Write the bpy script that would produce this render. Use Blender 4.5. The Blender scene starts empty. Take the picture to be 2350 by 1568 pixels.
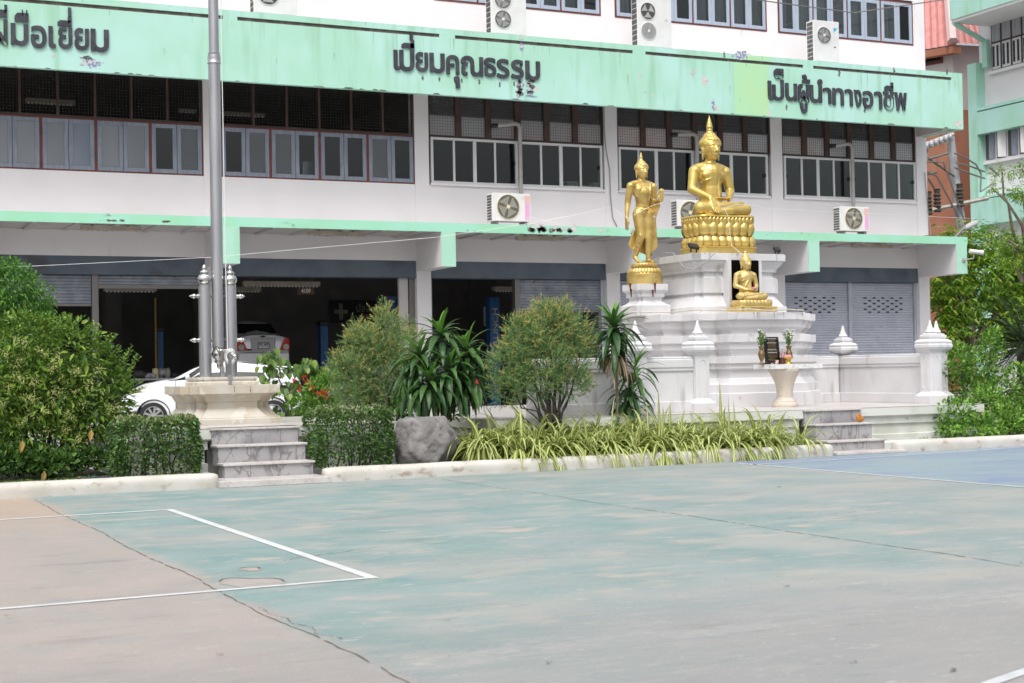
import bpy, bmesh, math, random
from mathutils import Vector, Matrix, noise
import numpy as np
R = math.radians
rnd = random.Random(7)
scene = bpy.context.scene
col = scene.collection

# ------------------------------------------------------------------ camera
CAM_H = 1.45
FPX, IW, IH = 3471.0, 2350.0, 1568.0          # focal length and frame in measuring units
YAW, PITCH, ROLL = R(25.33), R(1.118), R(-1.067)
_fw = Vector((math.sin(YAW)*math.cos(PITCH), math.cos(YAW)*math.cos(PITCH), math.sin(PITCH)))
_rt = Vector((math.cos(YAW), -math.sin(YAW), 0)); _up = _rt.cross(_fw)
RT = _rt*math.cos(ROLL) + _up*math.sin(ROLL)
UP = -_rt*math.sin(ROLL) + _up*math.cos(ROLL)
cam = bpy.data.cameras.new('camera'); camo = bpy.data.objects.new('camera', cam); col.objects.link(camo)
M = Matrix.Identity(4)
for i in range(3):
    M[i][0] = RT[i]; M[i][1] = UP[i]; M[i][2] = -_fw[i]
M[2][3] = CAM_H
camo.matrix_world = M
cam.sensor_width = 36; cam.lens = FPX/IW*36; cam.clip_end = 2000; cam.clip_start = .1
cam.dof.use_dof = True; cam.dof.focus_distance = 22.5; cam.dof.aperture_fstop = 4.5
scene.camera = camo
def at(x, y, Y):                                # surveyed point: where the sight line meets the vertical plane Y
    d = RT*((x-IW/2)/FPX) - UP*((y-IH/2)/FPX) + _fw
    k = Y/d.y
    return d.x*k, CAM_H + d.z*k
def gz(x, y, Z):                                # ... meets the level Z
    d = RT*((x-IW/2)/FPX) - UP*((y-IH/2)/FPX) + _fw
    k = (Z-CAM_H)/d.z
    return d.x*k, d.y*k

# ------------------------------------------------------------------ light
SUN_EL, SUN_AZ = R(58), R(215)                  # azimuth clockwise from +Y
w = bpy.data.worlds.new('World'); scene.world = w; w.use_nodes = True
nt = w.node_tree; bg = nt.nodes['Background']
sky = nt.nodes.new('ShaderNodeTexSky'); sky.sky_type = 'NISHITA'; sky.sun_disc = False
sky.sun_elevation = SUN_EL; sky.sun_rotation = SUN_AZ; sky.air_density = 1.0; sky.dust_density = 4.0; sky.ozone_density = .6
hs = nt.nodes.new('ShaderNodeHueSaturation'); hs.inputs['Saturation'].default_value = .22
nt.links.new(sky.outputs[0], hs.inputs['Color'])
# overcast: the cloud deck is about three times brighter overhead than at the horizon
tcw = nt.nodes.new('ShaderNodeTexCoord'); spw = nt.nodes.new('ShaderNodeSeparateXYZ'); nt.links.new(tcw.outputs['Generated'], spw.inputs[0])
mrw = nt.nodes.new('ShaderNodeMapRange'); mrw.inputs[1].default_value = -.1; mrw.inputs[2].default_value = 1; mrw.inputs[3].default_value = .42; mrw.inputs[4].default_value = 2.1
nt.links.new(spw.outputs[2], mrw.inputs[0])
vmw = nt.nodes.new('ShaderNodeVectorMath'); vmw.operation = 'SCALE'; nt.links.new(hs.outputs[0], vmw.inputs[0]); nt.links.new(mrw.outputs[0], vmw.inputs['Scale'])
nt.links.new(vmw.outputs[0], bg.inputs['Color'])
bg.inputs['Strength'].default_value = .15
sun = bpy.data.lights.new('sun', 'SUN'); suno = bpy.data.objects.new('sun', sun); col.objects.link(suno)
sun.energy = 1.0; sun.angle = R(18); sun.color = (1, .965, .92)
sd = Vector((math.sin(SUN_AZ)*math.cos(SUN_EL), math.cos(SUN_AZ)*math.cos(SUN_EL), math.sin(SUN_EL)))
suno.rotation_euler = (-sd).to_track_quat('-Z', 'Y').to_euler()
suno.location = (0, 0, 40)
vs = scene.view_settings; vs.view_transform = 'Standard'; vs.look = 'None'; vs.gamma = 1; vs.exposure = .09
scene.cycles.max_bounces = 6; scene.cycles.transparent_max_bounces = 12

# ------------------------------------------------------------------ helpers
def lin(c):
    return tuple(((v/255)/12.92 if v <= 10 else ((v/255+.055)/1.055)**2.4) for v in c)
def thing(name, label, cat, loc=(0, 0, 0), group=None):
    o = bpy.data.objects.new(name, None); col.objects.link(o); o.location = loc
    o.empty_display_size = .2
    return tag(o, label, cat, group)
def tag(o, label=None, cat=None, group=None, kind=None):
    if label: o['label'] = label
    if cat: o['category'] = cat
    if group: o['group'] = group
    if kind: o['kind'] = kind
    return o
def worg(p):
    v = Vector((0, 0, 0))
    while p is not None:
        v += p.location; p = p.parent
    return v
def kids(o): return [c for c in list(col.objects) if c.parent is o]
def copy_tree(o, parent=None):
    c = o.copy(); col.objects.link(c)
    if parent is not None: c.parent = parent
    for ch in kids(o): copy_tree(ch, c)
    return c
class MB:
    def __init__(s): s.v = []; s.f = []; s.m = []
    def add(s, vs, fs, m=0):
        b = len(s.v); s.v.extend(tuple(v) for v in vs)
        for f in fs: s.f.append(tuple(b+i for i in f)); s.m.append(m)
        return s
    def box(s, x0, x1, y0, y1, z0, z1, m=0):
        if x0 > x1: x0, x1 = x1, x0
        if y0 > y1: y0, y1 = y1, y0
        if z0 > z1: z0, z1 = z1, z0
        return s.add([(x0,y0,z0),(x1,y0,z0),(x1,y1,z0),(x0,y1,z0),(x0,y0,z1),(x1,y0,z1),(x1,y1,z1),(x0,y1,z1)],
              [(0,3,2,1),(4,5,6,7),(0,1,5,4),(1,2,6,5),(2,3,7,6),(3,0,4,7)], m)
    def loft(s, rings, m=0, cap=True, closed=True):
        n = len(rings[0]); vs = [p for r in rings for p in r]; fs = []
        for i in range(len(rings)-1):
            for j in range(n if closed else n-1):
                k = (j+1) % n
                fs.append((i*n+j, i*n+k, (i+1)*n+k, (i+1)*n+j))
        if cap and closed:
            fs.append(tuple(range(n-1, -1, -1))); fs.append(tuple((len(rings)-1)*n+j for j in range(n)))
        return s.add(vs, fs, m)
    def prism(s, pts, z0, z1, m=0):              # polygon in XY (counter clockwise)
        return s.loft([[(x,y,z0) for x,y in pts],[(x,y,z1) for x,y in pts]], m)
    def prismY(s, pts, y0, y1, m=0):             # polygon in XZ (counter clockwise seen from -Y)
        return s.loft([[(x,y1,z) for x,z in pts],[(x,y0,z) for x,z in pts]], m)
    def prismX(s, pts, x0, x1, m=0):             # polygon in YZ
        return s.loft([[(x0,y,z) for y,z in pts],[(x1,y,z) for y,z in pts]], m)
    def lathe(s, cx, cy, prof, n=24, m=0, ph=0):
        return s.loft([[(cx+r*math.cos(ph+2*math.pi*j/n), cy+r*math.sin(ph+2*math.pi*j/n), z) for j in range(n)] for r, z in prof], m)
    def sq(s, cx, cy, prof, m=0, ky=1):
        return s.loft([[(cx-h,cy-h*ky,z),(cx+h,cy-h*ky,z),(cx+h,cy+h*ky,z),(cx-h,cy+h*ky,z)] for h, z in prof], m)
    def tube(s, pts, r, n=8, m=0, cap=True):
        pts = [Vector(p) for p in pts]; rs = r if isinstance(r, (list, tuple)) else [r]*len(pts)
        rings = []; up = None
        for i, p in enumerate(pts):
            t = (pts[min(i+1,len(pts)-1)]-pts[max(i-1,0)]).normalized()
            if up is None:
                up = Vector((0,0,1)) if abs(t.z) < .9 else Vector((1,0,0))
            a = t.cross(up)
            if a.length < 1e-5: a = t.cross(Vector((.3,1,.2)))
            a.normalize(); b = a.cross(t).normalized(); up = b
            rings.append([p+a*(rs[i]*math.cos(2*math.pi*j/n))+b*(rs[i]*math.sin(2*math.pi*j/n)) for j in range(n)])
        return s.loft(rings, m, cap)
    def lathe_axis(s, p, d, prof, n=12, m=0):    # prof: (radius, distance along d)
        d = Vector(d).normalized(); p = Vector(p)
        a = d.cross(Vector((0,0,1)) if abs(d.z) < .9 else Vector((1,0,0))).normalized(); b = d.cross(a)
        return s.loft([[p+d*t+a*(r*math.cos(2*math.pi*j/n))+b*(r*math.sin(2*math.pi*j/n)) for j in range(n)] for r, t in prof], m)
    def ell(s, c, r, m=0, n=16, k=10, rot=None):
        rings = []
        c = Vector(c)
        vs = []; fs = []
        for i in range(k+1):
            th = math.pi*i/k
            for j in range(n):
                q = Vector((r[0]*math.sin(th)*math.cos(2*math.pi*j/n), r[1]*math.sin(th)*math.sin(2*math.pi*j/n), -r[2]*math.cos(th)))
                if rot: q = rot @ q
                vs.append(c+q)
        for i in range(k):
            for j in range(n):
                fs.append((i*n+j, i*n+(j+1) % n, (i+1)*n+(j+1) % n, (i+1)*n+j))
        return s.add(vs, fs, m)
    def cap(s, a, b, ra, rb, m=0, n=14):         # tapered capsule
        a, b = Vector(a), Vector(b); d = (b-a); L = d.length; d.normalize()
        prof = [(ra*math.cos(t), -ra*math.sin(t)) for t in (1.5, 1.1, .7, .3)] + [(ra,0),(rb,L)] + [(rb*math.cos(t), L+rb*math.sin(t)) for t in (.3,.7,1.1,1.5)]
        return s.lathe_axis(a, d, prof, n, m)
    def build(s, name, mats, par=None, smooth=None, bevel=0):
        o_ = worg(par); me = bpy.data.meshes.new(name)
        vv = [(x-o_.x, y-o_.y, z-o_.z) for x, y, z in s.v] if par is not None else s.v
        me.from_pydata(vv, [], s.f)
        if not isinstance(mats, (list, tuple)): mats = [mats]
        for mm in mats: me.materials.append(mm)
        if len(mats) > 1: me.polygons.foreach_set('material_index', s.m)
        me.validate()
        if smooth is not None:
            me.shade_smooth(); me.set_sharp_from_angle(angle=R(smooth))
        o = bpy.data.objects.new(name, me); col.objects.link(o)
        if par is not None: o.parent = par
        if bevel:
            b = o.modifiers.new('bevel', 'BEVEL'); b.width = bevel; b.segments = 2; b.limit_method = 'ANGLE'; b.angle_limit = R(40)
        return o

# ------------------------------------------------------------------ materials
def mat(name, c, c2=None, scale=2., lo=.4, hi=.65, rough=.6, metal=0., bump=0., bscale=60., stretch=(1,1,1), c3=None, s3=8., t3=(.62,.7), st3=(1,1,1), spec=.5, emit=None, coat=0, detail=6):
    m = bpy.data.materials.new(name); m.use_nodes = True; n = m.node_tree; N = n.nodes.new; L = n.links.new
    b = n.nodes['Principled BSDF']
    b.inputs['Roughness'].default_value = rough; b.inputs['Metallic'].default_value = metal
    b.inputs['Specular IOR Level'].default_value = spec
    if coat: b.inputs['Coat Weight'].default_value = coat; b.inputs['Coat Roughness'].default_value = .08
    b.inputs['Base Color'].default_value = (*c, 1)
    tc = N('ShaderNodeTexCoord')
    def nz(sc, st, det=detail):
        mp = N('ShaderNodeMapping'); mp.inputs['Scale'].default_value = st; L(tc.outputs['Object'], mp.inputs[0])
        x = N('ShaderNodeTexNoise'); x.inputs['Scale'].default_value = sc; x.inputs['Detail'].default_value = det; L(mp.outputs[0], x.inputs['Vector']); return x
    def ramp(src, a, bb):
        r = N('ShaderNodeMapRange'); r.inputs[1].default_value = a; r.inputs[2].default_value = bb; r.interpolation_type = 'SMOOTHSTEP'
        L(src.outputs[0], r.inputs[0]); return r
    cur = None
    if c2 is not None:
        r = ramp(nz(scale, stretch), lo, hi)
        x = N('ShaderNodeMix'); x.data_type = 'RGBA'; x.inputs[6].default_value = (*c, 1); x.inputs[7].default_value = (*c2, 1)
        L(r.outputs[0], x.inputs[0]); cur = x.outputs[2]
    if c3 is not None:
        r = ramp(nz(s3, st3), *t3)
        x = N('ShaderNodeMix'); x.data_type = 'RGBA'; x.inputs[7].default_value = (*c3, 1)
        if cur is not None: L(cur, x.inputs[6])
        else: x.inputs[6].default_value = (*c, 1)
        L(r.outputs[0], x.inputs[0]); cur = x.outputs[2]
    if cur is not None: L(cur, b.inputs['Base Color'])
    if bump:
        bb = N('ShaderNodeBump'); bb.inputs['Strength'].default_value = bump; bb.inputs['Distance'].default_value = .02
        L(nz(bscale, (1,1,1)).outputs[0], bb.inputs['Height']); L(bb.outputs[0], b.inputs['Normal'])
    if emit: b.inputs['Emission Color'].default_value = (*emit[:3], 1); b.inputs['Emission Strength'].default_value = emit[3]
    return m
def leafmat(name, cols, trans=.3, rough=.45):
    m = bpy.data.materials.new(name); m.use_nodes = True; n = m.node_tree; N = n.nodes.new; L = n.links.new
    b = n.nodes['Principled BSDF']; out = n.nodes['Material Output']
    b.inputs['Roughness'].default_value = rough; b.inputs['Specular IOR Level'].default_value = .4
    g = N('ShaderNodeNewGeometry'); r = N('ShaderNodeValToRGB')
    el = r.color_ramp.elements
    while len(el) < len(cols): el.new(.5)
    for i, c in enumerate(cols): el[i].position = i/(len(cols)-1); el[i].color = (*c, 1)
    L(g.outputs['Random Per Island'], r.inputs[0]); L(r.outputs[0], b.inputs['Base Color'])
    t = N('ShaderNodeBsdfTranslucent'); L(r.outputs[0], t.inputs['Color'])
    x = N('ShaderNodeMixShader'); x.inputs[0].default_value = trans
    L(b.outputs[0], x.inputs[1]); L(t.outputs[0], x.inputs[2]); L(x.outputs[0], out.inputs[0])
    return m
def glassmat(name, tint=(.9,.95,.95), refl=.12, opaque=0., ocol=(.3,.33,.36)):
    m = bpy.data.materials.new(name); m.use_nodes = True; n = m.node_tree; N = n.nodes.new; L = n.links.new
    out = n.nodes['Material Output']; n.nodes.remove(n.nodes['Principled BSDF'])
    t = N('ShaderNodeBsdfTransparent'); t.inputs[0].default_value = (*tint, 1)
    d = N('ShaderNodeBsdfDiffuse'); d.inputs[0].default_value = (*ocol, 1)
    x0 = N('ShaderNodeMixShader'); x0.inputs[0].default_value = opaque; L(t.outputs[0], x0.inputs[1]); L(d.outputs[0], x0.inputs[2])
    gl = N('ShaderNodeBsdfGlossy'); gl.inputs['Roughness'].default_value = .02
    fr = N('ShaderNodeFresnel'); fr.inputs['IOR'].default_value = 1.5
    ma = N('ShaderNodeMath'); ma.operation = 'MULTIPLY_ADD'; ma.inputs[1].default_value = 1.; ma.inputs[2].default_value = refl; ma.use_clamp = True
    L(fr.outputs[0], ma.inputs[0])
    x = N('ShaderNodeMixShader'); L(ma.outputs[0], x.inputs[0]); L(x0.outputs[0], x.inputs[1]); L(gl.outputs[0], x.inputs[2]); L(x.outputs[0], out.inputs[0])
    return m

WHITE = (.78,.76,.77)
mt = {}
mt['wall'] = mat('white wall paint', (.80,.775,.785), (.76,.74,.745), .8, .35,.7, rough=.7, bump=.05, c3=(.6,.57,.53), s3=1.6, t3=(.66,.85), st3=(1.5,1.5,.25))
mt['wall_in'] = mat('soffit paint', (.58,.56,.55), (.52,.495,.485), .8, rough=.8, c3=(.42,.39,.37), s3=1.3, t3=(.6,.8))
GREEN = (.39,.68,.53)
mt['green'] = mat('mint paint', GREEN, (.45,.725,.65), .45, .4,.62, rough=.65, bump=.06, bscale=25, c3=(.31,.57,.40), s3=2.2, t3=(.50,.78), st3=(1.4,1.4,.16))
mt['greenb'] = mat('mint paint on slab edge', (.32,.67,.45), (.36,.71,.55), .6, .4,.62, rough=.65, bump=.05, bscale=25, c3=(.13,.22,.16), s3=3.2, t3=(.66,.74), st3=(.8,.8,1.6))
mt['lime'] = mat('repainted lime patch', (.45,.70,.38), (.42,.71,.43), .8, rough=.65)
mt['peelw'] = mat('bare plaster patch', (.66,.62,.60), (.5,.48,.46), 9, rough=.9)
mt['peelb'] = mat('old blue paint patch', (.2,.27,.42), (.6,.58,.58), 14, .48,.54, rough=.9)
mt['peelk'] = mat('black mould patch', (.09,.1,.09), (.3,.3,.27), 18, .5,.62, rough=.95)
mt['groove'] = mat('dark groove', (.09,.075,.065), (.16,.13,.11), 5, rough=.9)
mt['letter'] = mat('dark slate lettering', (.035,.037,.05), (.06,.06,.075), 5, rough=.55)
mt['bluegrey'] = mat('blue grey header paint', (.088,.115,.150), (.125,.15,.185), 1.3, .35,.7, rough=.55, c3=(.065,.07,.078), s3=1.1, t3=(.52,.72))
mt['shutter'] = mat('roller shutter paint', (.47,.49,.565), (.42,.44,.51), 2, rough=.42, c3=(.12,.10,.09), s3=7, t3=(.68,.76))
mt['shutterd'] = mat('aged shutter paint', (.20,.225,.27), (.30,.32,.355), 3, rough=.42, c3=(.14,.10,.08), s3=5, t3=(.62,.72))
mt['wood'] = mat('blue grey window wood', (.205,.235,.295), (.26,.29,.345), 4, rough=.6, stretch=(4,4,.5), c3=(.14,.15,.19), s3=3, t3=(.6,.8))
mt['woodb'] = mat('pale blue window wood', (.36,.42,.52), (.42,.48,.57), 4, rough=.6, stretch=(4,4,.5))
mt['redframe'] = mat('red brown frame', (.17,.045,.035), (.11,.035,.03), 3, rough=.6)
mt['brown'] = mat('dark brown frame', (.05,.028,.022), (.075,.04,.03), 3, rough=.6)
mt['mesh'] = mat('wire mesh', (.06,.055,.05), rough=.6)
mt['alu'] = mat('white aluminium', (.66,.66,.67), rough=.4)
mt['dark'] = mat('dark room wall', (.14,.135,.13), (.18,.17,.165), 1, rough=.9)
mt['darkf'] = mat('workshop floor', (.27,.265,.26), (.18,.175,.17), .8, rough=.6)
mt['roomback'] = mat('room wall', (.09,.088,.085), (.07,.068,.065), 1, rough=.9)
mt['glass'] = glassmat('dark window glass', (.75,.8,.8), .012)
mt['lowl2'] = mat('bright louvre glass', (.74,.76,.78), (.78,.66,.66), .45, rough=.12)  # reflection of sky and roof painted into the lower louvre colour
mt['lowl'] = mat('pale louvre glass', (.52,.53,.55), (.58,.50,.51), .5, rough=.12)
mt['glassr'] = glassmat('grey window glass', (.45,.5,.52), .06, .45, (.14,.155,.17))
def frost(name, c, c2, sc):
    m = mat(name, c, c2, sc, .3, .7, rough=.12, stretch=(1,1,.5), spec=.6, detail=1); return m
mt['frost'] = frost('frosted window glass', (.17,.19,.215), (.235,.255,.28), .8)
mt['frost2'] = frost('bluish frosted glass', (.14,.18,.245), (.20,.235,.29), 1.4)
mt['run'] = mat('rain run stain', (.26,.50,.38), (.33,.58,.46), 6, rough=.8)
mt['curtain'] = mat('pale curtain', (.42,.43,.45), (.33,.34,.37), 3, rough=.9, stretch=(6,6,.2))
mt['acw'] = mat('air conditioner casing', (.74,.74,.73), (.70,.70,.69), 4, rough=.45, c3=(.5,.45,.4), s3=4, t3=(.72,.9))
mt['acd'] = mat('air conditioner dark fins', (.06,.06,.06), rough=.6)
mt['acg'] = mat('fan grille wire', (.30,.29,.22), rough=.5)
mt['acg2'] = mat('grey fan grille', (.42,.42,.42), rough=.5)
mt['cream'] = mat('cream hub', (.72,.62,.38), rough=.5)
mt['pink'] = mat('pink sticker', (.75,.38,.62), (.7,.45,.6), 6, rough=.5)
mt['orange'] = mat('orange sticker', (.75,.5,.32), (.72,.4,.5), 20, rough=.5)
mt['logo'] = mat('blue logo', (.05,.45,.70), rough=.5)
mt['pipe'] = mat('grey conduit', (.42,.41,.40), (.36,.34,.31), 4, rough=.6)
mt['black'] = mat('black plastic', (.012,.012,.014), rough=.5)
mt['lampbody'] = mat('aged lamp body', (.56,.50,.40), (.46,.40,.31), 5, rough=.6)
mt['plaster'] = mat('white shrine paint', (.63,.62,.63), (.55,.54,.545), 1.1, .4,.7, rough=.6, bump=.06, bscale=30, c3=(.36,.35,.33), s3=3.5, t3=(.56,.82), st3=(1.6,1.6,.28))
mt['plasterg'] = mat('weathered white plaster', (.64,.65,.61), (.52,.53,.46), 2.2, .42,.7, rough=.75, bump=.1, bscale=30, c3=(.16,.155,.10), s3=5, t3=(.64,.76), st3=(.6,.6,2.2))
mt['gold'] = mat('gold paint', (.66,.485,.15), (.58,.41,.11), 5, .35,.7, rough=.30, metal=.6, bump=.04, bscale=20)
mt['goldold'] = mat('worn gold leaf', (.66,.48,.17), (.47,.32,.09), 5, .38,.68, rough=.34, metal=.55, bump=.08, bscale=16, c3=(.74,.60,.28), s3=9, t3=(.62,.7))
mt['goldmat'] = mat('matt gold paint', (.66,.50,.20), (.56,.41,.14), 6, .35,.7, rough=.42, metal=.45, bump=.05, bscale=20)
mt['steel'] = mat('brushed steel', (.50,.50,.52), (.42,.42,.45), 3, rough=.38, metal=.85, stretch=(3,3,.4), c3=(.12,.12,.12), s3=16, t3=(.735,.76))
mt['steels'] = mat('polished steel', (.62,.61,.60), rough=.16, metal=1.)
mt['steeld'] = mat('dark steel bar', (.22,.21,.20), rough=.45, metal=.6)
def marblemat(name, c, c2, vein, sc=2., w1=.035, amt=.85, st=(1,1,1)):
    m = mat(name, c, c2, sc*.8, .42, .68, rough=.3, spec=.4); n = m.node_tree; N = n.nodes.new; L = n.links.new
    b = n.nodes['Principled BSDF']; src = b.inputs['Base Color'].links[0].from_socket
    tc = N('ShaderNodeTexCoord'); mp = N('ShaderNodeMapping'); mp.inputs['Scale'].default_value = st; L(tc.outputs['Object'], mp.inputs[0])
    f0 = None
    for k, (s_, ww) in enumerate(((sc, w1), (sc*2.3, w1*.6))):
        x = N('ShaderNodeTexNoise'); x.inputs['Scale'].default_value = s_; x.inputs['Detail'].default_value = 4; x.inputs['Distortion'].default_value = .5; L(mp.outputs[0], x.inputs['Vector'])
        d = N('ShaderNodeMath'); d.operation = 'SUBTRACT'; d.inputs[1].default_value = .5; L(x.outputs[0], d.inputs[0])
        e = N('ShaderNodeMath'); e.operation = 'ABSOLUTE'; L(d.outputs[0], e.inputs[0])
        r = N('ShaderNodeMapRange'); r.inputs[1].default_value = ww; r.inputs[2].default_value = 0; r.inputs[4].default_value = amt; L(e.outputs[0], r.inputs[0])
        if f0 is None: f0 = r.outputs[0]
        else:
            q = N('ShaderNodeMath'); q.operation = 'MAXIMUM'; L(f0, q.inputs[0]); L(r.outputs[0], q.inputs[1]); f0 = q.outputs[0]
    y = N('ShaderNodeMix'); y.data_type = 'RGBA'; L(f0, y.inputs[0]); L(src, y.inputs[6]); y.inputs[7].default_value = (*vein, 1); L(y.outputs[2], b.inputs['Base Color'])
    return m
mt['marble'] = marblemat('marble tread', (.56,.53,.51), (.48,.445,.42), (.36,.30,.29), 3.5, .02, .6, (1,2.2,1))
mt['marbled'] = marblemat('veined marble riser', (.37,.36,.365), (.21,.205,.225), (.12,.10,.105), 1.7, .018, .75, (1,1,.7))
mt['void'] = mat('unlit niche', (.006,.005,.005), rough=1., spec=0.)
mt['stone'] = mat('cream sandstone', (.52,.49,.43), (.47,.41,.32), 2.2, .42,.62, rough=.8, bump=.12, bscale=25, c3=(.57,.545,.49), s3=4.5, t3=(.56,.64))
mt['terrazzo'] = mat('cream terrazzo', (.58,.52,.44), (.48,.42,.35), 60, .4,.7, rough=.7, bump=.15, bscale=90)
mt['kerb'] = mat('whitewashed kerb', (.55,.53,.49), (.47,.44,.39), 2.5, .4,.7, rough=.7, bump=.1, bscale=20, c3=(.33,.27,.225), s3=4.2, t3=(.56,.70), st3=(1,1,1.6))
mt['soil'] = mat('dark soil', (.055,.043,.032), (.09,.07,.05), 9, rough=.95, bump=.4, bscale=30)
mt['string'] = mat('white thread', (.75,.75,.75), rough=.8)
mt['wire'] = mat('grey cable', (.30,.30,.29), rough=.6)
mt['bark'] = mat('bark', (.13,.10,.075), (.20,.165,.13), 14, rough=.9, bump=.3, bscale=50)
mt['barkd'] = mat('dark bark', (.045,.037,.03), (.085,.07,.055), 14, rough=.9, bump=.3, bscale=50)
mt['tyre'] = mat('tyre rubber', (.018,.018,.018), rough=.8)
mt['rim'] = mat('alloy rim', (.55,.55,.56), rough=.3, metal=.8)
mt['carwhite'] = mat('white car paint', (.78,.79,.82), rough=.25, coat=.6)
mt['carsilver'] = mat('silver car paint', (.78,.79,.81), rough=.28, metal=.2, coat=.5)
mt['cargrey'] = mat('dark grey car paint', (.12,.13,.145), rough=.25, metal=.4, coat=.6)
mt['carglass'] = mat('tinted car glass', (.012,.014,.016), rough=.06)
mt['red'] = mat('red lamp', (.55,.02,.02), rough=.15, coat=.5)
mt['lampclear'] = mat('clear lamp', (.42,.40,.34), rough=.12, coat=.7)
mt['blue'] = mat('blue lift paint', (.02,.10,.27), (.015,.08,.21), 3, rough=.4)
mt['signbrown'] = mat('brown sign board', (.10,.05,.035), rough=.6)
mt['paintw'] = mat('white sign paint', (.72,.72,.70), rough=.6)
mt['platew'] = mat('number plate', (.62,.63,.63), rough=.4)
mt['signblack'] = mat('black sign board', (.010,.012,.012), rough=.5)
mt['signcream'] = mat('cream sign paint', (.34,.32,.25), rough=.6)
# ------------------------------------------------------------------ ground and court
def court_mat():
    m = bpy.data.materials.new('worn court paint'); m.use_nodes = True; n = m.node_tree; N = n.nodes.new; L = n.links.new
    b = n.nodes['Principled BSDF']; b.inputs['Roughness'].default_value = .62
    g = N('ShaderNodeNewGeometry'); sp = N('ShaderNodeSeparateXYZ'); L(g.outputs['Position'], sp.inputs[0])
    def noi(sc, st=(1,1,1), det=7, rough=.55, off=0):
        mp = N('ShaderNodeMapping'); mp.inputs['Scale'].default_value = st; mp.inputs['Location'].default_value = (off,off*.7,0); L(g.outputs['Position'], mp.inputs[0])
        x = N('ShaderNodeTexNoise'); x.inputs['Scale'].default_value = sc; x.inputs['Detail'].default_value = det; x.inputs['Roughness'].default_value = rough
        L(mp.outputs[0], x.inputs['Vector']); return x.outputs[0]
    def ss(src, a, bb):
        r = N('ShaderNodeMapRange'); r.interpolation_type = 'SMOOTHSTEP'; r.inputs[1].default_value = a; r.inputs[2].default_value = bb; L(src, r.inputs[0]); return r.outputs[0]
    def mix(f, a, bb):
        x = N('ShaderNodeMix'); x.data_type = 'RGBA'
        if isinstance(f, float): x.inputs[0].default_value = f
        else: L(f, x.inputs[0])
        for i, q in ((6, a), (7, bb)):
            if isinstance(q, tuple): x.inputs[i].default_value = (*q, 1)
            else: L(q, x.inputs[i])
        return x.outputs[2]
    def mth(op, a, bb=None):
        x = N('ShaderNodeMath'); x.operation = op
        for i, q in enumerate((a, bb)):
            if q is None: continue
            if isinstance(q, (int, float)): x.inputs[i].default_value = q
            else: L(q, x.inputs[i])
        return x.outputs[0]
    X, Y = sp.outputs[0], sp.outputs[1]
    wob = mth('MULTIPLY', mth('SUBTRACT', noi(1.3), .5), .5)
    Xw = mth('ADD', X, wob); Yw = mth('ADD', Y, mth('MULTIPLY', mth('SUBTRACT', noi(.9, off=9), .5), 1.6))
    bare = mix(ss(noi(1.2), .35, .65), (.47,.395,.355), (.41,.365,.335))
    grey = mix(ss(noi(.8, off=4), .35, .65), (.345,.355,.355), (.42,.405,.39))
    teal = mix(ss(noi(1.1, off=3), .3, .7), (.175,.325,.31), (.295,.40,.392))
    teal = mix(ss(noi(2.4, (.6,1,1), off=5), .52, .70), teal, (.52,.46,.39))
    # how much of the paint is left: strong near the planting bed, thin on the right and in front
    keep = ss(noi(.55, off=2), .30, .62)
    fadeX = ss(X, 12.5, 6.0); fadeY = ss(mth('ADD', Yw, mth('MULTIPLY', ss(X, 5.0, 2.6), 3.)), 6.5, 10.5)
    k = mth('MULTIPLY', fadeY, mth('ADD', mth('MULTIPLY', fadeX, .5), .5))
    k = mth('MULTIPLY', k, mth('ADD', mth('MULTIPLY', keep, .55), .45))
    c = mix(k, grey, teal)
    c = mix(mth('MULTIPLY', ss(noi(.95, (.7,1,1), off=31), .48, .66), .5), c, (.48,.445,.40))
    c = mix(mth('MULTIPLY', ss(noi(1.5, (.5,1,1), off=33), .56, .70), mth('MULTIPLY', fadeY, .6)), c, (.19,.335,.325))
    c = mix(ss(Xw, 2.72, 2.50), c, bare)                                          # pinkish bare slab on the left
    c = mix(mth('MULTIPLY', ss(Xw, 2.72, 2.5), mth('MULTIPLY', ss(noi(1.6, off=8), .55, .75), .6)), c, (.31,.36,.355))
    peach = mth('MULTIPLY', ss(Yw, 14.5, 18.), ss(Xw, 2.8, 2.45)); c = mix(peach, c, (.52,.40,.31))
    # blue painted key on the right
    t = mth('SUBTRACT', X, BLUE_X)
    blue = mix(ss(noi(.8, (.5,1,1), off=6), .36, .60), (.23,.30,.45), (.29,.39,.43))
    blue = mix(ss(noi(1.9, (.4,1,1), off=7), .60, .74), blue, (.40,.38,.37))
    c = mix(ss(t, 0., .02), c, blue)
    # old white line dust across the foreground
    band = mth('ABSOLUTE', mth('SUBTRACT', mth('ADD', Y, mth('MULTIPLY', wob, .5)), BAND_Y)); band = mth('MULTIPLY', ss(band, .5, .1), mth('MULTIPLY', ss(noi(2.2, (.35,1.2,1), off=1), .40, .62), ss(noi(16, (.5,1,1), det=3, off=41), .36, .6)))
    c = mix(mth('MULTIPLY', band, mth('MULTIPLY', ss(X, 1.9, 3.2), .85)), c, (.56,.54,.52))
    c = mix(mth('MULTIPLY', ss(Yw, 8.6, 6.8), .55), c, (.31,.305,.30))
    c = mix(mth('MULTIPLY', ss(noi(2.2, (.6,1,1), off=12), .62, .72), .6), c, (.46,.43,.40))
    c = mix(mth('MULTIPLY', ss(noi(5.5, (.5,1,1), off=14), .64, .70), .8), c, (.52,.49,.45))
    c = mix(mth('MULTIPLY', ss(noi(26, off=11, det=3), .70, .74), .7), c, (.60,.58,.55))
    c = mix(mth('MULTIPLY', ss(noi(1.7, (.35,1,1), off=15), .60, .74), .55), c, (.22,.21,.20))
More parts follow.
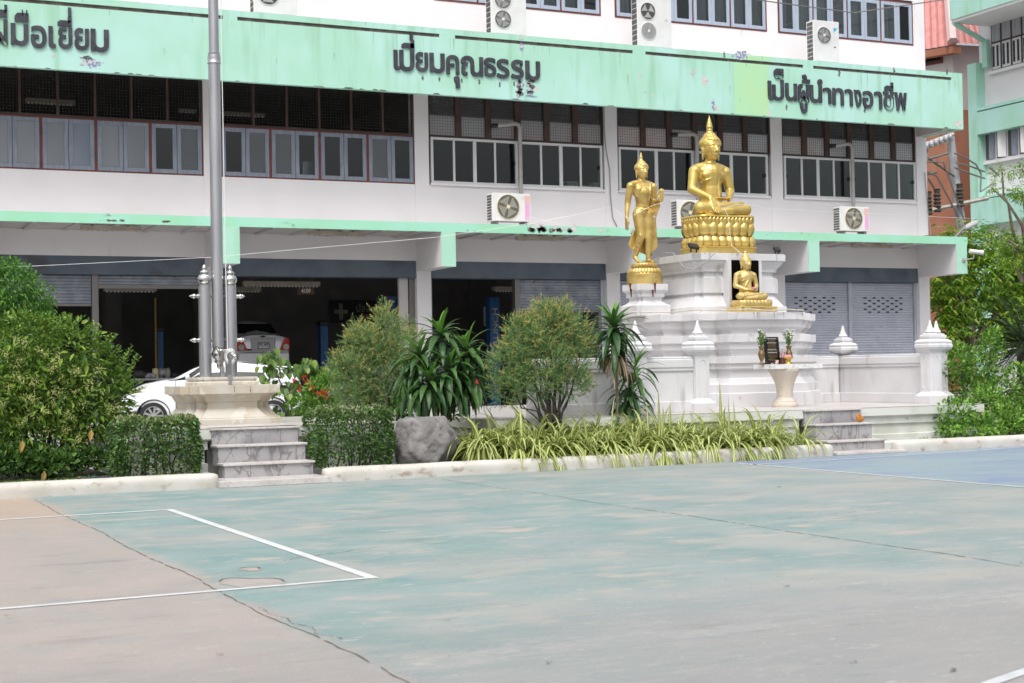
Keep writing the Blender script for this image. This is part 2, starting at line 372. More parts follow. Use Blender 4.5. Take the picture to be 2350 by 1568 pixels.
    c = mix(mth('MULTIPLY', ss(noi(8, (.6,1,1), off=18), .70, .76), .6), c, (.20,.19,.18))
    c = mix(mth('MULTIPLY', ss(noi(4.2, (.35,1,1), det=6, rough=.65, off=61), .60, .68), .5), c, (.50,.465,.42))
    c = mix(mth('MULTIPLY', ss(noi(13, (.4,1,1), det=4, rough=.7, off=63), .64, .70), .7), c, (.60,.575,.54))
    c = mix(mth('MULTIPLY', ss(noi(9, (.3,1,1), det=5, rough=.7, off=51), .50, .62), .35), c, (.43,.41,.39))
    c = mix(mth('MULTIPLY', ss(noi(6.5, (.3,1,1), det=5, rough=.7, off=53), .56, .66), .32), c, (.21,.25,.25))
    c = mix(mth('MULTIPLY', ss(noi(70, det=2, off=21), .40, .62), .16), c, (.16,.155,.15))
    c = mix(mth('MULTIPLY', ss(noi(38, (.35,1,1), det=3, off=23), .60, .70), .30), c, (.58,.56,.53))
    c = mix(mth('MULTIPLY', ss(noi(110, det=1, off=25), .70, .74), .6), c, (.12,.11,.10))
    c = mix(ss(Y, 19.70, 19.78), c, (.28,.27,.26))
    sc_ = N('ShaderNodeVectorMath'); sc_.operation = 'MULTIPLY'; sc_.inputs[1].default_value = (.76,.77,.775); L(c, sc_.inputs[0]); c = sc_.outputs[0]
    L(c, b.inputs['Base Color'])
    bu = N('ShaderNodeBump'); bu.inputs['Strength'].default_value = .3; bu.inputs['Distance'].default_value = .01
    L(noi(55, det=4), bu.inputs['Height']); L(bu.outputs[0], b.inputs['Normal'])
    return m
BAND_Y = (gz(1150,1483,0)[1]+gz(2350,1378,0)[1])/2
BLUE_X = sum(gz(*p, 0)[0] for p in ((1745,1067),(2350,1120)))/2
g = MB(); g.add([(-300,-100,0),(400,-100,0),(400,500,0),(-300,500,0)], [(0,1,2,3)])
tag(g.build('court_ground', court_mat()), kind='structure')
mt['line'] = mat('white court line', (.56,.57,.57), (.49,.50,.50), 4, .45,.7, rough=.6, c3=(.45,.46,.46), s3=9, t3=(.62,.72))
mt['linef'] = mat('worn court line', (.52,.53,.54), (.41,.43,.44), 5, .4,.65, rough=.6)
def strip(pts, wd, z=.004):
    mb = MB()
    vs = []
    for i, p in enumerate(pts):
        p = Vector(p); a = Vector(pts[max(i-1,0)]); b2 = Vector(pts[min(i+1,len(pts)-1)]); t = (b2-a).normalized(); nn = Vector((-t.y, t.x))
        w2 = (wd[i] if isinstance(wd, list) else wd)/2
        vs += [(p.x+nn.x*w2, p.y+nn.y*w2, z), (p.x-nn.x*w2, p.y-nn.y*w2, z)]
    mb.add(vs, [(2*i, 2*i+1, 2*i+3, 2*i+2) for i in range(len(pts)-1)])
    return mb
a, b_ = gz(390,1170,0), gz(853,1326,0)
for nm, pts, wd, m_ in (('court_line', [(3.68,16.66),(3.68,10.13)], .085, 'line'), ('court_line', [(3.64,16.62),(1.0,16.5),(-6,16.2)], .085, 'line'), ('court_line', [(3.64,10.165),(1.5,10.11),(-4,10.0)], .07, 'line'),
        ('court_line', [(BLUE_X,19.2),(BLUE_X,8)], .075, 'linef'), ('court_line', [gz(1700,1069,0),gz(1925,1055,0),gz(2350,1026.5,0)], .075, 'linef'), ('court_line', [gz(2265,1572,0), gz(2380,1532,0)], .07, 'linef')):
    tag(strip(pts, wd).build(nm, mt[m_]), kind='structure')
mt['crack'] = mat('crack', (.12,.10,.085), rough=1)
mt['puddle'] = mat('chipped bare concrete', (.34,.305,.275), (.29,.27,.25), 6, rough=.7)
def crack(p0, p1, wd, n=60, seed=1, gap=0.):
    r = random.Random(seed); mb = MB()
    P0, P1 = Vector(p0), Vector(p1); t = (P1-P0).normalized(); nn = Vector((-t.y, t.x)); o_ = 0
    prev = None
    for i in range(n+1):
        o_ = o_*.7 + r.uniform(-1,1)*.009
        c = P0.lerp(P1, i/n)+nn*(o_ + .02*math.sin(i*.13+seed)); h = wd*r.uniform(.25,1.)/2
        cur = [(c.x+nn.x*h, c.y+nn.y*h, .003), (c.x-nn.x*h, c.y-nn.y*h, .003)]
        if prev and r.random() > gap: mb.add(prev+cur, [(0,1,3,2)])
        prev = cur
    return mb
for i, (p0, p1, wd, gp) in enumerate(((gz(75,1147,0), gz(960,1580,0), .014, .12), (gz(1010,1100,0), gz(2350,1300,0), .016, .12), (gz(1770,1195,0), gz(2010,1170,0), .014, .3), (gz(1830,1200,0), gz(2080,1172,0), .012, .3), (gz(650,1287,0), gz(870,1255,0), .018, .3), (gz(2000,1100,0), gz(2350,1113,0), .014, .35), (gz(590,1395,0), gz(780,1470,0), .012, .4))):
    tag(crack(p0, p1, wd, 160, i+1, gp).build('pavement_crack', mt['crack']), kind='structure')
for (x0,x1,yc,hh,sd_) in ((503,652,1338,11,3),(548,600,1307,4,5)):
    r = random.Random(sd_); pts = []
    for i in range(28):
        t = 2*math.pi*i/28; f = 1+.12*math.sin(3*t+sd_)+.07*math.sin(5*t)
        pts.append(gz((x0+x1)/2+(x1-x0)/2*math.cos(t)*f, yc+hh*math.sin(t)*f, 0))
    mb = MB(); mb.add([(x,y,.0025) for x,y in pts], [tuple(range(28))])
    tag(mb.build('chipped_paving', mt['puddle']), kind='structure')
    mb = MB(); top = [i for i in range(28) if math.sin(2*math.pi*i/28) < -.0]
    q = [pts[i] for i in sorted(top)]
    tag(strip(q, .02, .0045).build('pavement_crack', mt['crack']), kind='structure')

# planting bed, paving and drive
bed = MB()
for x0, x1 in ((-8, 3.95), (7.95, 13.05), (18.95, 60)):
    bed.box(x0, x1, 19.95, 25.3, .0, .13)
tag(bed.build('planting_soil', mt['soil']), kind='structure')
dr = MB(); dr.box(-60, 120, 25.3, 34.9, .0, .3)
mt['drive'] = mat('drive concrete', (.30,.29,.28), (.24,.235,.23), .7, rough=.8, bump=.1)
tag(dr.build('driveway', mt['drive']), kind='structure')
fl = MB(); fl.box(-30, 32.5, 34.9, 60, .0, .296); tag(fl.build('workshop_floor', mt['darkf']), kind='structure')
def brickmat():
    m = mat('brick paving', (.20,.17,.15), rough=.85); n = m.node_tree; N = n.nodes.new; L = n.links.new
    t = N('ShaderNodeTexBrick'); t.inputs['Scale'].default_value = 5; t.inputs['Color1'].default_value = (.20,.165,.145,1); t.inputs['Color2'].default_value = (.15,.13,.12,1); t.inputs['Mortar'].default_value = (.06,.055,.045,1); t.inputs['Mortar Size'].default_value = .025
    tc = N('ShaderNodeTexCoord'); L(tc.outputs['Object'], t.inputs['Vector']); L(t.outputs[0], n.nodes['Principled BSDF'].inputs['Base Color']); return m
pv = MB(); x0 = gz(1040,1060,.135)[0]
pv.prism([(8.7,19.95),(10.9,19.95),(9.4,21.4),(8.6,21.4)], .1, .136)
tag(pv.build('brick_paving', brickmat()), kind='structure')

# kerbs: each run is a rounded white kerb with rounded ends
def kerb(x0, x1, y0, y1, label, e0=True, e1=True, h=.19):
    L_ = math.hypot(x1-x0, y1-y0); n = max(8, int(L_/.25)); prof = []
    for k in range(15):
        a = math.pi*k/14; prof.append((-.15*math.copysign(abs(math.cos(a))**.6, math.cos(a)), h*(.35+.65*math.sin(a)**.75)))
    prof = [(-.15, -.01)] + prof + [(.15, -.01)]
    rings = []; st = [0,.01,.03,.06,.1,.15] + [.15+(L_-.3)*i/n for i in range(1, n)] + [L_-.15,L_-.1,L_-.06,L_-.03,L_-.01,L_]
    rr = random.Random(int(abs(x0)*10))
    for s_ in st:
        f = 1.
        d0 = s_ if e0 else 9; d1 = L_-s_ if e1 else 9; d = min(d0, d1)
        if d < .15: f = math.sqrt(max(0., 1-((.15-d)/.15)**2))*.65+.35
        x = x0+(x1-x0)*s_/L_; y = y0+(y1-y0)*s_/L_; jy = rr.uniform(-.004,.004); jz = rr.uniform(-.004,.004)
        rings.append([(x, y+p*f+jy, (z*(.7+.3*f) if z > 0 else z)+jz*(z > 0)) for p, z in prof])
    o = MB().loft(rings).build('kerb', mt['kerb'], smooth=50)
    return tag(o, label, 'kerb', 'kerbs along the planting bed')
kerb(-8, 4.98, 19.55, 19.62, 'white rounded kerb in front of the flowering shrub and left hedge', False)
kerb(6.42, 14.98, 19.62, 19.78, 'long white rounded kerb in front of the boulder and striped plants')
kerb(16.32, 45, 19.86, 20.1, 'white rounded kerb right of the marble shrine steps', True, False)

# ------------------------------------------------------------------ school building
YW = 37.0; YF = 35.3
B = thing('school_building', 'long white school block with mint green bands, dark lettering and roller shutters', 'building', (9.16, YW, 0))
COLS = [(-2.1,-1.7),(3.53,3.93),(9.16,9.58),(14.78,15.18),(20.48,20.9),(26.1,26.5),(31.54,31.95)]
XL, XR = -8.0, 31.95
for x0, x1 in COLS:
    c = MB(); c.box(x0, x1, YW-.003, YW+.4, .19, 10.0); c.build('column', mt['wall'], B)
w_ = MB(); w_.box(XL, XR-.002, YW+.02, YW+.22, 5.24, 6.42)
w_.box(XL, XR-.002, YW+.02, YW+.22, 4.40, 5.01); w_.box(XL, XR-.01, YW+.03, YW+.2, 5.0, 5.25)
w_.box(XR-.22, XR-.003, YW+.4, YW+14, .19, 13.5)
w_.build('wall', mt['wall'], B)
wi = MB()
for x0, x1 in zip([XL]+[c[1] for c in COLS], [c[0] for c in COLS]):    # bulkhead under the canopy
    pass
up = MB()
UPW = [(-7.5,-2.1),(-1.7,3.5),(3.93,9.1),(9.7,11.0),(13.2,16.9),(16.95,20.47),(20.91,26.07),(26.46,31.56)]
up.box(XL, XR, YW+.02, YW+.24, 9.0, 11.35); up.box(XL, XR, YW+.02, YW+.24, 12.75, 14.0)
ed = [XL]+[v for p in [(15.4,20.47),(20.91,26.07),(26.46,31.56)] for v in p]+[XR]
for i in range(0, len(ed), 2): up.box(ed[i], ed[i+1], YW+.02, YW+.24, 11.35, 12.75)
up.box(31.6, XR+.02, YW-.02, YW+.24, 10.0, 14.0)
up.build('upper_wall', mt['wall'], B)
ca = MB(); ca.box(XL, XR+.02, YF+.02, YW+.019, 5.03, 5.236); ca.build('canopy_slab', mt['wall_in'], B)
ce = MB(); ce.box(XL, XR+.03, YF, YF+.019, 5.01, 5.24, 0); ce.box(XR+.021, XR+.03, YF+.02, YW+.3, 5.01, 5.24, 0); pass
for x in np.arange(3.9, 31.5, .93):
    if min(abs(x-(c[0]+.2)) for c in COLS) > .3: MB().box(x, x+.1, YF+.05, YW-.001, 4.985, 5.029).build('canopy_rib', mt['wall_in'], B)
for i, (x0, x1) in enumerate(COLS):
    bm_ = MB(); bm_.prismX([(YF+.012,4.13),(YW-.004,4.13),(YW-.004,5.028),(YF+.012,5.028)], x0+.005, x1-.005, 0)
    o = bm_.build('canopy_beam', mt['wall'], B)
    fr = MB(); fr.box(x0+.003, x1-.003, YF-.002, YF+.0115, 4.128, 5.009); fr.build('beam_face', mt['green'], o)
# fascia with its shadow groove
fa = MB(); XE = 31.93
segs = [(XL,3.4),(3.85,9.25),(9.6,14.83),(15.26,20.48),(20.87,26.08),(26.43,31.51)]
fa.box(XL, XE, YF, YF+.15, 8.49, 9.955); fa.box(XL, XE, YF, YF+.15, 10.045, 10.19)
fa.box(XL, XE-.01, YF+.035, YF+.14, 9.95, 10.05, 1)
pr_ = XL
for (a0, a1), (b0, b1) in zip(segs, segs[1:]+[(XE, XE)]):
    fa.box(a1, b0, YF+.001, YF+.034, 9.955, 10.045)
fa.box(XE-.15, XE+.005, YF+.151, YW+.3, 8.49, 10.19)
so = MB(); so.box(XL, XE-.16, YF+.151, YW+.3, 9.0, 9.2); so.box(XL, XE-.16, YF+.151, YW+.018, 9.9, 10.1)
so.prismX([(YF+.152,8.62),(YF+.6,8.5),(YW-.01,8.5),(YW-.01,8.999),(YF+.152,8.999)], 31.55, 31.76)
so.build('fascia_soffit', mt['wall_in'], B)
# paint damage on the fascia: each stain is its own outline, 2-3 mm proud
def blob(mb, cx, cz, rx, rz, y, m, seed, jag=.35, n=30):
    r = random.Random(seed); pts = []
    for i in range(n):
        t = 2*math.pi*i/n; f = 1+r.uniform(-jag, jag)
        pts.append((cx+rx*f*math.cos(t), y, cz+rz*f*math.sin(t)))
    mb.add([(cx, y, cz)]+pts, [(0, i+1, (i+1) % n+1) for i in range(n)], m)
pd = fa
def pxblob(x, y, hw, hh, m, seed, yy=YF-.003, jag=.35):
    X, Z = at(x, y, yy); s_ = (at(x+hw, y, yy)[0]-X); blob(pd, X, Z, s_, hh/hw*s_*.88, yy, m+2, seed, jag)
pxblob(210,146,24,11,1,1); pxblob(219,112,4,9,0,2); pxblob(122,128,4,4,0,3); pxblob(200,133,14,5,2,4)
for i in range(9): pxblob(1196+rnd.uniform(-7,7), 185+i*4.4, 5, 5, 2 if i % 2 else 1, 20+i)
for i in range(7): pxblob(1222+rnd.uniform(-9,9), 186+i*4.5, 7, 4.5, (2,0,1)[i % 3], 30+i)
pxblob(1197,108,5,9,1,41); pxblob(1196,88,4,7,1,42); pxblob(1196,150,3.5,12,2,43)
pxblob(1220,221,14,3,1,44); pxblob(1192,212,8,4,2,45)
for x, y, a, b2, m_ in ((1590,168,5,7,0),(1617,186,8,9,0),(1637,242,4,12,1),(1646,250,6,5,0),(1468,177,3,5,0),(1702,127,18,9,1),(1662,128,2,9,2),(1498,218,3,2,0),(1481,212,3,3,0)): pxblob(x, y, a, b2, m_, int(x))
for x in (970,1008,1060,1100,1147,1180,1805): pxblob(x, 178+(x-970)*.08+rnd.uniform(-2,2), 2.2, 6, 2, x)
pxblob(1765,259,5,4,0,77); pxblob(2200,284,8,7,0,78)
for x, y in ((1985,252),(1926,167),(2052,164),(2173,164)): pxblob(x, y, 2.5, 8, 2, x)

lm = fa; p0 = at(1684,150,YF-.002)[0]; p1 = at(1762,160,YF-.002)[0]
lm.box(p0, p1, YF-.0022, YF+.001, 8.495, 9.95, 5); lm.box(p0+.35, p1+.1, YF-.0022, YF+.001, 10.05, 10.185, 5)
rr_ = random.Random(17)
for i in range(64):                              # thin rain runs below the groove, the top edge and the letters
    x = rr_.uniform(4, 31.8); top = rr_.choice((9.95, 9.95, 10.185, 8.9+rr_.uniform(0,.5))); l = rr_.uniform(.06,.5)*(.3 if top > 10 else 1); w1 = rr_.uniform(.006,.022)
    fa.add([(x-w1,YF-.0028,top),(x+w1,YF-.0028,top),(x+w1*.3,YF-.0028,top-l),(x-w1*.3,YF-.0028,top-l)], [(0,1,2,3)], 6)
for i in range(26):
    x = rr_.uniform(4, 31.8); l = rr_.uniform(.05,.3); k0 = rr_.uniform(.0,.02); fa.add([(x,YF-.0029,8.495),(x+l,YF-.0029,8.495),(x+l*.7,YF-.0029,8.51+k0),(x+l*.2,YF-.0029,8.51+k0)], [(0,1,2,3)], 4)
fascia = fa.build('fascia', [mt['green'], mt['groove'], mt['peelw'], mt['peelb'], mt['peelk'], mt['lime'], mt['run']], B)
ms = ce
def msblob(x, y, hw, hh, m, seed):
    X, Z = at(x, y, YF-.003); s_ = at(x+hw, y, YF-.003)[0]-X; blob(ms, X, Z, s_, hh/hw*s_*.88, YF-.003, m+1, seed)
for i in range(26):
    x = 1218+rnd.gauss(60,55) if i < 20 else 1450+rnd.uniform(0,80); y0 = 515+(x-1175)*.0285
    if 1215 < x < 1560: msblob(x, y0+rnd.uniform(5,17), rnd.uniform(3,8), rnd.uniform(2.5,6), 0 if rnd.random() < .35 else 1, i+100)
for x in (1222,1238,1244,1318): msblob(x, 521+(x-1175)*.0285, 5, 8, 0, x)
for x in (250,262,280,378,385): msblob(x, 505+(x-250)*.02+1, 6, 3, 1, x)
ce.build('canopy_edge', [mt['greenb'], mt['peelw'], mt['peelk']], B)

# ---- lettering
_gl = {}
def glyph(ch, off=.02):
    if (ch, off) in _gl: return _gl[(ch, off)]
    cu = bpy.data.curves.new('glyph', 'FONT'); cu.body = ch; cu.size = 1; cu.offset = off; cu.extrude = .5
    o = bpy.data.objects.new('glyph', cu); col.objects.link(o); bpy.context.view_layer.update()
    me = bpy.data.meshes.new_from_object(o.evaluated_get(bpy.context.evaluated_depsgraph_get()))
    vs = [v.co.copy() for v in me.vertices]; fs = [tuple(p.vertices) for p in me.polygons]
    bpy.data.objects.remove(o); bpy.data.curves.remove(cu); bpy.data.meshes.remove(me)
    _gl[(ch, off)] = (vs, fs); return vs, fs
def put_glyph(mb, ch, x0, x1, z0, z1, y0, y1, m=0, off=.02):    # fit one character into a box on a vertical plane facing -Y
    vs, fs = glyph(ch, off); xs = [v.x for v in vs]; ys = [v.y for v in vs]
    ax, bx, ay, by = min(xs), max(xs), min(ys), max(ys)
    mb.add([(x0+(v.x-ax)/(bx-ax)*(x1-x0), y1 if v.z < 0 else y0, z0+(v.y-ay)/(by-ay)*(z1-z0)) for v in vs], fs, m)
def put_text(mb, txt, x0, x1, z0, z1, y0, y1, m=0, off=.01): put_glyph(mb, txt, x0, x1, z0, z1, y0, y1, m, off)
SIGN = [
 ('ฝ',0,-75,70,172,408),('ี',0,-25,66,40,155),('ม',0,100,262,215,415),('ื',0,135,262,88,200),('อ',0,285,428,235,440),('เ',0,447,515,240,440),('ย',0,537,665,245,445),('ี',0,530,658,150,236),('่',0,626,655,68,150),('ย',0,685,818,258,460),('ม',0,835,1000,268,475),
 ('เ',1,1268,1328,458,642),('ป',1,1320,1455,398,652),('ี',1,1340,1455,362,440),('่',1,1415,1443,295,365),('ย',1,1470,1582,478,656),('ม',1,1598,1735,488,668),('ค',1,1750,1868,505,682),('ุ',1,1822,1874,700,808),('ณ',1,1885,2088,515,698),('ธ',1,2098,2208,530,705),('ร',1,2213,2328,540,718),('ร',1,2345,2460,548,722),('ม',1,2478,2610,560,735),
 ('เ',3,5,55,742,918),('ป',3,45,150,732,920),('็',3,58,146,630,722),('น',3,165,272,765,925),('ผ',3,283,380,772,938),('ู',3,300,366,945,1040),('้',3,318,388,685,762),('น',3,390,500,782,942),('ํ',3,460,503,727,783),('า',3,512,586,805,952),('ท',3,598,700,808,966),('า',3,712,782,818,972),('ง',3,795,862,825,985),('อ',3,875,970,835,992),('า',3,982,1052,840,1002),('ช',3,1062,1160,836,1006),('ี',3,1075,1153,755,832),('พ',3,1170,1278,850,1016)]
for c_, lab in ((0,0),(1,1),(3,2)):
    mb = MB()
    for ch, cc, x0, x1, y0, y1 in SIGN:
        if cc != c_: continue
        ox = 587.5*cc; ym = (y0+y1)/8; xm = ox+(x0+x1)/8; yy = YF-.05
        put_glyph(mb, ch, at(ox+x0/4, ym, yy)[0], at(ox+x1/4, ym, yy)[0], at(xm, y1/4, yy)[1], at(xm, y0/4, yy)[1], YF-.045, YF-.002, 0, .02)
    mb.build('lettering', mt['letter'], B)

# ---- first floor windows: wooden casements in the two left bays
def curtain_mesh(x0, x1, y, z0, z1, amp=.03):
    mb = MB(); n = max(10, int((x1-x0)/.04)); vs = []
    for i in range(n+1):
        x = x0+(x1-x0)*i/n; o_ = amp*math.sin(i*1.1)+amp*.5*math.sin(i*.47)
        vs += [(x, y+o_, z0), (x, y+o_, z1)]
    mb.add(vs, [(2*i, 2*i+2, 2*i+3, 2*i+1) for i in range(n)]); return mb
def frame_box(mb, x0, x1, z0, z1, t, y0, y1, m=0):
    mb.box(x0, x1, y0, y1, z1-t, z1, m); mb.box(x0, x1, y0, y1, z0, z0+t, m)
    mb.box(x0, x0+t, y0, y1, z0+t, z1-t, m); mb.box(x1-t, x1, y0, y1, z0+t, z1-t, m)
def tilt(mb, s=.008):                             # old panes never sit quite parallel
    a_, b2 = rnd.uniform(-s, s), rnd.uniform(-s, s); x0 = min(v[0] for v in mb.v); zm_ = min(v[2] for v in mb.v)
    mb.v = [(x, y+(a_ if x > x0+.01 else 0)+(b2 if z > zm_+.01 else 0), z) for x, y, z in mb.v]
def casement(x0, x1, z0, z1, panes, wood, y=YW+.04):
    fr = MB(); frame_box(fr, x0, x1, z0, z1, .035, y-.02, y+.1)
    F = fr.build('casement_window', mt['redframe'], B)
    a0, a1, xm = x0+.036, x1-.036, (x0+x1)/2
    for k, (s0, s1) in enumerate(((a0, xm-.004), (xm+.004, a1))):
        sb = MB(); frame_box(sb, s0, s1, z0+.037, z1-.037, .1, y-.03-.006*k, y+.02); S = sb.build('sash', mt[wood], F, bevel=.008)
        gl = MB(); gl.box(s0+.1, s1-.1, y-.008, y-.002, z0+.137, z1-.137)
        tilt(gl); gl.build('pane', mt[panes[k]], F)
    return F
def grille(x0, x1, n, z0, z1, frame_w, y=YW+.04, cell=.075, bar=None, mid=.0):
    fr = MB(); frame_box(fr, x0, x1, z0, z1, .05, y-.01, y+.09)
    for i in range(1, n):
        xx = x0+(x1-x0)*i/n; fr.box(xx-frame_w/2, xx+frame_w/2, y-.012, y+.08, z0+.05, z1-.05)
    G = fr.build('grille_window', mt['brown'], B)
    me = MB()
    xx = x0+.05
    while xx < x1-.05: me.box(xx, xx+.006, y+.012, y+.018, z0+.05, z1-.05); xx += cell
    zz = z0+.06
    while zz < z1-.05: me.box(x0+.05, x1-.05, y+.0185, y+.023, zz, zz+.006); zz += cell
    me.build('wire_mesh', mt['mesh'], G)
    return G
FR, DG = 'frost', 'glass'
L0 = [(2.72,3.53-.0),(3.98,5.28),(5.28,6.555),(6.555,7.855),(7.855,9.155)]
pan = [(FR,FR),(FR,FR),(FR,'frost2'),(FR,FR),(DG,'glassr')]
for (x0, x1), p in zip(L0[1:], pan[1:]): casement(x0, x1-.002, 6.42, 7.70, p, 'wood')
L1 = [(9.59,10.87),(10.87,12.17),(12.17,13.47),(13.47,14.775)]
for (x0, x1), p in zip(L1, [(DG,'glassr'),('glassr',DG),(DG,DG),('glassr',DG)]): casement(x0, x1-.002, 6.42, 7.70, p, 'wood')
grille(3.94, 9.155, 6, 7.702, 8.998, .06); grille(9.585, 14.775, 6, 7.702, 8.998, .06)
# right bays: aluminium sliders under louvre-backed mesh
def slider(x0, x1, z0, z1, y=YW+.03, dark=None, glass='glass'):
    fr = MB(); frame_box(fr, x0, x1, z0, z1, .065, y-.02, y+.08)
    n = 4; xs = [x0+.065+(x1-x0-.13)*i/n for i in range(n+1)]
    for i in range(1, n): hw = .05 if i == 2 else .028; fr.box(xs[i]-hw, xs[i]+hw, y-.01+.004*i, y+.06, z0+.065, z1-.065)
    S = fr.build('sliding_window', mt['alu'], B, bevel=.004)
    for i in range(n):
        g_ = MB(); a0 = xs[i]+(.0 if i == 0 else .05 if i == 2 else .028); a1 = xs[i+1]-(.0 if i == n-1 else .05 if i == 1 else .028)
        g_.box(a0, a1, y+.03, y+.036, z0+.065, z1-.065); tilt(g_); g_.build('pane', mt[glass], S)
    for i in (0, 3):
        lk = MB(); lk.box(xs[i]+(.0 if i == 0 else (x1-x0)/4-.09), xs[i]+(.03 if i == 0 else (x1-x0)/4-.06), y-.035, y+.0, (z0+z1)/2-.05, (z0+z1)/2+.05); lk.build('latch', mt['black'], S)
    sl = MB(); sl.box(x0-.04, x1+.04, y-.07, y-.021, z0-.06, z0-.002); sl.build('sill', mt['wall'], S)
for (x0, x1) in ((15.25,17.80),(17.84,20.42),(20.95,23.42),(23.46,25.99),(26.57,29.06),(29.08,31.52)):
    slider(x0, x1, 6.47, 7.70)
for (x0, x1) in ((15.185,20.475),(20.905,26.095),(26.505,31.535)):
    G = grille(x0, x1, 6, 7.705, 8.998, .17)
    lv, lv2 = MB(), MB(); zz = 7.76
    while zz < 8.96:
        for i in range(6):
            a0 = x0+(x1-x0)*i/6+(.085 if i else .05); a1 = x0+(x1-x0)*(i+1)/6-(.085 if i < 5 else .05)
            (lv if zz > 8.26 else lv2).add([(a0,YW+.095,zz),(a1,YW+.095,zz),(a1,YW+.115,zz+.112),(a0,YW+.115,zz+.112)], [(0,1,2,3)])
        zz += .105
    lv.build('louvre_glass', mt['glassr'], G); lv2.build('lower_louvre_glass', mt['lowl2'] if x0 > 20.5 else mt['lowl'], G)  # lower rows carry the painted reflection, upper rows plain grey glass
    bb_ = MB(); bb_.box(x0+.05, x1-.05, YW+.062, YW+.068, 8.28, 8.31); bb_.build('cross_bar', mt['steeld'], G)
# second floor windows
def upwin(x0, x1, n, y=YW+.04, z0=11.35, z1=12.7):
    fr = MB(); frame_box(fr, x0, x1, z0, z1, .05, y-.03, y+.1)
    for i in range(1, n):
        if i % 2 == 0: xx = x0+(x1-x0)*i/n; fr.box(xx-.025, xx+.025, y-.03, y+.1, z0+.05, z1-.05)
    W_ = fr.build('casement_window', mt['redframe'], B)
    for i in range(n):
        a0 = x0+(x1-x0)*i/n+(.03 if i % 2 == 0 else .004); a1 = x0+(x1-x0)*(i+1)/n-(.03 if i % 2 else .004)
        if i == 0: a0 += .022
        if i == n-1: a1 -= .022
        sb = MB(); frame_box(sb, a0, a1, z0+.052, z1-.052, .1, y-.04, y+.01); sb.build('sash', mt['woodb'], W_)
        g_ = MB(); g_.box(a0+.1, a1-.1, y-.02, y-.014, z0+.152, z1-.152); tilt(g_, .012); g_.build('pane', mt['glass'], W_)
    for i in range(n):
        if rnd.random() < .72:
            a0 = x0+(x1-x0)*i/n+.1; a1 = x0+(x1-x0)*(i+1)/n-.1; a1 -= rnd.choice((0,0,.15))
            curtain_mesh(a0, a1, y+.14, z0+.1, z1-.05).build('curtain', mt['curtain'], W_)
upwin(15.42, 20.46, 8); upwin(20.92, 26.06, 8); upwin(26.47, 31.55, 8)
# interior shells so the openings look into rooms
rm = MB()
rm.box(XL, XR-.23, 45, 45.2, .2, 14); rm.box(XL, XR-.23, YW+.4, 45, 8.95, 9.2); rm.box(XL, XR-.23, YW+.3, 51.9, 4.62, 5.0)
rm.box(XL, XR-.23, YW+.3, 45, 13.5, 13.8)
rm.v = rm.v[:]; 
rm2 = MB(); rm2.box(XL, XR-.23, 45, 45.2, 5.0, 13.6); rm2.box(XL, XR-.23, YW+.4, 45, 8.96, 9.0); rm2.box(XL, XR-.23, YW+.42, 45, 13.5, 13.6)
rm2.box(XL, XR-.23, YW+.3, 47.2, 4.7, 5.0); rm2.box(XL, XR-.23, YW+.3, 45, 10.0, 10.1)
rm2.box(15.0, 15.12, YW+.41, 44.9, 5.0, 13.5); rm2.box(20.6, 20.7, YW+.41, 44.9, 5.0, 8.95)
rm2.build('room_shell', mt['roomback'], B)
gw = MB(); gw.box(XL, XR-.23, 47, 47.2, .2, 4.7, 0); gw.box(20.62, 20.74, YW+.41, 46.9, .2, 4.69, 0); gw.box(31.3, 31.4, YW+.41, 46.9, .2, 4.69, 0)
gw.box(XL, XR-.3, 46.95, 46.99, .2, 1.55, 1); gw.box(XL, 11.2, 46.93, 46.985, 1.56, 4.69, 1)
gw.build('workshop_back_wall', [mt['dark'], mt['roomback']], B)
x0, x1 = at(243,720,43)[0], at(279,720,43)[0]
MB().box(x0, x1, 43, 43.4, .2, 4.69).build('workshop_column', mt['roomback'], B)
# header boxes, shutter posts and shutters
for (c0, c1) in zip(COLS, COLS[1:]):
    MB().box(c0[1]+.002, c1[0]-.002, YW+.05, YW+.55, 3.955, 4.398).build('shutter_header', mt['bluegrey'], B)
def shutter(x0, x1, z0, m='shutterd', slots=None):
    mb = MB(); z = 3.95; y = YW+.24; p = .077; prof = []
    while z > z0+.1:
        prof += [(y, z), (y-.018, z-.012), (y-.024, z-p*.5), (y-.016, z-p+.014), (y, z-p+.004)]; z -= p
    rings = [[(x0, a_, b2) for a_, b2 in prof], [(x1, a_, b2) for a_, b2 in prof]]
    n = len(prof); vs = rings[0]+rings[1]; mb.add(vs, [(i, i+1, n+i+1, n+i) for i in range(n-1)])
    if slots:
        for r_ in range(6):
            zz = 3.485-r_*.0865
            for k in range(5 if r_ % 2 == 0 else 4):
                xx = slots+k*.345+(.17 if r_ % 2 else 0)
                mb.box(xx, xx+.115, y-.027, y-.0235, zz-.02, zz+.02, 1)
    S = mb.build('roller_shutter', [mt[m], mt['black']], B)
    MB().box(x0, x1, y-.03, y+.02, z0, z+.004).build('bottom_rail', mt['steeld'] if m == 'shutterd' else mt['shutter'], S)
    return S
def post(x0, x1): MB().box(x0, x1, YW+.16, YW+.34, .2, 3.954).build('shutter_post', mt['steeld'] if x0 < 20 else mt['shutter'], B)
shutter(3.95, 6.43, 3.2); shutter(6.6, 9.03, 3.63); post(6.44, 6.59); post(9.05, 9.15)
post(14.62, 14.77); MB().box(14.35, 14.6, YW+.2, YW+.3, .2, 3.95).build('door_leaf', mt['wall_in'], B)
post(17.71, 17.86); shutter(17.87, 20.37, 3.05); post(20.38, 20.47); post(15.19,15.27)
shutter(20.95, 23.4, .2, 'shutter'); shutter(23.55, 26.05, .2, 'shutter'); post(23.41, 23.54)
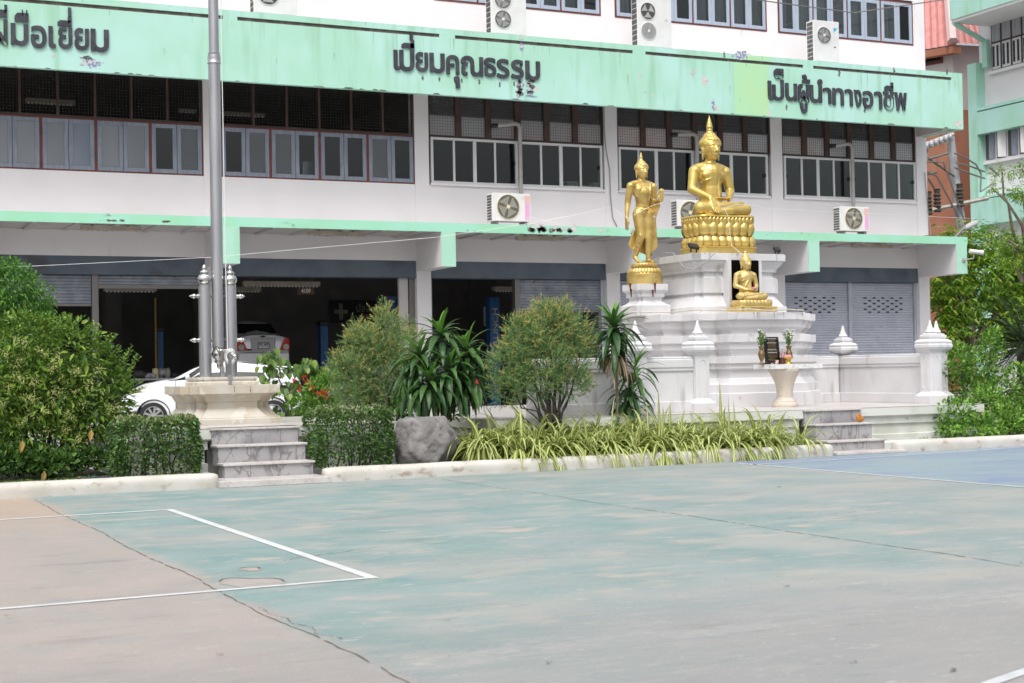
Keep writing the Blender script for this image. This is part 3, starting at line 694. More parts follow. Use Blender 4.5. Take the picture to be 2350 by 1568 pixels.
shutter(26.55, 28.94, .2, 'shutter', 26.98); shutter(29.08, 31.46, .2, 'shutter', 29.55); post(28.95, 29.07); post(31.47, 31.53)
# ------------------------------------------------------------------ air conditioners
def ac(x0, x1, z0, z1, y, fans, label, style, depth=.36, side=.13, group='outdoor air conditioner units'):
    t = thing('air_conditioner', label, 'air conditioner', ((x0+x1)/2, y, z0), group)
    # body
    b = MB(); b.box(x0, x1, y, y+depth, z0, z1); b.build('casing', mt['acw'], t, bevel=.012)
    ft = MB()
    for xx in (x0+.1, x1-.18): ft.box(xx, xx+.08, y+.02, y+depth-.02, z0-.11, z0-.0005)
    ft.build('feet', mt['steeld'], t)
    sd = MB(); n = 9; h = (z1-z0-.06)/n
    for i in range(n):
        for k in range(4):
            yy = y+.06+k*(depth-.09)/4; sd.box(x0-.006, x0-.001, yy, yy+(depth-.09)/4-.014, z0+.035+i*h, z0+.03+i*h+h-.016)
    sd.build('side_grille', mt['acd'], t)
    for (cx, cz, r, look) in fans:
        rec = MB(); rec.lathe_axis((cx, y-.001, cz), (0,-1,0), [(r,0),(r+.014,.003),(r+.014,.014),(r-.002,.016),(r-.002,.004),(.001,.003)], 40)
        F = rec.build('fan_ring', mt['cream'] if look == 'g' else mt['acw'], t, smooth=40)
        ds = MB(); ds.lathe_axis((cx, y-.0045, cz), (0,-1,0), [(r-.004,0),(r-.004,.001),(.001,.001)], 40); ds.build('fan_opening', mt['acd'] if look != 'h' else mt['acg2'], F)
        bl = MB()
        for k in range(3 if look == 'o' else 4):
            a = k*2*math.pi/(3 if look == 'o' else 4)+.5; vs = []
            for rr, w_ in ((.1*r,.3),(.5*r,.52),(.92*r,.62)): vs += [(cx+rr*math.cos(a-w_), y-.0075, cz+rr*math.sin(a-w_)), (cx+rr*math.cos(a+w_), y-.0095, cz+rr*math.sin(a+w_))]
            bl.add(vs, [(0,1,3,2),(2,3,5,4)])
        bl.build('fan_blade', mt['pipe'], F)
        if look != 'o':
            gr = MB()
            if look == 'g':
                k = -r+.03
                while k < r:
                    hw = math.sqrt(max(0, r*r-k*k)); gr.box(cx+k-.004, cx+k+.004, y-.02, y-.016, cz-hw, cz+hw); k += .034
                k = -r+.05
                while k < r:
                    hw = math.sqrt(max(0, r*r-k*k)); gr.box(cx-hw, cx+hw, y-.0157, y-.0137, cz+k-.002, cz+k+.002); k += .06
            else:
                for k in range(28):
                    a = k*2*math.pi/28; q = Vector((math.cos(a), 0, math.sin(a))); gr.tube([Vector((cx,y-.018,cz))+q*.14*r, Vector((cx,y-.018,cz))+q*r], .004, 4)
                for rr in (.4,.6,.8): gr.tube([(cx+r*rr*math.cos(t2*math.pi/16), y-.0185, cz+r*rr*math.sin(t2*math.pi/16)) for t2 in range(33)], .003, 4)
            gr.build('fan_grille', mt['acg'] if look == 'g' else mt['acg2'], F)
            hb = MB(); hb.lathe_axis((cx, y-.02, cz), (0,-1,0), [(.17*r,0),(.17*r,.006),(.1*r,.009),(.001,.009)], 20); hb.build('hub_cap', mt['cream'] if look == 'g' else mt['acw'], F)
    if style == 'sticker':
        s_ = MB(); s_.box(x1-.17, x1-.035, y-.0035, y-.001, z0+.04, z1-.22); s_.build('sticker', mt['pink'], t)
        s_ = MB(); s_.box(x1-.185, x1-.025, y-.0035, y-.001, z1-.215, z1-.05); s_.build('sticker', mt['orange'], t)
        s_ = MB(); s_.lathe_axis((x1-.235, y-.001, z1-.13), (0,-1,0), [(.028,0),(.028,.002),(.001,.002)], 14); s_.build('badge', mt['green'], t)
    if style == 'triangle':
        s_ = MB(); s_.prismY([(x1-.2,z1-.19),(x1-.2,z1-.33),(x1-.05,z1-.19)], y-.003, y-.001); s_.build('emblem', mt['logo'], t)
        s_ = MB(); s_.box(x1-.2, x1-.13, y-.003, y-.001, z0+.43, z0+.46); s_.build('badge', mt['black'], t)
    if style == 'diamond':
        s_ = MB()
        cx, cz = x1-.17, z1-.62
        for a in (90, 210, 330):
            u = Vector((math.cos(R(a)), math.sin(R(a)))); p = Vector((-u.y, u.x))
            q = [u*.003, u*.03+p*.016, u*.058, u*.03-p*.016]; s_.prismY([(cx+v.x, cz+v.y) for v in q], y-.003, y-.001)
        s_.build('emblem', mt['acg2'], t)
    return t
P = 35.62
def f(x): return x
a0 = at(1130,475,P)[0]; a1 = at(1218,475,P)[0]
ac(a0, a1, 5.36, 6.09, P, [((at(1166,474,P)[0]), 5.735, .315, 'g')], 'white air conditioner with a pink sticker left of the standing golden statue', 'sticker')
a0 = at(1555,485,P)[0]
ac(a0, a0+1.07, 5.36, 6.09, P, [(a0+.40, 5.735, .315, 'g')], 'white air conditioner mostly hidden behind the large seated golden statue', 'plain')
a0 = at(1929,500,P)[0]; a1 = at(1995,500,P)[0]
ac(a0, a1, 5.36, 6.07, P, [(at(1959,501,P)[0], 5.725, .31, 'g')], 'white air conditioner with a pink sticker on the right end of the canopy', 'sticker')
P = 35.75
a0, a1 = at(583,12,P)[0], at(682,20,P)[0]
ac(a0, a1, 10.3, 11.6, P, [(a0+.36, 10.78, .27, 'o'), (a0+.36, 11.33, .25, 'o')], 'white air conditioner with an open black fan on the ledge beside the flagpole', 'plain')
a0, a1 = at(1128,45,P)[0], at(1208,50,P)[0]
ac(a0, a1, 10.3, 11.6, P, [(a0+.33, 10.68, .235, 'r'), (a0+.33, 11.20, .235, 'r')], 'tall white air conditioner with two round grilles above the middle lettering', 'plain')
a0, a1 = at(1464,50,P)[0], at(1541,50,P)[0]
ac(a0, a1, 10.3, 11.68, P, [(a0+.33, 10.72, .235, 'h'), (a0+.32, 11.27, .235, 'o')], 'tall white air conditioner with one open black fan and one covered fan', 'diamond')
a0, a1 = at(1868,90,P)[0], at(1926,95,P)[0]
ac(a0, a1, 10.3, 11.5, P, [(a0+.36, 11.07, .24, 'r')], 'square white air conditioner with a blue triangle emblem above the right lettering', 'triangle')

# ---- tube lamps below the canopy, pipes, security camera
def tube_lamp(x0, x1, z, label, y=35.75):
    t = thing('tube_lamp', label, 'lamp', ((x0+x1)/2, y, z), 'tube lamps under the canopy')
    b = MB(); b.prismX([(y-.09,z),(y+.09,z),(y+.06,z+.09),(y-.06,z+.09)], x0, x1); b.build('housing', mt['lampbody'], t)
    l = MB(); n = 12
    for i in range(n): xx = x0+.06+(x1-x0-.12)*i/(n-1); l.box(xx-.004, xx+.004, y-.08, y+.08, z-.03, z-.001)
    l.build('louvre', mt['alu'], t)
    h = MB()
    for xx in (x0+.25, x1-.3): h.box(xx, xx+.05, y-.02, y+.02, z+.0905, 5.03)
    h.build('hanger', mt['steeld'], t)
tube_lamp(5.95, 7.32, 4.90, 'aged cream tube lamp under the canopy near the left edge')
tube_lamp(11.42, 12.86, 4.90, 'aged cream tube lamp under the canopy right of the flagpole')
tube_lamp(17.1, 18.5, 4.90, 'aged cream tube lamp under the stained middle of the canopy')
tube_lamp(28.0, 29.5, 4.90, 'aged cream tube lamp under the right end of the canopy')
def conduit(x, z0, z1, x1, zt, y, label):
    t = thing('drain_pipe', label, 'pipe', (x, y, z0), 'bent grey conduits on the facade')
    p = MB(); p.tube([(x,y,z0),(x,y,z1-.12),(x-.03,y,z1-.03),(x-.12,y-.0,z1),(x1,y,zt)], .056, 10); p.build('pipe_run', mt['pipe'], t, smooth=50)
    c = MB(); c.lathe_axis((x1+.02,y,zt), (-1,0,-.1), [(.064,0),(.064,.18),(.05,.19),(.001,.19)], 12); c.build('pipe_mouth', mt['black'], t)
conduit(17.77, 6.12, 8.14, 17.08, 8.06, 36.8, 'bent grey pipe above the left air conditioner with the pink sticker')
conduit(23.40, 6.12, 8.14, 22.72, 8.10, 36.8, 'bent grey pipe mostly behind the large seated statue')
conduit(28.92, 6.1, 8.12, 28.26, 8.04, 36.8, 'bent grey pipe above the right end air conditioner')
t = thing('security_camera', 'white security camera on the green right end of the canopy', 'camera', (XR+.03, YF-.05, 4.6))
b = MB(); b.lathe_axis((XR-.02,YF-.14,4.80), (.95,-.3,-.12), [(.001,0),(.065,0),(.065,.33),(.075,.331),(.075,.42),(.05,.43),(.001,.40)], 14); b.build('camera_body', mt['acw'], t, smooth=40)
b = MB(); b.tube([(XR-.15,YF-.003,4.53),(XR-.1,YF-.12,4.55),(XR+.1,YF-.16,4.58),(XR+.12,YF-.17,4.75)], .02, 8); b.lathe_axis((XR-.15,YF-.002,4.53),(0,-1,0),[(.07,0),(.07,.02),(.001,.02)],12); b.build('bracket', mt['pipe'], t)
def cable(pts, r, label, m='wire', name='cable', group=None, cat='cable'):
    return tag(MB().tube(pts, r, 5).build(name, mt[m]), label, cat, group)
def pxp(l, Y): return [(at(x,y,Y)[0], Y, at(x,y,Y)[1]) for x, y in l]
cable(pxp([(1386,245),(1387,300),(1391,345),(1399,390),(1401,450),(1406,500),(1416,520)], YW-.03), .016, 'dark cable hanging down the white pillar left of the standing statue', 'wire')
cable(pxp([(1220,500),(1245,508),(1278,513)], 35.5), .012, 'white pipe stub running from the air conditioner along the canopy', 'string')
cable(pxp([(2122,395),(2126,440),(2131,500),(2137,545)], 36.95), .016, 'thin cable down the right corner of the school wall', 'wire')
cable([(20.9,34.9,12.3),(24,35.2,11.75),(28,35.4,11.72),(32.2,35.6,12.6)], .018, 'slack dark cable across the second floor windows', 'steeld')

# ------------------------------------------------------------------ shrine
ZP = .715
pf = thing('shrine_platform', 'raised marble floored platform with white moulded sides under the shrine', 'platform', (16.0, 20.75, 0))
def plat_ring(x0, x1, y0, y1, d, z): return [(x0-d,y0-d,z),(x1+d,y0-d,z),(x1+d,y1+d,z),(x0-d,y1+d,z)]
PRO = [(.04,.0),(.04,.10),(.0,.13),(.0,.24),(-.035,.25),(-.035,.41),(.0,.43),(.0,.53),(.03,.55),(.055,.57),(.055,.709)]
for x0, x1 in ((9.6,15.13),(16.40,19.05)):
    MB().loft([plat_ring(x0,x1,20.82,24.6,d,z) for d, z in PRO]).build('platform_side', mt['plasterg'], pf)
MB().box(15.19, 16.34, 21.0, 24.6, .02, .70).build('platform_core', mt['plasterg'], pf)
MB().box(9.55, 19.1, 20.76, 29.5, ZP-.005, ZP).build('platform_floor', mt['marble'], pf)
def steps(x0, x1, ys, zs, label, padx, pady, yback, xj=0.):
    t = thing('marble_steps', label, 'steps', ((x0+x1)/2, ys[0], 0), 'short flights of marble steps')
    for i, (y, (z0, z1)) in enumerate(zip(ys, zs)):
        r_ = MB(); r_.box(x0, x1, y, (ys[i+1] if i+1 < len(ys) else yback)-.001, z0-(.05 if i else .1), z1-.028); r_.build('riser', mt['marbled'], t)
        j = MB(); k = x0+.35+.1*i
        while k < x1: j.box(k, k+.006, y-.0025, y+.01, z0, z1-.03); k += .42
        j.build('joint', mt['steeld'], t)
        MB().box(x0-.025, x1+.025, y-.03, (ys[i+1] if i+1 < len(ys) else yback)-.002, z1-.0275, z1).build('tread', mt['marble'], t, bevel=.004)
    return t
steps(15.19, 16.34, [20.12,20.44,20.74], [(.04,.21),(.21,.475),(.475,.71)], 'marble steps with an orange scrap on top, in front of the stone table', 0, 0, 21.0)
steps(5.17, 6.40, [19.98,20.32,20.64], [(.08,.275),(.275,.51),(.51,.735)], 'marble steps up to the flagpole between two clipped hedges', 0, 0, 20.95)
for x0, x1, y0, y1, h, l in ((15.02,16.42,19.66,20.2,.045,'thin marble pad at the foot of the shrine steps'),(4.95,6.45,19.38,20.1,.085,'stained marble pad at the foot of the flagpole steps')):
    m_ = MB(); m_.box(x0, x1, y0, y1, 0, h); tag(m_.build('step_pad', mt['marble'], bevel=.008), l, 'paving slab')
o = MB(); o.ell((16.24,20.62,.535), (.075,.05,.055), 0, 12, 8); o.ell((16.20,20.6,.56),(.05,.03,.07),0,10,6); tag(o.build('orange_scrap', mat('orange scrap', (.50,.20,.03), (.3,.1,.02), 20, rough=.8)), 'crumpled orange scrap lying on the middle marble step of the shrine', 'litter')

def redent(cx, cy, a, s, n, d, z):
    H = a+n*s; q = []
    for i in range(n):
        q.append((a+i*s+d, -H+i*s-d)); q.append((a+i*s+d, -H+(i+1)*s-d))
    q.append((H+d, -a-d))
    q = q+[]                                       # one corner, front right
    rot = lambda p: (-p[1], p[0])
    pts = []; cur = q
    for k in range(4):
        pts += cur; cur = [rot(p) for p in cur]
    return [(cx+x, cy+y, z) for x, y in pts]
SX, SY = 16.29, 25.08
sh = thing('shrine_pedestal', 'large stepped white shrine pedestal with moulded tiers and a dark niche', 'pedestal', (SX, SY, ZP))
def zY(y, Y=23.3, x=1676): return at(x, y, Y)[1]
z3 = lambda y: 545+y*.2598
def lv(y): return zY(z3(y))
A_, S_, N_ = .86, .45, 2
def tier(prof, name, a=A_, s=S_, n=N_, cx=SX, cy=SY, m='plaster'):
    return MB().loft([redent(cx, cy, a, s, n, d, z) for d, z in prof]).build(name, mt[m], sh, bevel=.006)
zs = {k: lv(k) for k in (1490,1380,1300,1250,1200,1160,1112,1050,1040,990,925,855,850,800,760,725,660)}
tier([(.06,ZP-.004),(.06,zs[1380]),(.02,zs[1380]+.004),(.02,zs[1300]),(-.02,zs[1300]+.01),(-.06,zs[1250]),(-.08,zs[1250]+.012),(-.08,zs[1160]-.02),(-.02,zs[1160]),(-.02,zs[1112]-.012),(.02,zs[1112]),(.02,zs[1050])], 'lower_tier')
tier([(-.12,zs[1050]),(-.12,zs[1040]+.02),(-.09,zs[990]-.03),(-.05,zs[990]+.01),(-.04,zs[925]-.02),(0,zs[925]),(0,zs[855])], 'middle_tier')
tier([(-.14,zs[855]),(-.14,zs[850]+.03),(-.12,zs[800]-.03),(-.07,zs[800]+.02),(-.055,zs[760]),(-.045,zs[760]+.012),(-.04,zs[725]-.012),(.0,zs[725]),(.0,zs[660])], 'upper_tier')
ZT = zs[660]
# upper body that carries the large statue
BX, BY = 16.24, 25.05
zb = {k: at(1583, z3(k), 24.05)[1] for k in (655,610,560,505,490,350,335,300,270,215,200,135)}
ZB = zb[135]
MB().loft([redent(BX, BY, .78, .12, 1, d, z) for d, z in [(.16,ZT-.01),(.16,zb[610]),(.12,zb[610]+.012),(.06,zb[560]),(.05,zb[560]+.015),(.0,zb[505]),(.0,zb[490]),(.045,zb[490]+.006),(.045,zb[350]),(.0,zb[350]+.006),(.0,zb[335]),(-.02,zb[335]+.01),(-.02,zb[300]),(.03,zb[300]+.012),(.03,zb[270]),(.1,zb[215]-.02),(.12,zb[215]),(.12,zb[200]),(.155,zb[200]+.006),(.155,ZB)]]).build('body', mt['plaster'], sh, bevel=.005)
nx0, nx1 = at(1667,650,24.1)[0], at(1667,650,24.1)[0]+.62
MB().box(nx0, nx1, 23.93, 24.15, ZT+.002, at(1668,z3(205),24.09)[1]).build('niche', mt['void'], sh)  # solid black box before the wall, the recess's shade put into its colour
for xx in (nx0-.06, nx1+.005): MB().box(xx, xx+.055, 23.915, 24.14, ZT+.001, at(1668,z3(205),24.09)[1]).build('niche_jamb', mt['plaster'], sh)
# side pedestal for the standing statue
QX, QY = 14.74, 25.12
zq = {k: at(1468, z3(k), 24.8)[1] for k in (640,600,560,520,480,462,410)}
tier([(.06,ZT-.008),(.06,zq[600]),(.0,zq[600]+.03),(-.06,zq[560]),(-.06,zq[560]+.06),(-.02,zq[520]),(-.02,zq[480]-.01),(.0,zq[480]),(.03,zq[462]),(.03,zq[410])], 'side_pedestal', .26, .05, 1, QX, QY)
ZQ = zq[410]
mt['rust'] = mat('rust', (.10,.035,.02), rough=.9)
for x, y, l in ((1446,655,.10),(1503,655,.14),(1448,668,.12),(1498,670,.1)):
    X, Z = at(x, y, 24.77); MB().add([(X-.025,24.768,Z+.04),(X+.025,24.768,Z+.04),(X+.012,24.768,Z-l),(X-.008,24.768,Z-l)], [(0,1,2,3)]).build('rust_stain', mt['rust'], sh)
cable([(13.9,24.3,ZT+.05),(14.6,23.95,ZT+.02),(14.9,23.6,ZT+.055),(15.3,23.2,ZT+.03),(15.8,23.22,ZT+.05),(16.3,23.25,ZT+.025),(16.75,23.3,ZT+.05),(17.08,23.28,ZT+.03)], .012, 'brown cable along the upper ledge of the white shrine pedestal', 'lampbody')
cable([(QX+.33,24.9,ZB+.06),(15.03,24.55,ZB+.03),(15.1,24.3,ZB-.25),(15.2,24.1,ZB-.32),(15.35,23.95,ZB-.2),(15.6,23.9,ZB+.05)], .011, 'grey looped cable hanging beside the standing golden statue', 'wire')
rr_ = random.Random(23); mt['drip'] = mat('grey mould drip', (.30,.29,.275), (.45,.44,.425), 9, rough=.9)
def drips(x0, x1, Y, z, n, lmax, nm='mould_drip'):
    for i in range(n):
        x = rr_.uniform(x0, x1); l = lmax*rr_.uniform(.25,1)**1.5; w1 = rr_.uniform(.006,.02)
        MB().add([(x-w1,Y,z),(x+w1,Y,z),(x+w1*.6,Y,z-l*.6),(x+w1*.1,Y,z-l),(x-w1*.5,Y,z-l*.7)], [(0,1,2,3,4)]).build(nm, mt['drip'], sh)
drips(BX-.9, BX+.9, BY-1.0595, ZB-.002, 7, .17)
drips(SX-.84, SX+.84, SY-1.7625, zs[660]-.002, 8, .20); drips(SX-.84, SX+.84, SY-1.7625, zs[855]-.002, 5, .12)
drips(SX-.84, SX+.84, SY-1.785, zs[1050]-.002, 5, .09); drips(SX-.8, SX+.5, SY-1.8225, zs[1380]-.06, 5, .16)
# ---- balustrade
def post_prof(tip, cap=1.90, base=True):
    return [(.215,ZP-.003),(.215,.86),(.19,.875),(.15,.915),(.135,.93),(.135,1.64),(.15,1.67),(.19,1.71),(.195,1.725),(.205,1.74),(.205,1.79),(.195,1.80),(.195,1.82),(.20,1.83),(.20,1.85),(.17,1.875),(.11,1.90)]
def bal_post(cx, cy, label, shaft=True, s=1.):
    t = thing('balustrade_post', label, 'post', (cx, cy, ZP), 'white balustrade posts of the shrine')
    p = MB(); pr = post_prof(2.2)
    if not shaft: pr = [(.01,1.62),(.05,1.64),(.12,1.67)]+pr[7:]
    p.sq(cx, cy, pr); p.build('post_body', mt['plaster'], t, bevel=.01)
    f_ = MB(); f_.sq(cx, cy, [(.11,1.896),(.13,1.92),(.13,1.96),(.10,1.975),(.105,1.985),(.075,2.0)])
    f_.lathe(cx, cy, [(.05,1.995),(.085,2.01),(.095,2.025),(.07,2.06),(.045,2.12),(.028,2.18),(.02,2.22),(.012,2.235),(.001,2.24)], 8, 0, .4)
    f_.build('finial', mt['plaster'], t)
    if shaft:
        pn = MB()
        for axis in (0, 1):
            for side in (-1,):
                y0 = -.137
                loop = [(-.07,.98),(-.05,1.0),(-.075,1.03),(-.075,1.5),(-.05,1.53),(-.05,1.56),(0,1.585),(.05,1.56),(.05,1.53),(.075,1.5),(.075,1.03),(.05,1.0),(.07,.98)]
                pn.tube([(cx+u, cy+y0, z) if axis == 0 else (cx+y0, cy+u, z) for u, z in loop], .007, 5)
        pn.build('panel_moulding', mt['plaster'], t)
    return t
bal_post(13.62, 21.52, 'white balustrade post in front of the pedestal, left of the steps')
bal_post(12.42, 21.52, 'white balustrade post behind the tall single stemmed plant')
bal_post(18.74, 21.72, 'right front white balustrade post beside the green bush')
bal_post(19.12, 21.99, 'white balustrade post tucked behind the right front post')
bal_post(18.92, 24.5, 'shaftless white finial on the far corner of the balustrade', False)
def bal_wall(p0, p1, label):
    t = thing('balustrade_wall', label, 'wall', ((p0[0]+p1[0])/2, (p0[1]+p1[1])/2, ZP), 'white balustrade walls of the shrine')
    def seg(h, z0, z1):
        m_ = MB()
        if p0[1] == p1[1]: m_.box(p0[0], p1[0], p0[1]-h, p0[1]+h, z0, z1)
        else: m_.box(p0[0]-h, p0[0]+h, p0[1], p1[1], z0, z1)
        return m_
    seg(.10, ZP-.002, .90).build('wall_base', mt['plaster'], t, bevel=.01)
    seg(.06, .898, 1.43).build('wall_panel', mt['plaster'], t)
    seg(.085, 1.40, 1.45).build('moulding', mt['plaster'], t, bevel=.01)
    seg(.10, 1.448, 1.60).build('wall_rail', mt['plaster'], t, bevel=.02)
    seg(.075, 1.598, 1.635).build('coping', mt['plaster'], t, bevel=.015)
bal_wall((12.56,21.52), (13.48,21.52), 'short white balustrade wall between the two left posts')
bal_wall((10.45,21.52), (12.28,21.52), 'white balustrade wall behind the golden bush on the left')
bal_wall((18.85,21.86), (18.85,24.6), 'white panelled balustrade wall running back from the right front post')
bal_wall((17.9,24.5), (18.745,24.5), 'white balustrade wall behind the stone table joining the far corner')

# ---- stone table with offerings
TX, TY = 16.02, 22.45
tz = at(1790, 836, TY)[1]
t = thing('stone_table', 'cream terrazzo table with a flared foot and thin white top', 'table', (TX, TY, ZP))
def tpx(w): return w*.2319/ (3471/27.2)
c = MB(); hz = tz-.084-ZP
c.lathe(TX, TY, [(tpx(124),ZP-.002),(tpx(130),ZP+.03),(tpx(122),ZP+.07),(tpx(112),ZP+.085),(tpx(110),ZP+.11),(tpx(96),ZP+.125),(tpx(92),ZP+.145),(tpx(80),ZP+.165),(tpx(78),ZP+.24),(tpx(84),ZP+.34),(tpx(100),ZP+.45),(tpx(122),ZP+.54),(tpx(148),ZP+hz-.06),(tpx(158),ZP+hz-.03),(tpx(156),ZP+hz-.001)], 32)
c.build('table_foot', mt['terrazzo'], t, smooth=40)
tt = MB(); r = random.Random(3); hw, hd = .56, .27
pts = []
for (xa,ya),(xb,yb) in zip([(-1,-1),(1,-1),(1,1),(-1,1)], [(1,-1),(1,1),(-1,1),(-1,-1)]):
    for i in range(10): pts.append((TX+.08+hw*(xa+(xb-xa)*i/10)+r.uniform(-.006,.006), TY+hd*(ya+(yb-ya)*i/10)+r.uniform(-.006,.006)))
tt.prism(pts, tz-.084, tz); tt.build('table_top', mat('chipped white table top', (.66,.66,.65), (.42,.42,.40), 12, .45,.75, rough=.8, bump=.2, bscale=50), t)
# plaque
px0, px1 = at(1755,800,TY)[0], at(1789,800,TY)[0]; pz1 = at(1772,773.5,TY)[1]
t = thing('memorial_plaque', 'black plaque with gold writing leaning upright on the stone table', 'plaque', ((px0+px1)/2, TY, tz))
b = MB(); b.prismX([(TY-.02,tz+.025),(TY+.0,tz+.025),(TY+.05,pz1),(TY+.03,pz1)], px0, px1); b.build('board', mat('black granite', (.006,.005,.005), rough=.25), t)
ft = MB(); ft.box(px0+.02, px0+.08, TY-.06, TY+.08, tz+.0005, tz+.0245); ft.box(px1-.08, px1-.02, TY-.06, TY+.08, tz+.0005, tz+.0245); ft.build('stand', mt['black'], t)
ln = MB(); lw = MB(); H_ = pz1-tz-.025
r = random.Random(5)
for i in range(17):
    v = .93-i*.053; z = tz+.025+H_*v; y = TY-.02+.05*v-.0025; hw_ = (px1-px0)*r.uniform(.2,.36)
    if i in (0,3,8,10): hw_ = (px1-px0)*.3
    k = -hw_
    while k < hw_:
        l = r.uniform(.008,.02); (lw if i in (0,3,8,10) else ln).box((px0+px1)/2+k, (px0+px1)/2+k+l, y-.001, y, z-.004, z+.004); k += l+.004
ln.build('inscription', mat('gold inscription', (.20,.135,.045), rough=.5), t); lw.build('inscription', mt['paintw'], t)
cr = MB()
for xx in (px0, px1):
    sg = 1 if xx == px0 else -1
    cr.add([(xx+sg*.006,TY+.024,pz1-.01),(xx+sg*.045,TY+.024,pz1-.01),(xx+sg*.006,TY+.019,pz1-.06)], [(0,1,2)]); cr.add([(xx+sg*.006,TY-.0225,tz+.03),(xx+sg*.035,TY-.0225,tz+.03),(xx+sg*.006,TY-.0195,tz+.07)], [(0,1,2)])
cr.build('corner_ornament', mat('copper ornament', (.14,.06,.025), rough=.5), t)
mt['brass'] = mat('brass', (.26,.19,.09), (.17,.12,.06), 20, rough=.4, metal=.7)
mt['stem'] = leafmat('flower stem', [(.10,.17,.05),(.16,.25,.08)], .2)
mt['petal'] = mat('white petals', (.72,.70,.62), (.68,.62,.45), 30, rough=.8)
def vase(px, label):
    x = at(px, 830, TY-.03)[0]; y = TY-.03; k = .36/.36
    t = thing('flower_vase', label, 'vase', (x, y, tz), 'brass vases with white flowers')
    v = MB(); v.lathe(x, y, [(.055,tz),(.057,tz+.015),(.035,tz+.03),(.022,tz+.05),(.045,tz+.10),(.062,tz+.16),(.062,tz+.20),(.04,tz+.245),(.034,tz+.27),(.05,tz+.30),(.06,tz+.325),(.045,tz+.325),(.03,tz+.28)], 18); v.build('vase_body', mt['brass'], t, smooth=50)
    s_ = MB(); r = random.Random(px)
    for i in range(26):
        a = r.uniform(0,6.28); q = r.uniform(.0,.12); top = Vector((x+q*math.cos(a), y+q*math.sin(a)*.7, tz+.325+r.uniform(.12,.30)))
        s_.tube([(x+.01*math.cos(a),y,tz+.31), ((x+top.x)/2+.1*q*math.cos(a), (y+top.y)/2, (tz+.31+top.z)/2+.02), top], .0035, 4)
        for k2 in range(6): b2 = r.uniform(0,6.28); c0 = Vector((x,y,tz+.31)).lerp(top, r.uniform(.25,.95)); s_.add([c0, c0+Vector((.025*math.cos(b2),.025*math.sin(b2),.02)), c0+Vector((.04*math.cos(b2),.04*math.sin(b2),-.005))], [(0,1,2)])
        if i < 18: MB().ell(top, (.014,.014,.010), 0, 8, 5).build('flower_head', mt['petal'], t)
    s_.build('flower_stems', mt['stem'], t)
vase(1748, 'brass vase of white flowers left of the black plaque'); vase(1811, 'brass vase of white flowers right of the black plaque')
x = at(1796, 825, TY-.1)[0]
t = thing('incense_pot', 'brown incense pot holding red joss sticks on the stone table', 'pot', (x, TY-.1, tz))
v = MB(); v.lathe(x, TY-.1, [(.03,tz),(.05,tz+.02),(.06,tz+.06),(.05,tz+.10),(.062,tz+.12),(.05,tz+.12),(.04,tz+.09)], 16); v.build('pot_body', mat('brown glaze', (.10,.035,.015), rough=.25), t, smooth=50)
s_ = MB()
for i in range(16): a = i*.7; s_.tube([(x+.02*math.cos(a),TY-.1+.02*math.sin(a),tz+.1),(x+.05*math.cos(a),TY-.1+.05*math.sin(a),tz+.21+.02*math.sin(i))], .0035, 4)
s_.build('joss_sticks', mat('joss red', (.35,.04,.05), rough=.8), t)
x = at(1782.5, 825, TY-.14)[0]
t = thing('offering_cup', 'small white and red cup on the stone table', 'cup', (x, TY-.14, tz))
v = MB(); v.lathe(x, TY-.14, [(.02,tz),(.03,tz+.01),(.038,tz+.07),(.033,tz+.072),(.025,tz+.02)], 14); v.build('cup_body', mat('white cup', (.65,.55,.53), (.5,.12,.1), 25, .5,.56, rough=.3), t, smooth=50)
x = at(1809, 826, TY-.16)[0]
t = thing('offering_bowl', 'golden footed bowl with a pink lotus on the stone table', 'bowl', (x, TY-.16, tz))
v = MB(); v.lathe(x, TY-.16, [(.06,tz),(.055,tz+.02),(.035,tz+.04),(.03,tz+.06),(.05,tz+.08),(.10,tz+.11),(.105,tz+.12),(.06,tz+.11)], 18); v.build('bowl_body', mat('golden bowl', (.62,.38,.05), rough=.3, metal=.4), t, smooth=50)
v = MB()
for i in range(12): a = i*.52; v.ell((x+.035*math.cos(a),TY-.16+.035*math.sin(a),tz+.135), (.025,.025,.03), 0, 8, 5)
v.build('lotus_flower', mat('pink petals', (.72,.22,.28), (.7,.5,.5), 30, rough=.7), t)
# ---- flood lights
def flood(X, Y, Z, dx, label):
    t = thing('flood_light', label, 'flood light', (X, Y, Z), 'small black flood lights on the shrine')
    m_ = MB(); m_.box(X-.06*dx-.01, X-.06*dx+.01, Y-.012, Y+.012, Z, Z+.10); m_.box(X+.06*dx-.01, X+.06*dx+.01, Y-.012, Y+.012, Z, Z+.09); m_.build('bracket', mt['black'], t)
    h = MB(); c = Vector((X,Y,Z+.115)); 
    u = Vector((1,0,-.12*dx)).normalized()*.10*abs(dx if dx else 1); v_ = Vector((.1,.55,.4)).normalized()*.065; n_ = u.cross(v_).normalized()*.025
    q = [c-u-v_, c+u-v_, c+u+v_, c-u+v_]; h.loft([[p-n_ for p in q],[p+n_ for p in q]]); h.build('lamp_head', mt['black'], t)
flood(at(1592,577,24.0)[0], 24.0, ZB, 1, 'black flood light at the left front of the large seated statue')
flood(at(1783,580,24.3)[0], 24.3, ZB, .6, 'black flood light on the right corner of the white pedestal')
flood(at(1493,572,25.5)[0], 25.6, ZB, .6, 'black flood light behind the feet of the standing statue')

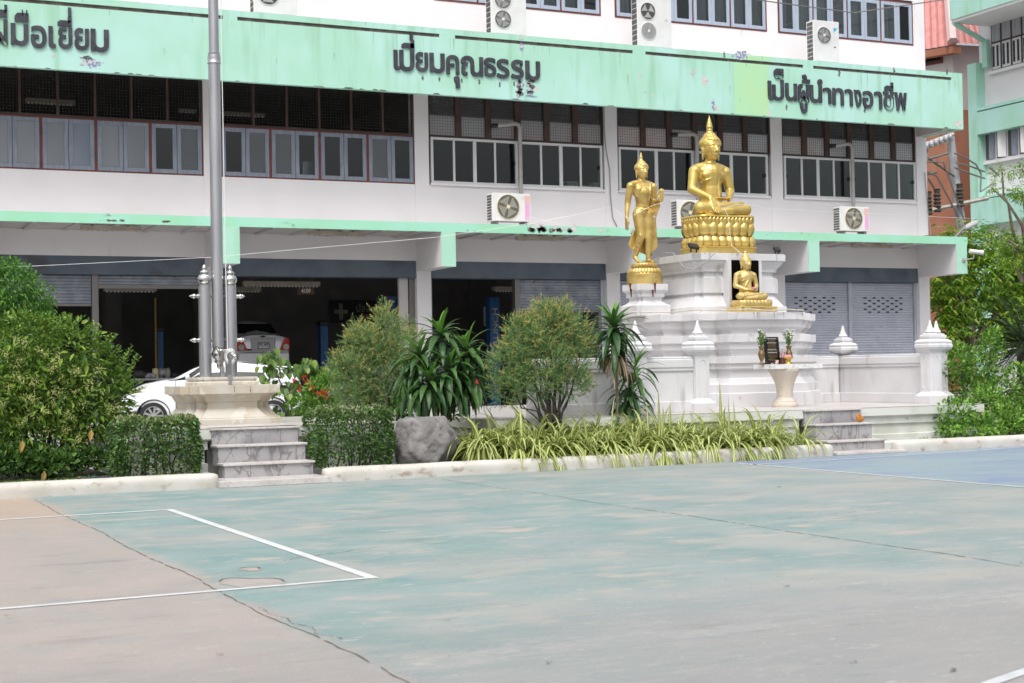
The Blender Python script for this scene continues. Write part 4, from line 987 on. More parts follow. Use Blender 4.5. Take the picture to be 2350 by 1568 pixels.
# papers and boxes standing behind the first floor panes
r = random.Random(61)
mt['paper'] = mat('stacked papers', (.62,.61,.58), (.5,.49,.46), 9, rough=.9, stretch=(1,1,9)); mt['box_b'] = mat('blue document box', (.10,.16,.30), rough=.7)
for i, (px, py, wd, h, m, lab) in enumerate(((438,378,.34,.34,'paper','stack of white papers behind the grey casement left of the flagpole'),(1218,412,.35,.12,'paper','low stack of papers behind the aluminium window above the left air conditioner'),(1262,414,.3,.12,'box_b','blue box behind the aluminium window left of the standing statue'),(1310,415,.35,.22,'paper','tall paper stack behind the aluminium window nearest the standing statue'),(1345,420,.3,.14,'paper','low paper pile at the right end of the middle aluminium window'),(1365,418,.2,.2,'paper','paper bundle in the last pane of the middle aluminium window'),(705,398,.3,.5,'steel','steel sink unit behind the dark casement right of the flagpole'),(250,370,.25,.16,'box_b','blue notice behind the grey casement on the left'))):
    X, Z = at(px, py, 37.5); t = thing('paper_stack' if m == 'paper' else 'storage_box', lab, 'papers' if m == 'paper' else 'box', (X, 37.5, 6.4), 'things behind the first floor windows')
    z = 6.42
    k = 0
    if m == 'paper':
        while z < 6.47+h: dz = r.uniform(.03,.06); o = r.uniform(-.03,.03); MB().box(X-wd/2+o, X+wd/2+o, 37.4+o, 37.62+o, z, z+dz-.003).build('bundle', mt[m], t); z += dz
    else: MB().box(X-wd/2, X+wd/2, 37.4, 37.62, z, z+h).build('body', mt[m], t, bevel=.01); MB().box(X-wd/2-.006, X+wd/2+.006, 37.395, 37.625, z+h+.001, z+h+.03).build('lid', mt[m], t)
# ------------------------------------------------------------------ statues
def remeshed(mb, name, m, par, voxel, smooth=3):
    o = mb.build(name, m, None)
    md = o.modifiers.new('r', 'REMESH'); md.mode = 'VOXEL'; md.voxel_size = voxel
    sm = o.modifiers.new('s', 'SMOOTH'); sm.factor = .5; sm.iterations = smooth
    bpy.context.view_layer.update()
    me = bpy.data.meshes.new_from_object(o.evaluated_get(bpy.context.evaluated_depsgraph_get()))
    me.materials.clear(); me.materials.append(m); me.name = name
    bpy.data.objects.remove(o)
    me.shade_smooth()
    o = bpy.data.objects.new(name, me); col.objects.link(o); o.parent = par
    return o
def chain(mb, pts, rs, n=14):
    for i in range(len(pts)-1): mb.cap(pts[i], pts[i+1], rs[i], rs[i+1], 0, n)
def hand(mb, w, d, pal, s, curl=.2, spread=.02, up=None, thumb=1):
    """palm from wrist w along d; pal = palm normal; five fingers of unequal length"""
    w, d, pal = Vector(w), Vector(d).normalized(), Vector(pal).normalized(); sd = d.cross(pal).normalized()
    for k in (-1.5,-.5,.5,1.5): mb.cap(w+sd*k*.018*s, w+d*.10*s+sd*k*.022*s, .021*s, .018*s, 0, 8)
    for k, l in ((-1.5,.080),(-.5,.100),(.5,.108),(1.5,.095)):
        a = w+d*.10*s+sd*k*.022*s; b = a+d*l*.5*s+sd*k*spread*s*.5; c = b+(d*math.cos(curl)+pal*math.sin(curl))*l*.5*s
        mb.cap(a, b, .0135*s, .0125*s, 0, 8); mb.cap(b, c, .0125*s, .009*s, 0, 8)
    a = w+d*.03*s+sd*thumb*.03*s; b = a+(d*.6+sd*thumb*.8).normalized()*.055*s; c = b+(d*.9+sd*thumb*.2).normalized()*.045*s
    mb.cap(a, b, .018*s, .015*s, 0, 8); mb.cap(b, c, .015*s, .010*s, 0, 8)
def buddha_head(mb, hz, s, y0=0., hair=True, flame=.0):
    """head centred at height hz (s = 1: head about .43 high)"""
    E = lambda c, r, n=16: mb.ell((c[0]*s, y0+c[1]*s, hz+c[2]*s), (r[0]*s, r[1]*s, r[2]*s), 0, n, 12)
    E((0,0,.0), (.162,.180,.205)); E((0,-.03,-.10), (.128,.138,.120)); E((0,-.115,-.175), (.040,.035,.030))
    E((0,-.155,-.04), (.10,.03,.10))
    mb.cap((0,y0-.172*s,hz+.04*s), (0,y0-.212*s,hz-.055*s), .014*s, .027*s); E((-.022,-.185,-.062),(.016,.018,.014)); E((.022,-.185,-.062),(.016,.018,.014))
    E((0,-.172,-.112), (.046,.022,.011)); E((0,-.168,-.130), (.036,.022,.012))
    for q in (-1, 1):
        E((q*.066,-.148,.005), (.040,.026,.020))
        mb.tube([(q*.022*s,y0-.176*s,hz+.045*s),(q*.062*s,y0-.172*s,hz+.064*s),(q*.115*s,y0-.135*s,hz+.045*s)], [.009*s,.011*s,.006*s], 6)
        E((q*.170,.015,-.03), (.020,.036,.075)); E((q*.168,.01,-.135), (.017,.022,.085))
    E((0,.022,.075), (.182,.195,.165)); E((0,.03,.215), (.112,.118,.085)); E((0,.03,.285), (.062,.066,.05))
    if hair:
        r = random.Random(2)
        for i in range(14):
            th = .10+i*.115
            nn = max(4, int(26*math.sin(th)))
            for j in range(nn):
                a = 2*math.pi*(j+.5*(i % 2))/nn; x, y, z = math.sin(th)*math.cos(a), math.sin(th)*math.sin(a), math.cos(th)
                if y < -.55 and z < .35+.18*abs(x): continue
                if z < -.12: continue
                E((x*.184, .022+y*.197, .075+z*.168), (.021,.021,.021), 6)
        for i in range(4):
            th = .5+i*.32; nn = int(16*math.sin(th))
            for j in range(nn): a = 2*math.pi*j/nn; E((math.sin(th)*math.cos(a)*.112,.03+math.sin(th)*math.sin(a)*.118,.215+math.cos(th)*.085),(.017,.017,.017),6)
    if flame:
        f0 = .31
        prof = [(.05,f0),(.062,f0+.03),(.05,f0+.05),(.066,f0+.09),(.05,f0+.12),(.052,f0+.15),(.036,f0+.18),(.036,f0+.205),(.022,f0+.235),(.012,f0+.275),(.004,f0+.31)]
        mb.lathe(0, y0+.03*s, [(r_*s*flame, hz+(f0+(z-f0)*flame)*s) for r_, z in prof], 10)
def seated(mb, s, mudra, robe):
    V = lambda x, y, z: (x*s, y*s, z*s)
    C = lambda a, b, ra, rb: mb.cap(V(*a), V(*b), ra*s, rb*s)
    E = lambda c, r: mb.ell(V(*c), V(*r), 0, 20, 14)
    E((0,.06,.16), (.36,.30,.18)); C((0,.06,.24),(0,.05,.56), .235,.215); E((0,.045,.40),(.225,.18,.2))
    E((0,.03,.78), (.29,.175,.20)); E((0,.03,.90),(.30,.15,.11)); C((0,.06,.55),(0,.045,.85), .21,.235)
    for q in (-1, 1):
        E((q*.12,-.075,.80),(.135,.075,.10)); E((q*.335,.05,.885), (.118,.118,.115)); C((q*.28,.06,.93),(0,.05,1.0), .10,.105)
    C((0,.04,.95),(0,.02,1.15), .108,.096)
    for k in range(3): mb.lathe(0, .03*s, [(.097*s,(1.03+k*.03)*s),(.106*s,(1.04+k*.03)*s),(.097*s,(1.05+k*.03)*s)], 18)
    # legs, half lotus
    C((-.20,.02,.15),(-.50,-.36,.135), .165,.125); C((.20,.02,.15),(.50,-.36,.135), .165,.125)
    C((.50,-.37,.12),(.1,-.50,.085), .115,.08); C((.1,-.50,.085),(-.28,-.47,.065), .08,.06); C((-.28,-.47,.06),(-.40,-.41,.055),.055,.04)
    C((-.50,-.37,.145),(-.08,-.45,.165), .12,.088); C((-.08,-.45,.165),(.24,-.44,.20), .088,.062); C((.24,-.44,.20),(.42,-.39,.245), .058,.034)
    E((0,-.25,.12),(.3,.22,.09))
    # left arm and hand in the lap
    C((.355,.05,.88),(.435,.03,.52), .105,.088); C((.435,.03,.52),(.20,-.27,.335), .086,.052)
    hand(mb, V(.19,-.28,.33), (-1,-.25,.0), (0,0,1), 1.55*s, .15, .01, thumb=-1)
    if mudra == 'earth':
        C((-.355,.05,.88),(-.44,-.0,.53), .105,.09); C((-.44,-.0,.53),(-.29,-.40,.33), .088,.054)
        hand(mb, V(-.28,-.425,.315), (.12,-.42,-.85), (0,.9,-.3), 1.6*s, .05, .012, thumb=1)
    else:
        C((-.355,.05,.88),(-.435,.03,.52), .105,.088); C((-.435,.03,.52),(-.18,-.30,.36), .086,.052)
        hand(mb, V(-.17,-.31,.365), (1,-.25,.0), (0,0,1), 1.55*s, .15, .01, thumb=1)
    # robe: sash and hem lines
    T = lambda pts, r: mb.tube([V(*p) for p in pts], r*s, 6)
    T([(.26,.0,1.0),(.17,-.10,.93),(.10,-.155,.84),(.07,-.155,.72),(.06,-.165,.55),(.06,-.19,.36)], .014)
    T([(.10,-.155,.80),(-.08,-.155,.74),(-.2,-.12,.70),(-.28,-.03,.66)], .012)
    T([(-.50,-.49,.13),(-.48,-.45,.23),(-.42,-.35,.27)], .012); T([(.43,-.50,.06),(.47,-.48,.16),(.44,-.4,.24)], .012)
    T([(-.42,-.1,.50),(-.36,-.11,.44),(-.31,-.02,.42)], .010)
    if robe:
        for k in range(7):
            u = k/6.
            T([(.22-.02*k,-.09,.98-.02*k),(.08-.04*k,-.175,.80-.05*k),(-.10-.03*k,-.155,.62-.055*k),(-.17-.012*k,-.1,.50-.05*k)], .013)
        for k in range(6):
            T([(.02+.07*k,-.56+.018*k,.02),(.06+.08*k,-.575+.02*k,.09),(.12+.085*k,-.52+.03*k,.17)], .011)
            T([(-.5+.08*k,-.47-.015*k,.06),(-.46+.09*k,-.52+.005*k,.15),(-.40+.10*k,-.45,.24)], .011)
        for k in range(4): T([(.44-.02*k,-.04,.62-.0*k),(.47,-.02,.5-.05*k),(.40-.05*k,-.12-.05*k,.40-.03*k)], .011)
def rrect(hx, hy, r, n=8):
    pts = []
    for cx, cy, a0 in ((hx-r,-hy+r,-90),(hx-r,hy-r,0),(-hx+r,hy-r,90),(-hx+r,-hy+r,180)):
        for k in range(n+1): a = R(a0+90*k/n); pts.append((cx+r*math.cos(a), cy+r*math.sin(a)))
    return pts
def perim(pts, n):
    P = [Vector(p) for p in pts]; P.append(P[0]); L = [0]
    for a, b in zip(P, P[1:]): L.append(L[-1]+(b-a).length)
    out = []
    for k in range(n):
        t = L[-1]*(k+.5)/n
        for i in range(len(P)-1):
            if L[i+1] >= t:
                d = (P[i+1]-P[i]).normalized(); q = P[i]+d*(t-L[i]); out.append((q, Vector((d.y, -d.x)))); break
    return out
def petal(mb, q, nrm, z0, z1, w, bulge, lean=0., m=0, tip=True):
    """one lotus petal standing on the outline point q, bulging outwards"""
    t = Vector((-nrm.y, nrm.x)); rows = []
    for i in range(9):
        v = i/8; hw = w/2*(math.sin(math.pi*min(1, .18+v*.66))**.8)*(1-(max(0, v-.72)/.28)**2*.97 if tip else 1.)
        row = []
        for j in range(9):
            u = j/4-1; d = bulge*(math.sin(math.pi*(.12+.76*v)))*(1-.75*u*u)+lean*v
            p = q+t*(hw*u)+nrm*d; row.append((p.x, p.y, z0+(z1-z0)*v))
        rows.append(row)
    return mb.loft(rows, m, cap=False, closed=False)
# --- large seated statue
g0 = at(1650, 578, 24.45)[1]
BX2, BY2 = 16.26, 24.88
t = thing('seated_statue', 'large golden seated statue with a flame topknot on a double lotus base', 'statue', (BX2, BY2, ZB), 'golden statues of the shrine')
pxm = .3001/118.*1.075
hB = 1088
L_ = {y: ZB+(hB-y)*pxm for y in (1088,1035,1028,958,950,820,808,800)}
b = MB(); O = lambda hx, hy, r_, z: [(BX2+x, BY2+y, z) for x, y in rrect(hx, hy, r_)]
b.loft([O(.655,.43,.15,ZB-.002), O(.655,.43,.15,L_[1035])]); b.build('base_block', mt['gold'], t, smooth=40, bevel=.008)
b = MB(); b.loft([O(.655,.43,.15,L_[1035]-.001), O(.67,.445,.15,L_[1028]), O(.61,.39,.15,L_[1028]+.03), O(.61,.39,.15,L_[958]), O(.57,.35,.14,L_[950]), O(.585,.365,.14,L_[950]+.1), O(.615,.40,.15,L_[820]), O(.64,.42,.15,L_[820]+.008), O(.64,.42,.15,L_[808]), O(.62,.40,.14,L_[800])])
for q, n_ in perim(rrect(.61,.39,.16), 22): petal(b, Vector((BX2,BY2))+q, n_, L_[958]+.01, L_[1028]+.0, .21, .075, 0, 0, False)
for q, n_ in perim(rrect(.575,.355,.15), 20): petal(b, Vector((BX2,BY2))+q, n_, L_[950]-.01, L_[950]+.27, .225, .085, .04)
pts22 = perim(rrect(.575,.355,.15), 20)
for i in range(20):
    q = (pts22[i][0]+pts22[(i+1) % 20][0])/2; n_ = (pts22[i][1]+pts22[(i+1) % 20][1]).normalized()
    petal(b, Vector((BX2,BY2))+q, n_, L_[950]+.06, L_[820]-.01, .20, .045, .05)
for i in range(44):
    q, n_ = perim(rrect(.60,.39,.15), 44)[i]; petal(b, Vector((BX2,BY2))+q, n_, L_[950]+.2, L_[820]+.004, .10, .03, .035)
b.build('lotus_base', mt['gold'], t, smooth=55)
mb = MB(); SB = 1.03
seated(mb, SB, 'earth', False); buddha_head(mb, 1.315*SB, 1.06*SB, 0., True, 1.0)
fig = remeshed(mb, 'figure', mt['gold'], t, .0125, 2)
fig.location = (-.03, .14, L_[800]-ZB-.012)
# --- small seated statue on the ledge
CX, CY = at(1726, 712, 23.62)[0], 23.62
t = thing('seated_statue', 'small matt golden seated statue in pleated robes in front of the dark niche', 'statue', (CX, CY, ZT), 'golden statues of the shrine')
pm = .1244/122.; hb_ = {y: ZT+(1312-y)*pm for y in (1312,1198,1190,1080)}
b = MB(); b.box(CX-.41, CX+.41, CY-.23, CY+.23, ZT+.004, hb_[1198]); b.build('base_block', mt['goldmat'], t, bevel=.012)
b = MB(); r_ = random.Random(4)
b.lathe_axis((CX-.36,CY-.232,ZT+.065), (0,-1,0), [(.036,0),(.036,.004),(.028,.004),(.028,.001),(.012,.001),(.012,.004),(.001,.004)], 18)
for k2, zz in ((0,ZT+.082),(1,ZT+.05)):
    xx = CX-.27+(.10 if k2 == 0 else 0)
    while xx < CX+(.14 if k2 == 0 else .30): l = r_.uniform(.012,.03); b.box(xx, xx+l, CY-.233, CY-.229, zz-.011, zz+.011); xx += l+.008
b.build('inscription', mat('worn inscription', (.28,.20,.07), rough=.6), t)
b = MB(); O = lambda hx, hy, r_, z: [(CX-.01+x, CY+y, z) for x, y in rrect(hx, hy, r_)]
b.loft([O(.35,.20,.1,hb_[1198]-.001), O(.36,.21,.12,hb_[1190]+.01), O(.34,.19,.1,hb_[1080]-.02), O(.36,.21,.1,hb_[1080])])
for q, n_ in perim(rrect(.355,.205,.12), 26): petal(b, Vector((CX-.01,CY))+q, n_, hb_[1080]-.004, hb_[1190]-.006, .105, .028, 0, 0, False)
b.build('lotus_base', mt['goldmat'], t, smooth=55)
mb = MB(); S2 = .535
seated(mb, S2, 'lap', True); buddha_head(mb, 1.31*S2, 1.12*S2, 0., False, .0)
mb.lathe(0, .03*S2, [(.05*S2,1.66*S2),(.06*S2,1.70*S2),(.035*S2,1.74*S2),(.003,1.76*S2)], 12)
fig = remeshed(mb, 'figure', mt['goldmat'], t, .0075, 1)
fig.location = (-.07, .07, hb_[1080]-ZT-.005)
gx = CX-.04
lot = MB()
for i in range(10): a = i*.63; lot.ell((gx+.03*math.cos(a),CY-.14+.03*math.sin(a),hb_[1080]+.215), (.02,.02,.028), 0, 8, 5)
tag(lot.build('lotus_offering', mat('pink lotus', (.6,.12,.22), (.5,.3,.35), 30, rough=.7)), 'pink lotus offering resting in the hands of the small seated statue', 'flower')
# --- standing (walking) statue
WX, WY = QX-.01, QY
t = thing('standing_statue', 'golden standing statue with one raised hand and a flowing robe', 'statue', (WX, WY, ZQ), 'golden statues of the shrine')
pw = .3001/120.; zq2 = {y: ZQ+(1330-y)*pw for y in (1330,1255,1240,1215,1208,1165)}
b = MB(); b.lathe(WX, WY, [(.345,ZQ-.002),(.345,zq2[1255]),(.33,zq2[1255]+.006)], 40); b.build('base_drum', mt['goldold'], t, smooth=40)
b = MB(); b.lathe(WX, WY, [(.33,zq2[1255]+.005),(.325,zq2[1240]),(.26,zq2[1215]+.01),(.225,zq2[1208]+.01),(.245,zq2[1208]+.05),(.25,zq2[1165]-.02),(.235,zq2[1165])], 40)
circ = lambda r_: [(r_*math.cos(2*math.pi*i/48), r_*math.sin(2*math.pi*i/48)) for i in range(48)]
for q, n_ in perim(circ(.285), 30): petal(b, Vector((WX,WY))+q, n_, zq2[1208]+.005, zq2[1240]-.008, .07, .022, .045, 0, False)
for q, n_ in perim(circ(.235), 22): petal(b, Vector((WX,WY))+q, n_, zq2[1208]+.012, zq2[1165]-.006, .075, .022, 0, 0, False)
b.build('lotus_base', mt['goldold'], t, smooth=55)
mb = MB()
C = lambda a, b, ra, rb: mb.cap(a, b, ra, rb)
E = lambda c, r: mb.ell(c, r, 0, 20, 14)
E((0,.02,1.0),(.175,.13,.14)); C((0,.02,.98),(0,.01,1.16),.14,.125); E((0,.0,1.38),(.20,.125,.16)); C((0,.01,1.15),(0,.0,1.36),.125,.155); E((0,.01,1.49),(.22,.10,.08))
for q in (-1, 1):
    E((q*.085,-.065,1.42),(.095,.055,.075)); E((q*.245,.01,1.49),(.08,.08,.08)); C((q*.2,.02,1.52),(0,.02,1.57),.07,.075)
C((0,.01,1.52),(0,.0,1.67),.074,.066)
buddha_head(mb, 1.785, .70, .0, True, .78)
# legs: left straight, right trailing with lifted heel
C((.085,-.0,.95),(.08,-.05,.52),.128,.085); C((.08,-.05,.52),(.085,-.03,.10),.085,.046)
C((-.085,.0,.95),(-.09,-.06,.52),.128,.085); C((-.09,-.06,.52),(-.135,.10,.13),.085,.046)
C((.085,-.01,.055),(.095,-.17,.03),.045,.030); E((.085,.0,.05),(.042,.055,.05))
for k in range(5): C((.066+k*.015,-.17,.025),(.064+k*.016,-.215+.008*k,.018),.013,.010)
C((-.135,.10,.13),(-.13,-.03,.035),.043,.034); C((-.13,-.03,.03),(-.125,-.10,.022),.032,.022)
for k in range(5): C((-.155+k*.014,-.095,.02),(-.158+k*.015,-.14,.015),.012,.010)
# arms
C((-.255,.01,1.49),(-.30,.05,1.16),.075,.058); C((-.30,.05,1.16),(-.355,.0,.86),.058,.036)
hand(mb, (-.358,-.0,.85), (-.02,-.06,-1), (1,0,0), 1.05, .12, .015, thumb=1)
C((.255,.01,1.49),(.285,.06,1.18),.075,.060); C((.285,.06,1.18),(.27,-.22,1.20),.058,.036)
hand(mb, (.27,-.235,1.205), (.02,-.06,1), (0,-1,0), 1.1, -.05, .015, thumb=-1)
# robe: panel hanging from the raised arm, hem behind the legs
def sheet(pts, th): 
    mb.loft([[(x,y+th,z) for x,y,z in pts],[(x,y-th,z) for x,y,z in pts]])
sheet([(.20,.06,1.28),(.10,.08,.9),(.0,.10,.5),(-.06,.10,.24),(.08,.085,.19),(.20,.07,.20),(.28,.05,.26),(.335,.02,.36),(.315,.01,.48),(.30,.0,.66),(.29,-.0,.85),(.285,-.08,.98),(.28,-.20,1.12),(.285,-.12,1.20)], .016)
sheet([(.0,.10,.8),(-.13,.10,.66),(-.20,.10,.55),(-.235,.11,.45),(-.27,.11,.36),(-.255,.11,.33),(-.17,.10,.27),(-.05,.10,.23),(.05,.1,.2),(.1,.1,.5)], .018)
T = lambda pts, r_: mb.tube(pts, r_, 6)
T([(-.17,-.07,.36),(-.155,-.13,.45),(-.14,-.135,.55)],.010)
for z, dx in ((.27,.0),): T([(.03,-.065,z),(.085,-.09,z-.02),(.14,-.06,z)], .010); T([(-.17,.0,z+.02),(-.13,-.035,z),(-.075,.0,z+.02)], .010)
T([(.18,-.02,1.56),(.13,-.10,1.50),(.10,-.135,1.40),(.12,-.125,1.28),(.17,-.08,1.18)],.010)
T([(-.15,-.06,1.055),(0,-.135,1.03),(.15,-.06,1.055)],.010)
T([(-.10,-.135,1.03-.02),(-.02,-.13,.8),(.0,-.10,.4)],.008)
fig = remeshed(mb, 'figure', mt['goldold'], t, .0085, 2)
fig.location = (-.0, .02, zq2[1165]-ZQ-.006)
# sacred thread
hp = Vector((WX+.27, WY-.24, ZQ+zq2[1165]-ZQ+1.15))
th = [(gz(0,0,0)[0]*0+at(-60,613,29)[0],29,at(-60,613,29)[1])]
th += [(at(x,y,Y)[0],Y,at(x,y,Y)[1]) for x,y,Y in ((75,611,29),(300,600,28.5),(490,590.5,28),(700,571,27.3),(1000,545,26.5),(1205,515,25.8),(1330,492,25.3),(1400,474,25.1))]
th += [(WX-.36,WY-.05,zq2[1165]+.86),(WX-.12,WY-.19,zq2[1165]+1.0),(WX+.1,WY-.2,zq2[1165]+1.1),tuple(hp)]
cable(th, .004, 'white sacred thread from the left shrubs to the raised hand of the standing statue', 'string', 'sacred_thread', None, 'thread')
hx, hy, hz_ = BX2-.30, BY2-.45, L_[800]+.12
cable([(hx,hy,hz_+.12),(hx+.02,hy-.10,hz_-.02),(BX2+.1,BY2-.56,hz_+.06),(BX2+.55,BY2-.44,hz_+.07)]+[(at(x,y,Y)[0],Y,at(x,y,Y)[1]) for x,y,Y in ((1765,478,25),(1880,485,26),(2060,494,28),(2240,502,30))], .004, 'white sacred thread from the lap of the large seated statue to the right', 'string', 'sacred_thread', None, 'thread')
cable([(hx+.05,hy-.17,hz_-.02),(hx+.1,BY2-.66,L_[820]),(hx+.16,BY2-.68,L_[1028]),(hx+.22,24.0,ZB+.01),(hx+.27,23.95,ZB-.3),(hx+.34,23.97,ZB-.62)], .004, 'white thread hanging from the large seated statue down its lotus base', 'string', 'sacred_thread', None, 'thread')

# ------------------------------------------------------------------ flagpole group
PX_, PY_ = 5.86, 22.75
# platform
fp = thing('flagpole_platform', 'pale marble topped platform carrying the flagpole pedestal', 'platform', (5.8, 20.7, 0))
for x0, x1 in ((3.9,5.13),(6.44,8.05)):
    MB().loft([plat_ring(x0,x1,20.74,25.2,d,z*.735/.715 if z > .1 else z) for d, z in PRO]).build('platform_side', mt['plasterg'], fp)
MB().box(5.17, 6.40, 20.95, 25.2, .02, .728).build('platform_core', mt['plasterg'], fp)
MB().box(3.86, 8.1, 20.68, 25.25, .73, .735).build('platform_floor', mt['marble'], fp)
# pedestal
def zp(x, y, Y=22.3): return at(x, y, Y)[1]
yy = lambda z7: 774.5+z7*.1953
pd_ = thing('flagpole_pedestal', 'moulded cream stone pedestal with stepped corners under the flagpole', 'pedestal', (PX_, PY_, .735))
zz = {k: zp(560, yy(k), 22.28) for k in (1010,950,930,830,745,660,640,560,545,470)}
for q, (prof, nm) in enumerate((([(.15,.733),(.15,zz[950]),(.12,zz[950]+.008),(.12,zz[930]),(.09,zz[930]+.008),(.035,zz[830]-.05),(.0,zz[830]-.01),(.0,zz[830]),(-.015,zz[830]+.005),(-.015,zz[745]-.01),(.01,zz[745]),(.01,zz[745]+.012),(.045,zz[660]-.03),(.085,zz[660]-.008),(.085,zz[660]),(.13,zz[660]+.004),(.13,zz[560])], 'pedestal_body'),)):
    o = MB().loft([redent(PX_, PY_, .44, .12, 2, d-.05, z) for d, z in prof]).build(nm, mt['stone'], pd_, bevel=.012)
zt0 = zz[560]
zt1 = at(560, yy(462), 22.35)[1]
MB().loft([redent(PX_, PY_, .40, .07, 1, d, z) for d, z in [(-.0,zt0-.001),(-.0,zt0+.05),(-.03,zt0+.06),(-.03,zt0+.075),(-.015,zt0+.085),(-.015,zt1)]]).build('pedestal_top', mt['stone'], pd_, bevel=.012)
jt = MB()
for xx in (PX_-.02, PX_+.22):
    jt.box(xx, xx+.006, PY_-.815, PY_-.79, zz[640], zz[560]-.01)
jt.build('joint', mt['peelk'], pd_)
# two steel posts
def steel_post(x, y, z0, z1, r_, label, side):
    t = thing('steel_post', label, 'post', (x, y, z0), 'steel posts clamping the flagpole')
    s_ = MB(); s_.lathe(x, y, [(r_,z0-.001),(r_,z1)], 28); s_.build('shaft', mt['steel'], t, smooth=40)
    k = r_/.118
    f_ = MB(); f_.lathe(x, y, [(r_*1.02,z1-.0),(r_*1.04,z1+.01),(r_*1.04,z1+.03*k),(r_*.95,z1+.035*k),(r_*1.0,z1+.05*k),(r_*.85,z1+.055*k),(r_*1.12,z1+.09*k),(r_*1.2,z1+.13*k),(r_*1.12,z1+.18*k),(r_*.8,z1+.22*k),(r_*.62,z1+.235*k),(r_*.78,z1+.26*k),(r_*.70,z1+.29*k),(r_*.42,z1+.31*k),(r_*.32,z1+.32*k),(r_*.40,z1+.35*k),(r_*.28,z1+.39*k),(r_*.08,z1+.42*k),(.001,z1+.43*k)], 28)
    f_.build('finial', mt['steels'], t, smooth=60)
    for zz_ in (at(470,680,y)[1], at(470,781,y)[1]):
        b_ = MB(); b_.lathe_axis((x+side*(r_-.005),y,zz_), (side,0,0), [(.03,0),(.032,.03),(.022,.035),(.026,.05),(.036,.065),(.038,.08),(.026,.095),(.03,.105),(.016,.12),(.008,.14),(.001,.15)], 14)
        b_.build('bolt', mt['steels'], t, smooth=60)
        b_ = MB(); b_.lathe_axis((x-side*(r_-.005),y,zz_), (-side,0,0), [(.022,0),(.022,.05)], 10); b_.build('spacer', mt['steeld'], t)
    return t
yS = 22.7
xa, xb = at(470.5, 760, yS)[0], at(529.5, 760, yS)[0]
za = at(470, 657, yS)[1]
steel_post(xa, yS, zt1, za, (at(484.5,760,yS)[0]-at(457,760,yS)[0])/2, 'left steel post with an onion finial beside the flagpole', -1)
steel_post(xb, yS, zt1, za-.005, (at(543,760,yS)[0]-at(516,760,yS)[0])/2, 'right steel post with an onion finial beside the flagpole', 1)
xc = at(500.5, 760, yS)[0]; rp = (at(513.5,700,yS)[0]-at(487,700,yS)[0])/2
zb_ = at(500, 795, yS)[1]; zc_ = at(496, 135, yS)[1]
t = thing('flagpole', 'tall weathered steel flagpole clamped between two posts', 'flagpole', (xc, yS, zb_))
p = MB(); p.lathe(xc, yS, [(rp,zb_),(rp,zc_-.05)], 32); p.build('lower_pole', mt['steel'], t, smooth=40)
p = MB(); p.lathe(xc, yS, [(rp*.86,zc_+.04),(rp*.82,zc_+5)], 32); p.build('upper_pole', mt['steel'], t, smooth=40)
p = MB(); p.lathe(xc, yS, [(rp*1.0,zc_-.085),(rp*1.14,zc_-.08),(rp*1.14,zc_-.06),(rp*1.05,zc_-.05),(rp*1.12,zc_-.01),(rp*1.05,zc_+.05),(rp*.9,zc_+.055),(rp*.98,zc_+.07),(rp*.98,zc_+.085),(rp*.84,zc_+.09)], 32); p.build('collar', mt['steel'], t, smooth=50)
p = MB(); k = rp/.118
p.lathe(xc, yS, [(rp*1.01,zb_+.001),(rp*1.02,zb_-.02),(rp*.92,zb_-.03),(rp*.92,zb_-.06),(rp*1.1,zb_-.09),(rp*1.14,zb_-.13),(rp*1.0,zb_-.17),(rp*.7,zb_-.2),(rp*.6,zb_-.215),(rp*.68,zb_-.235),(rp*.6,zb_-.255),(rp*.38,zb_-.265),(rp*.30,zb_-.28),(rp*.36,zb_-.3),(rp*.22,zb_-.33),(.001,zb_-.35)], 28); p.build('bottom_finial', mt['steels'], t, smooth=60)
zz_ = at(508,805,yS-.15)[1]
rp_ = MB(); rr = random.Random(9)
xr = xc+rp+.012
rp_.tube([(xr+.0,yS-.05,zc_+5),(xr+.005,yS-.05,zc_),(xr+.012,yS-.07,3.2),(xr+.015,yS-.1,zz_+.02)], .007, 5)
for k in range(5):
    a = rr.uniform(0,1); rp_.tube([(xr+.01+.09*math.cos(i*.7)*(.6+.4*a), yS-.27-.02*math.sin(i), zz_-.09+.12*math.sin(i*.7)*(.6+.5*a)) for i in range(10)], .004, 5)
rp_.build('halyard', mt['string'], t)
cl = MB()
cl.lathe_axis((xc-.02,yS-.16,zz_-.0), (1,-.0,0), [(.001,-.05),(.02,-.04),(.03,-.02),(.02,0),(.03,.02),(.022,.04),(.022,.14),(.03,.16),(.02,.18),(.03,.2),(.02,.22),(.001,.235)], 12)
cl.lathe_axis((xr+.03,yS-.12,zz_-.02), (.25,-.9,-.4), [(.02,0),(.02,.16),(.034,.165),(.04,.18),(.03,.21),(.015,.22),(.001,.22)], 12)
tag(cl.build('cleat', mt['steels'], smooth=50), 'polished steel cleat wrapped with the white halyard below the flagpole', 'cleat')
for (px, ytop, ybot, Y, lab) in ((527.5,806,865,22.62,'short steel bar standing behind the cleat'),(529,0,0,0,'')):
    pass
for i, (px, yt, yb, Y, lab) in enumerate(((510,806,865,22.5,'slim steel bar standing on the upper step of the flagpole pedestal'),(528.5,820,884,22.02,'slim steel bar with a socket standing on the lower step of the flagpole pedestal'))):
    z0 = zt1 if i == 0 else zt0; X = at(px, yb, Y)[0]; z1 = at(px, yt, Y)[1]
    t = thing('steel_bar', lab, 'bar', (X, Y, z0)); b = MB(); b.sq(X, Y, [(.02,z0+.1),(.02,z1)]); b.build('bar', mt['steeld'], t); b = MB(); b.sq(X, Y, [(.024,z0-.001),(.024,z0+.08),(.032,z0+.085),(.032,z0+.15),(.024,z0+.155)]); b.build('socket', mt['steel'], t)
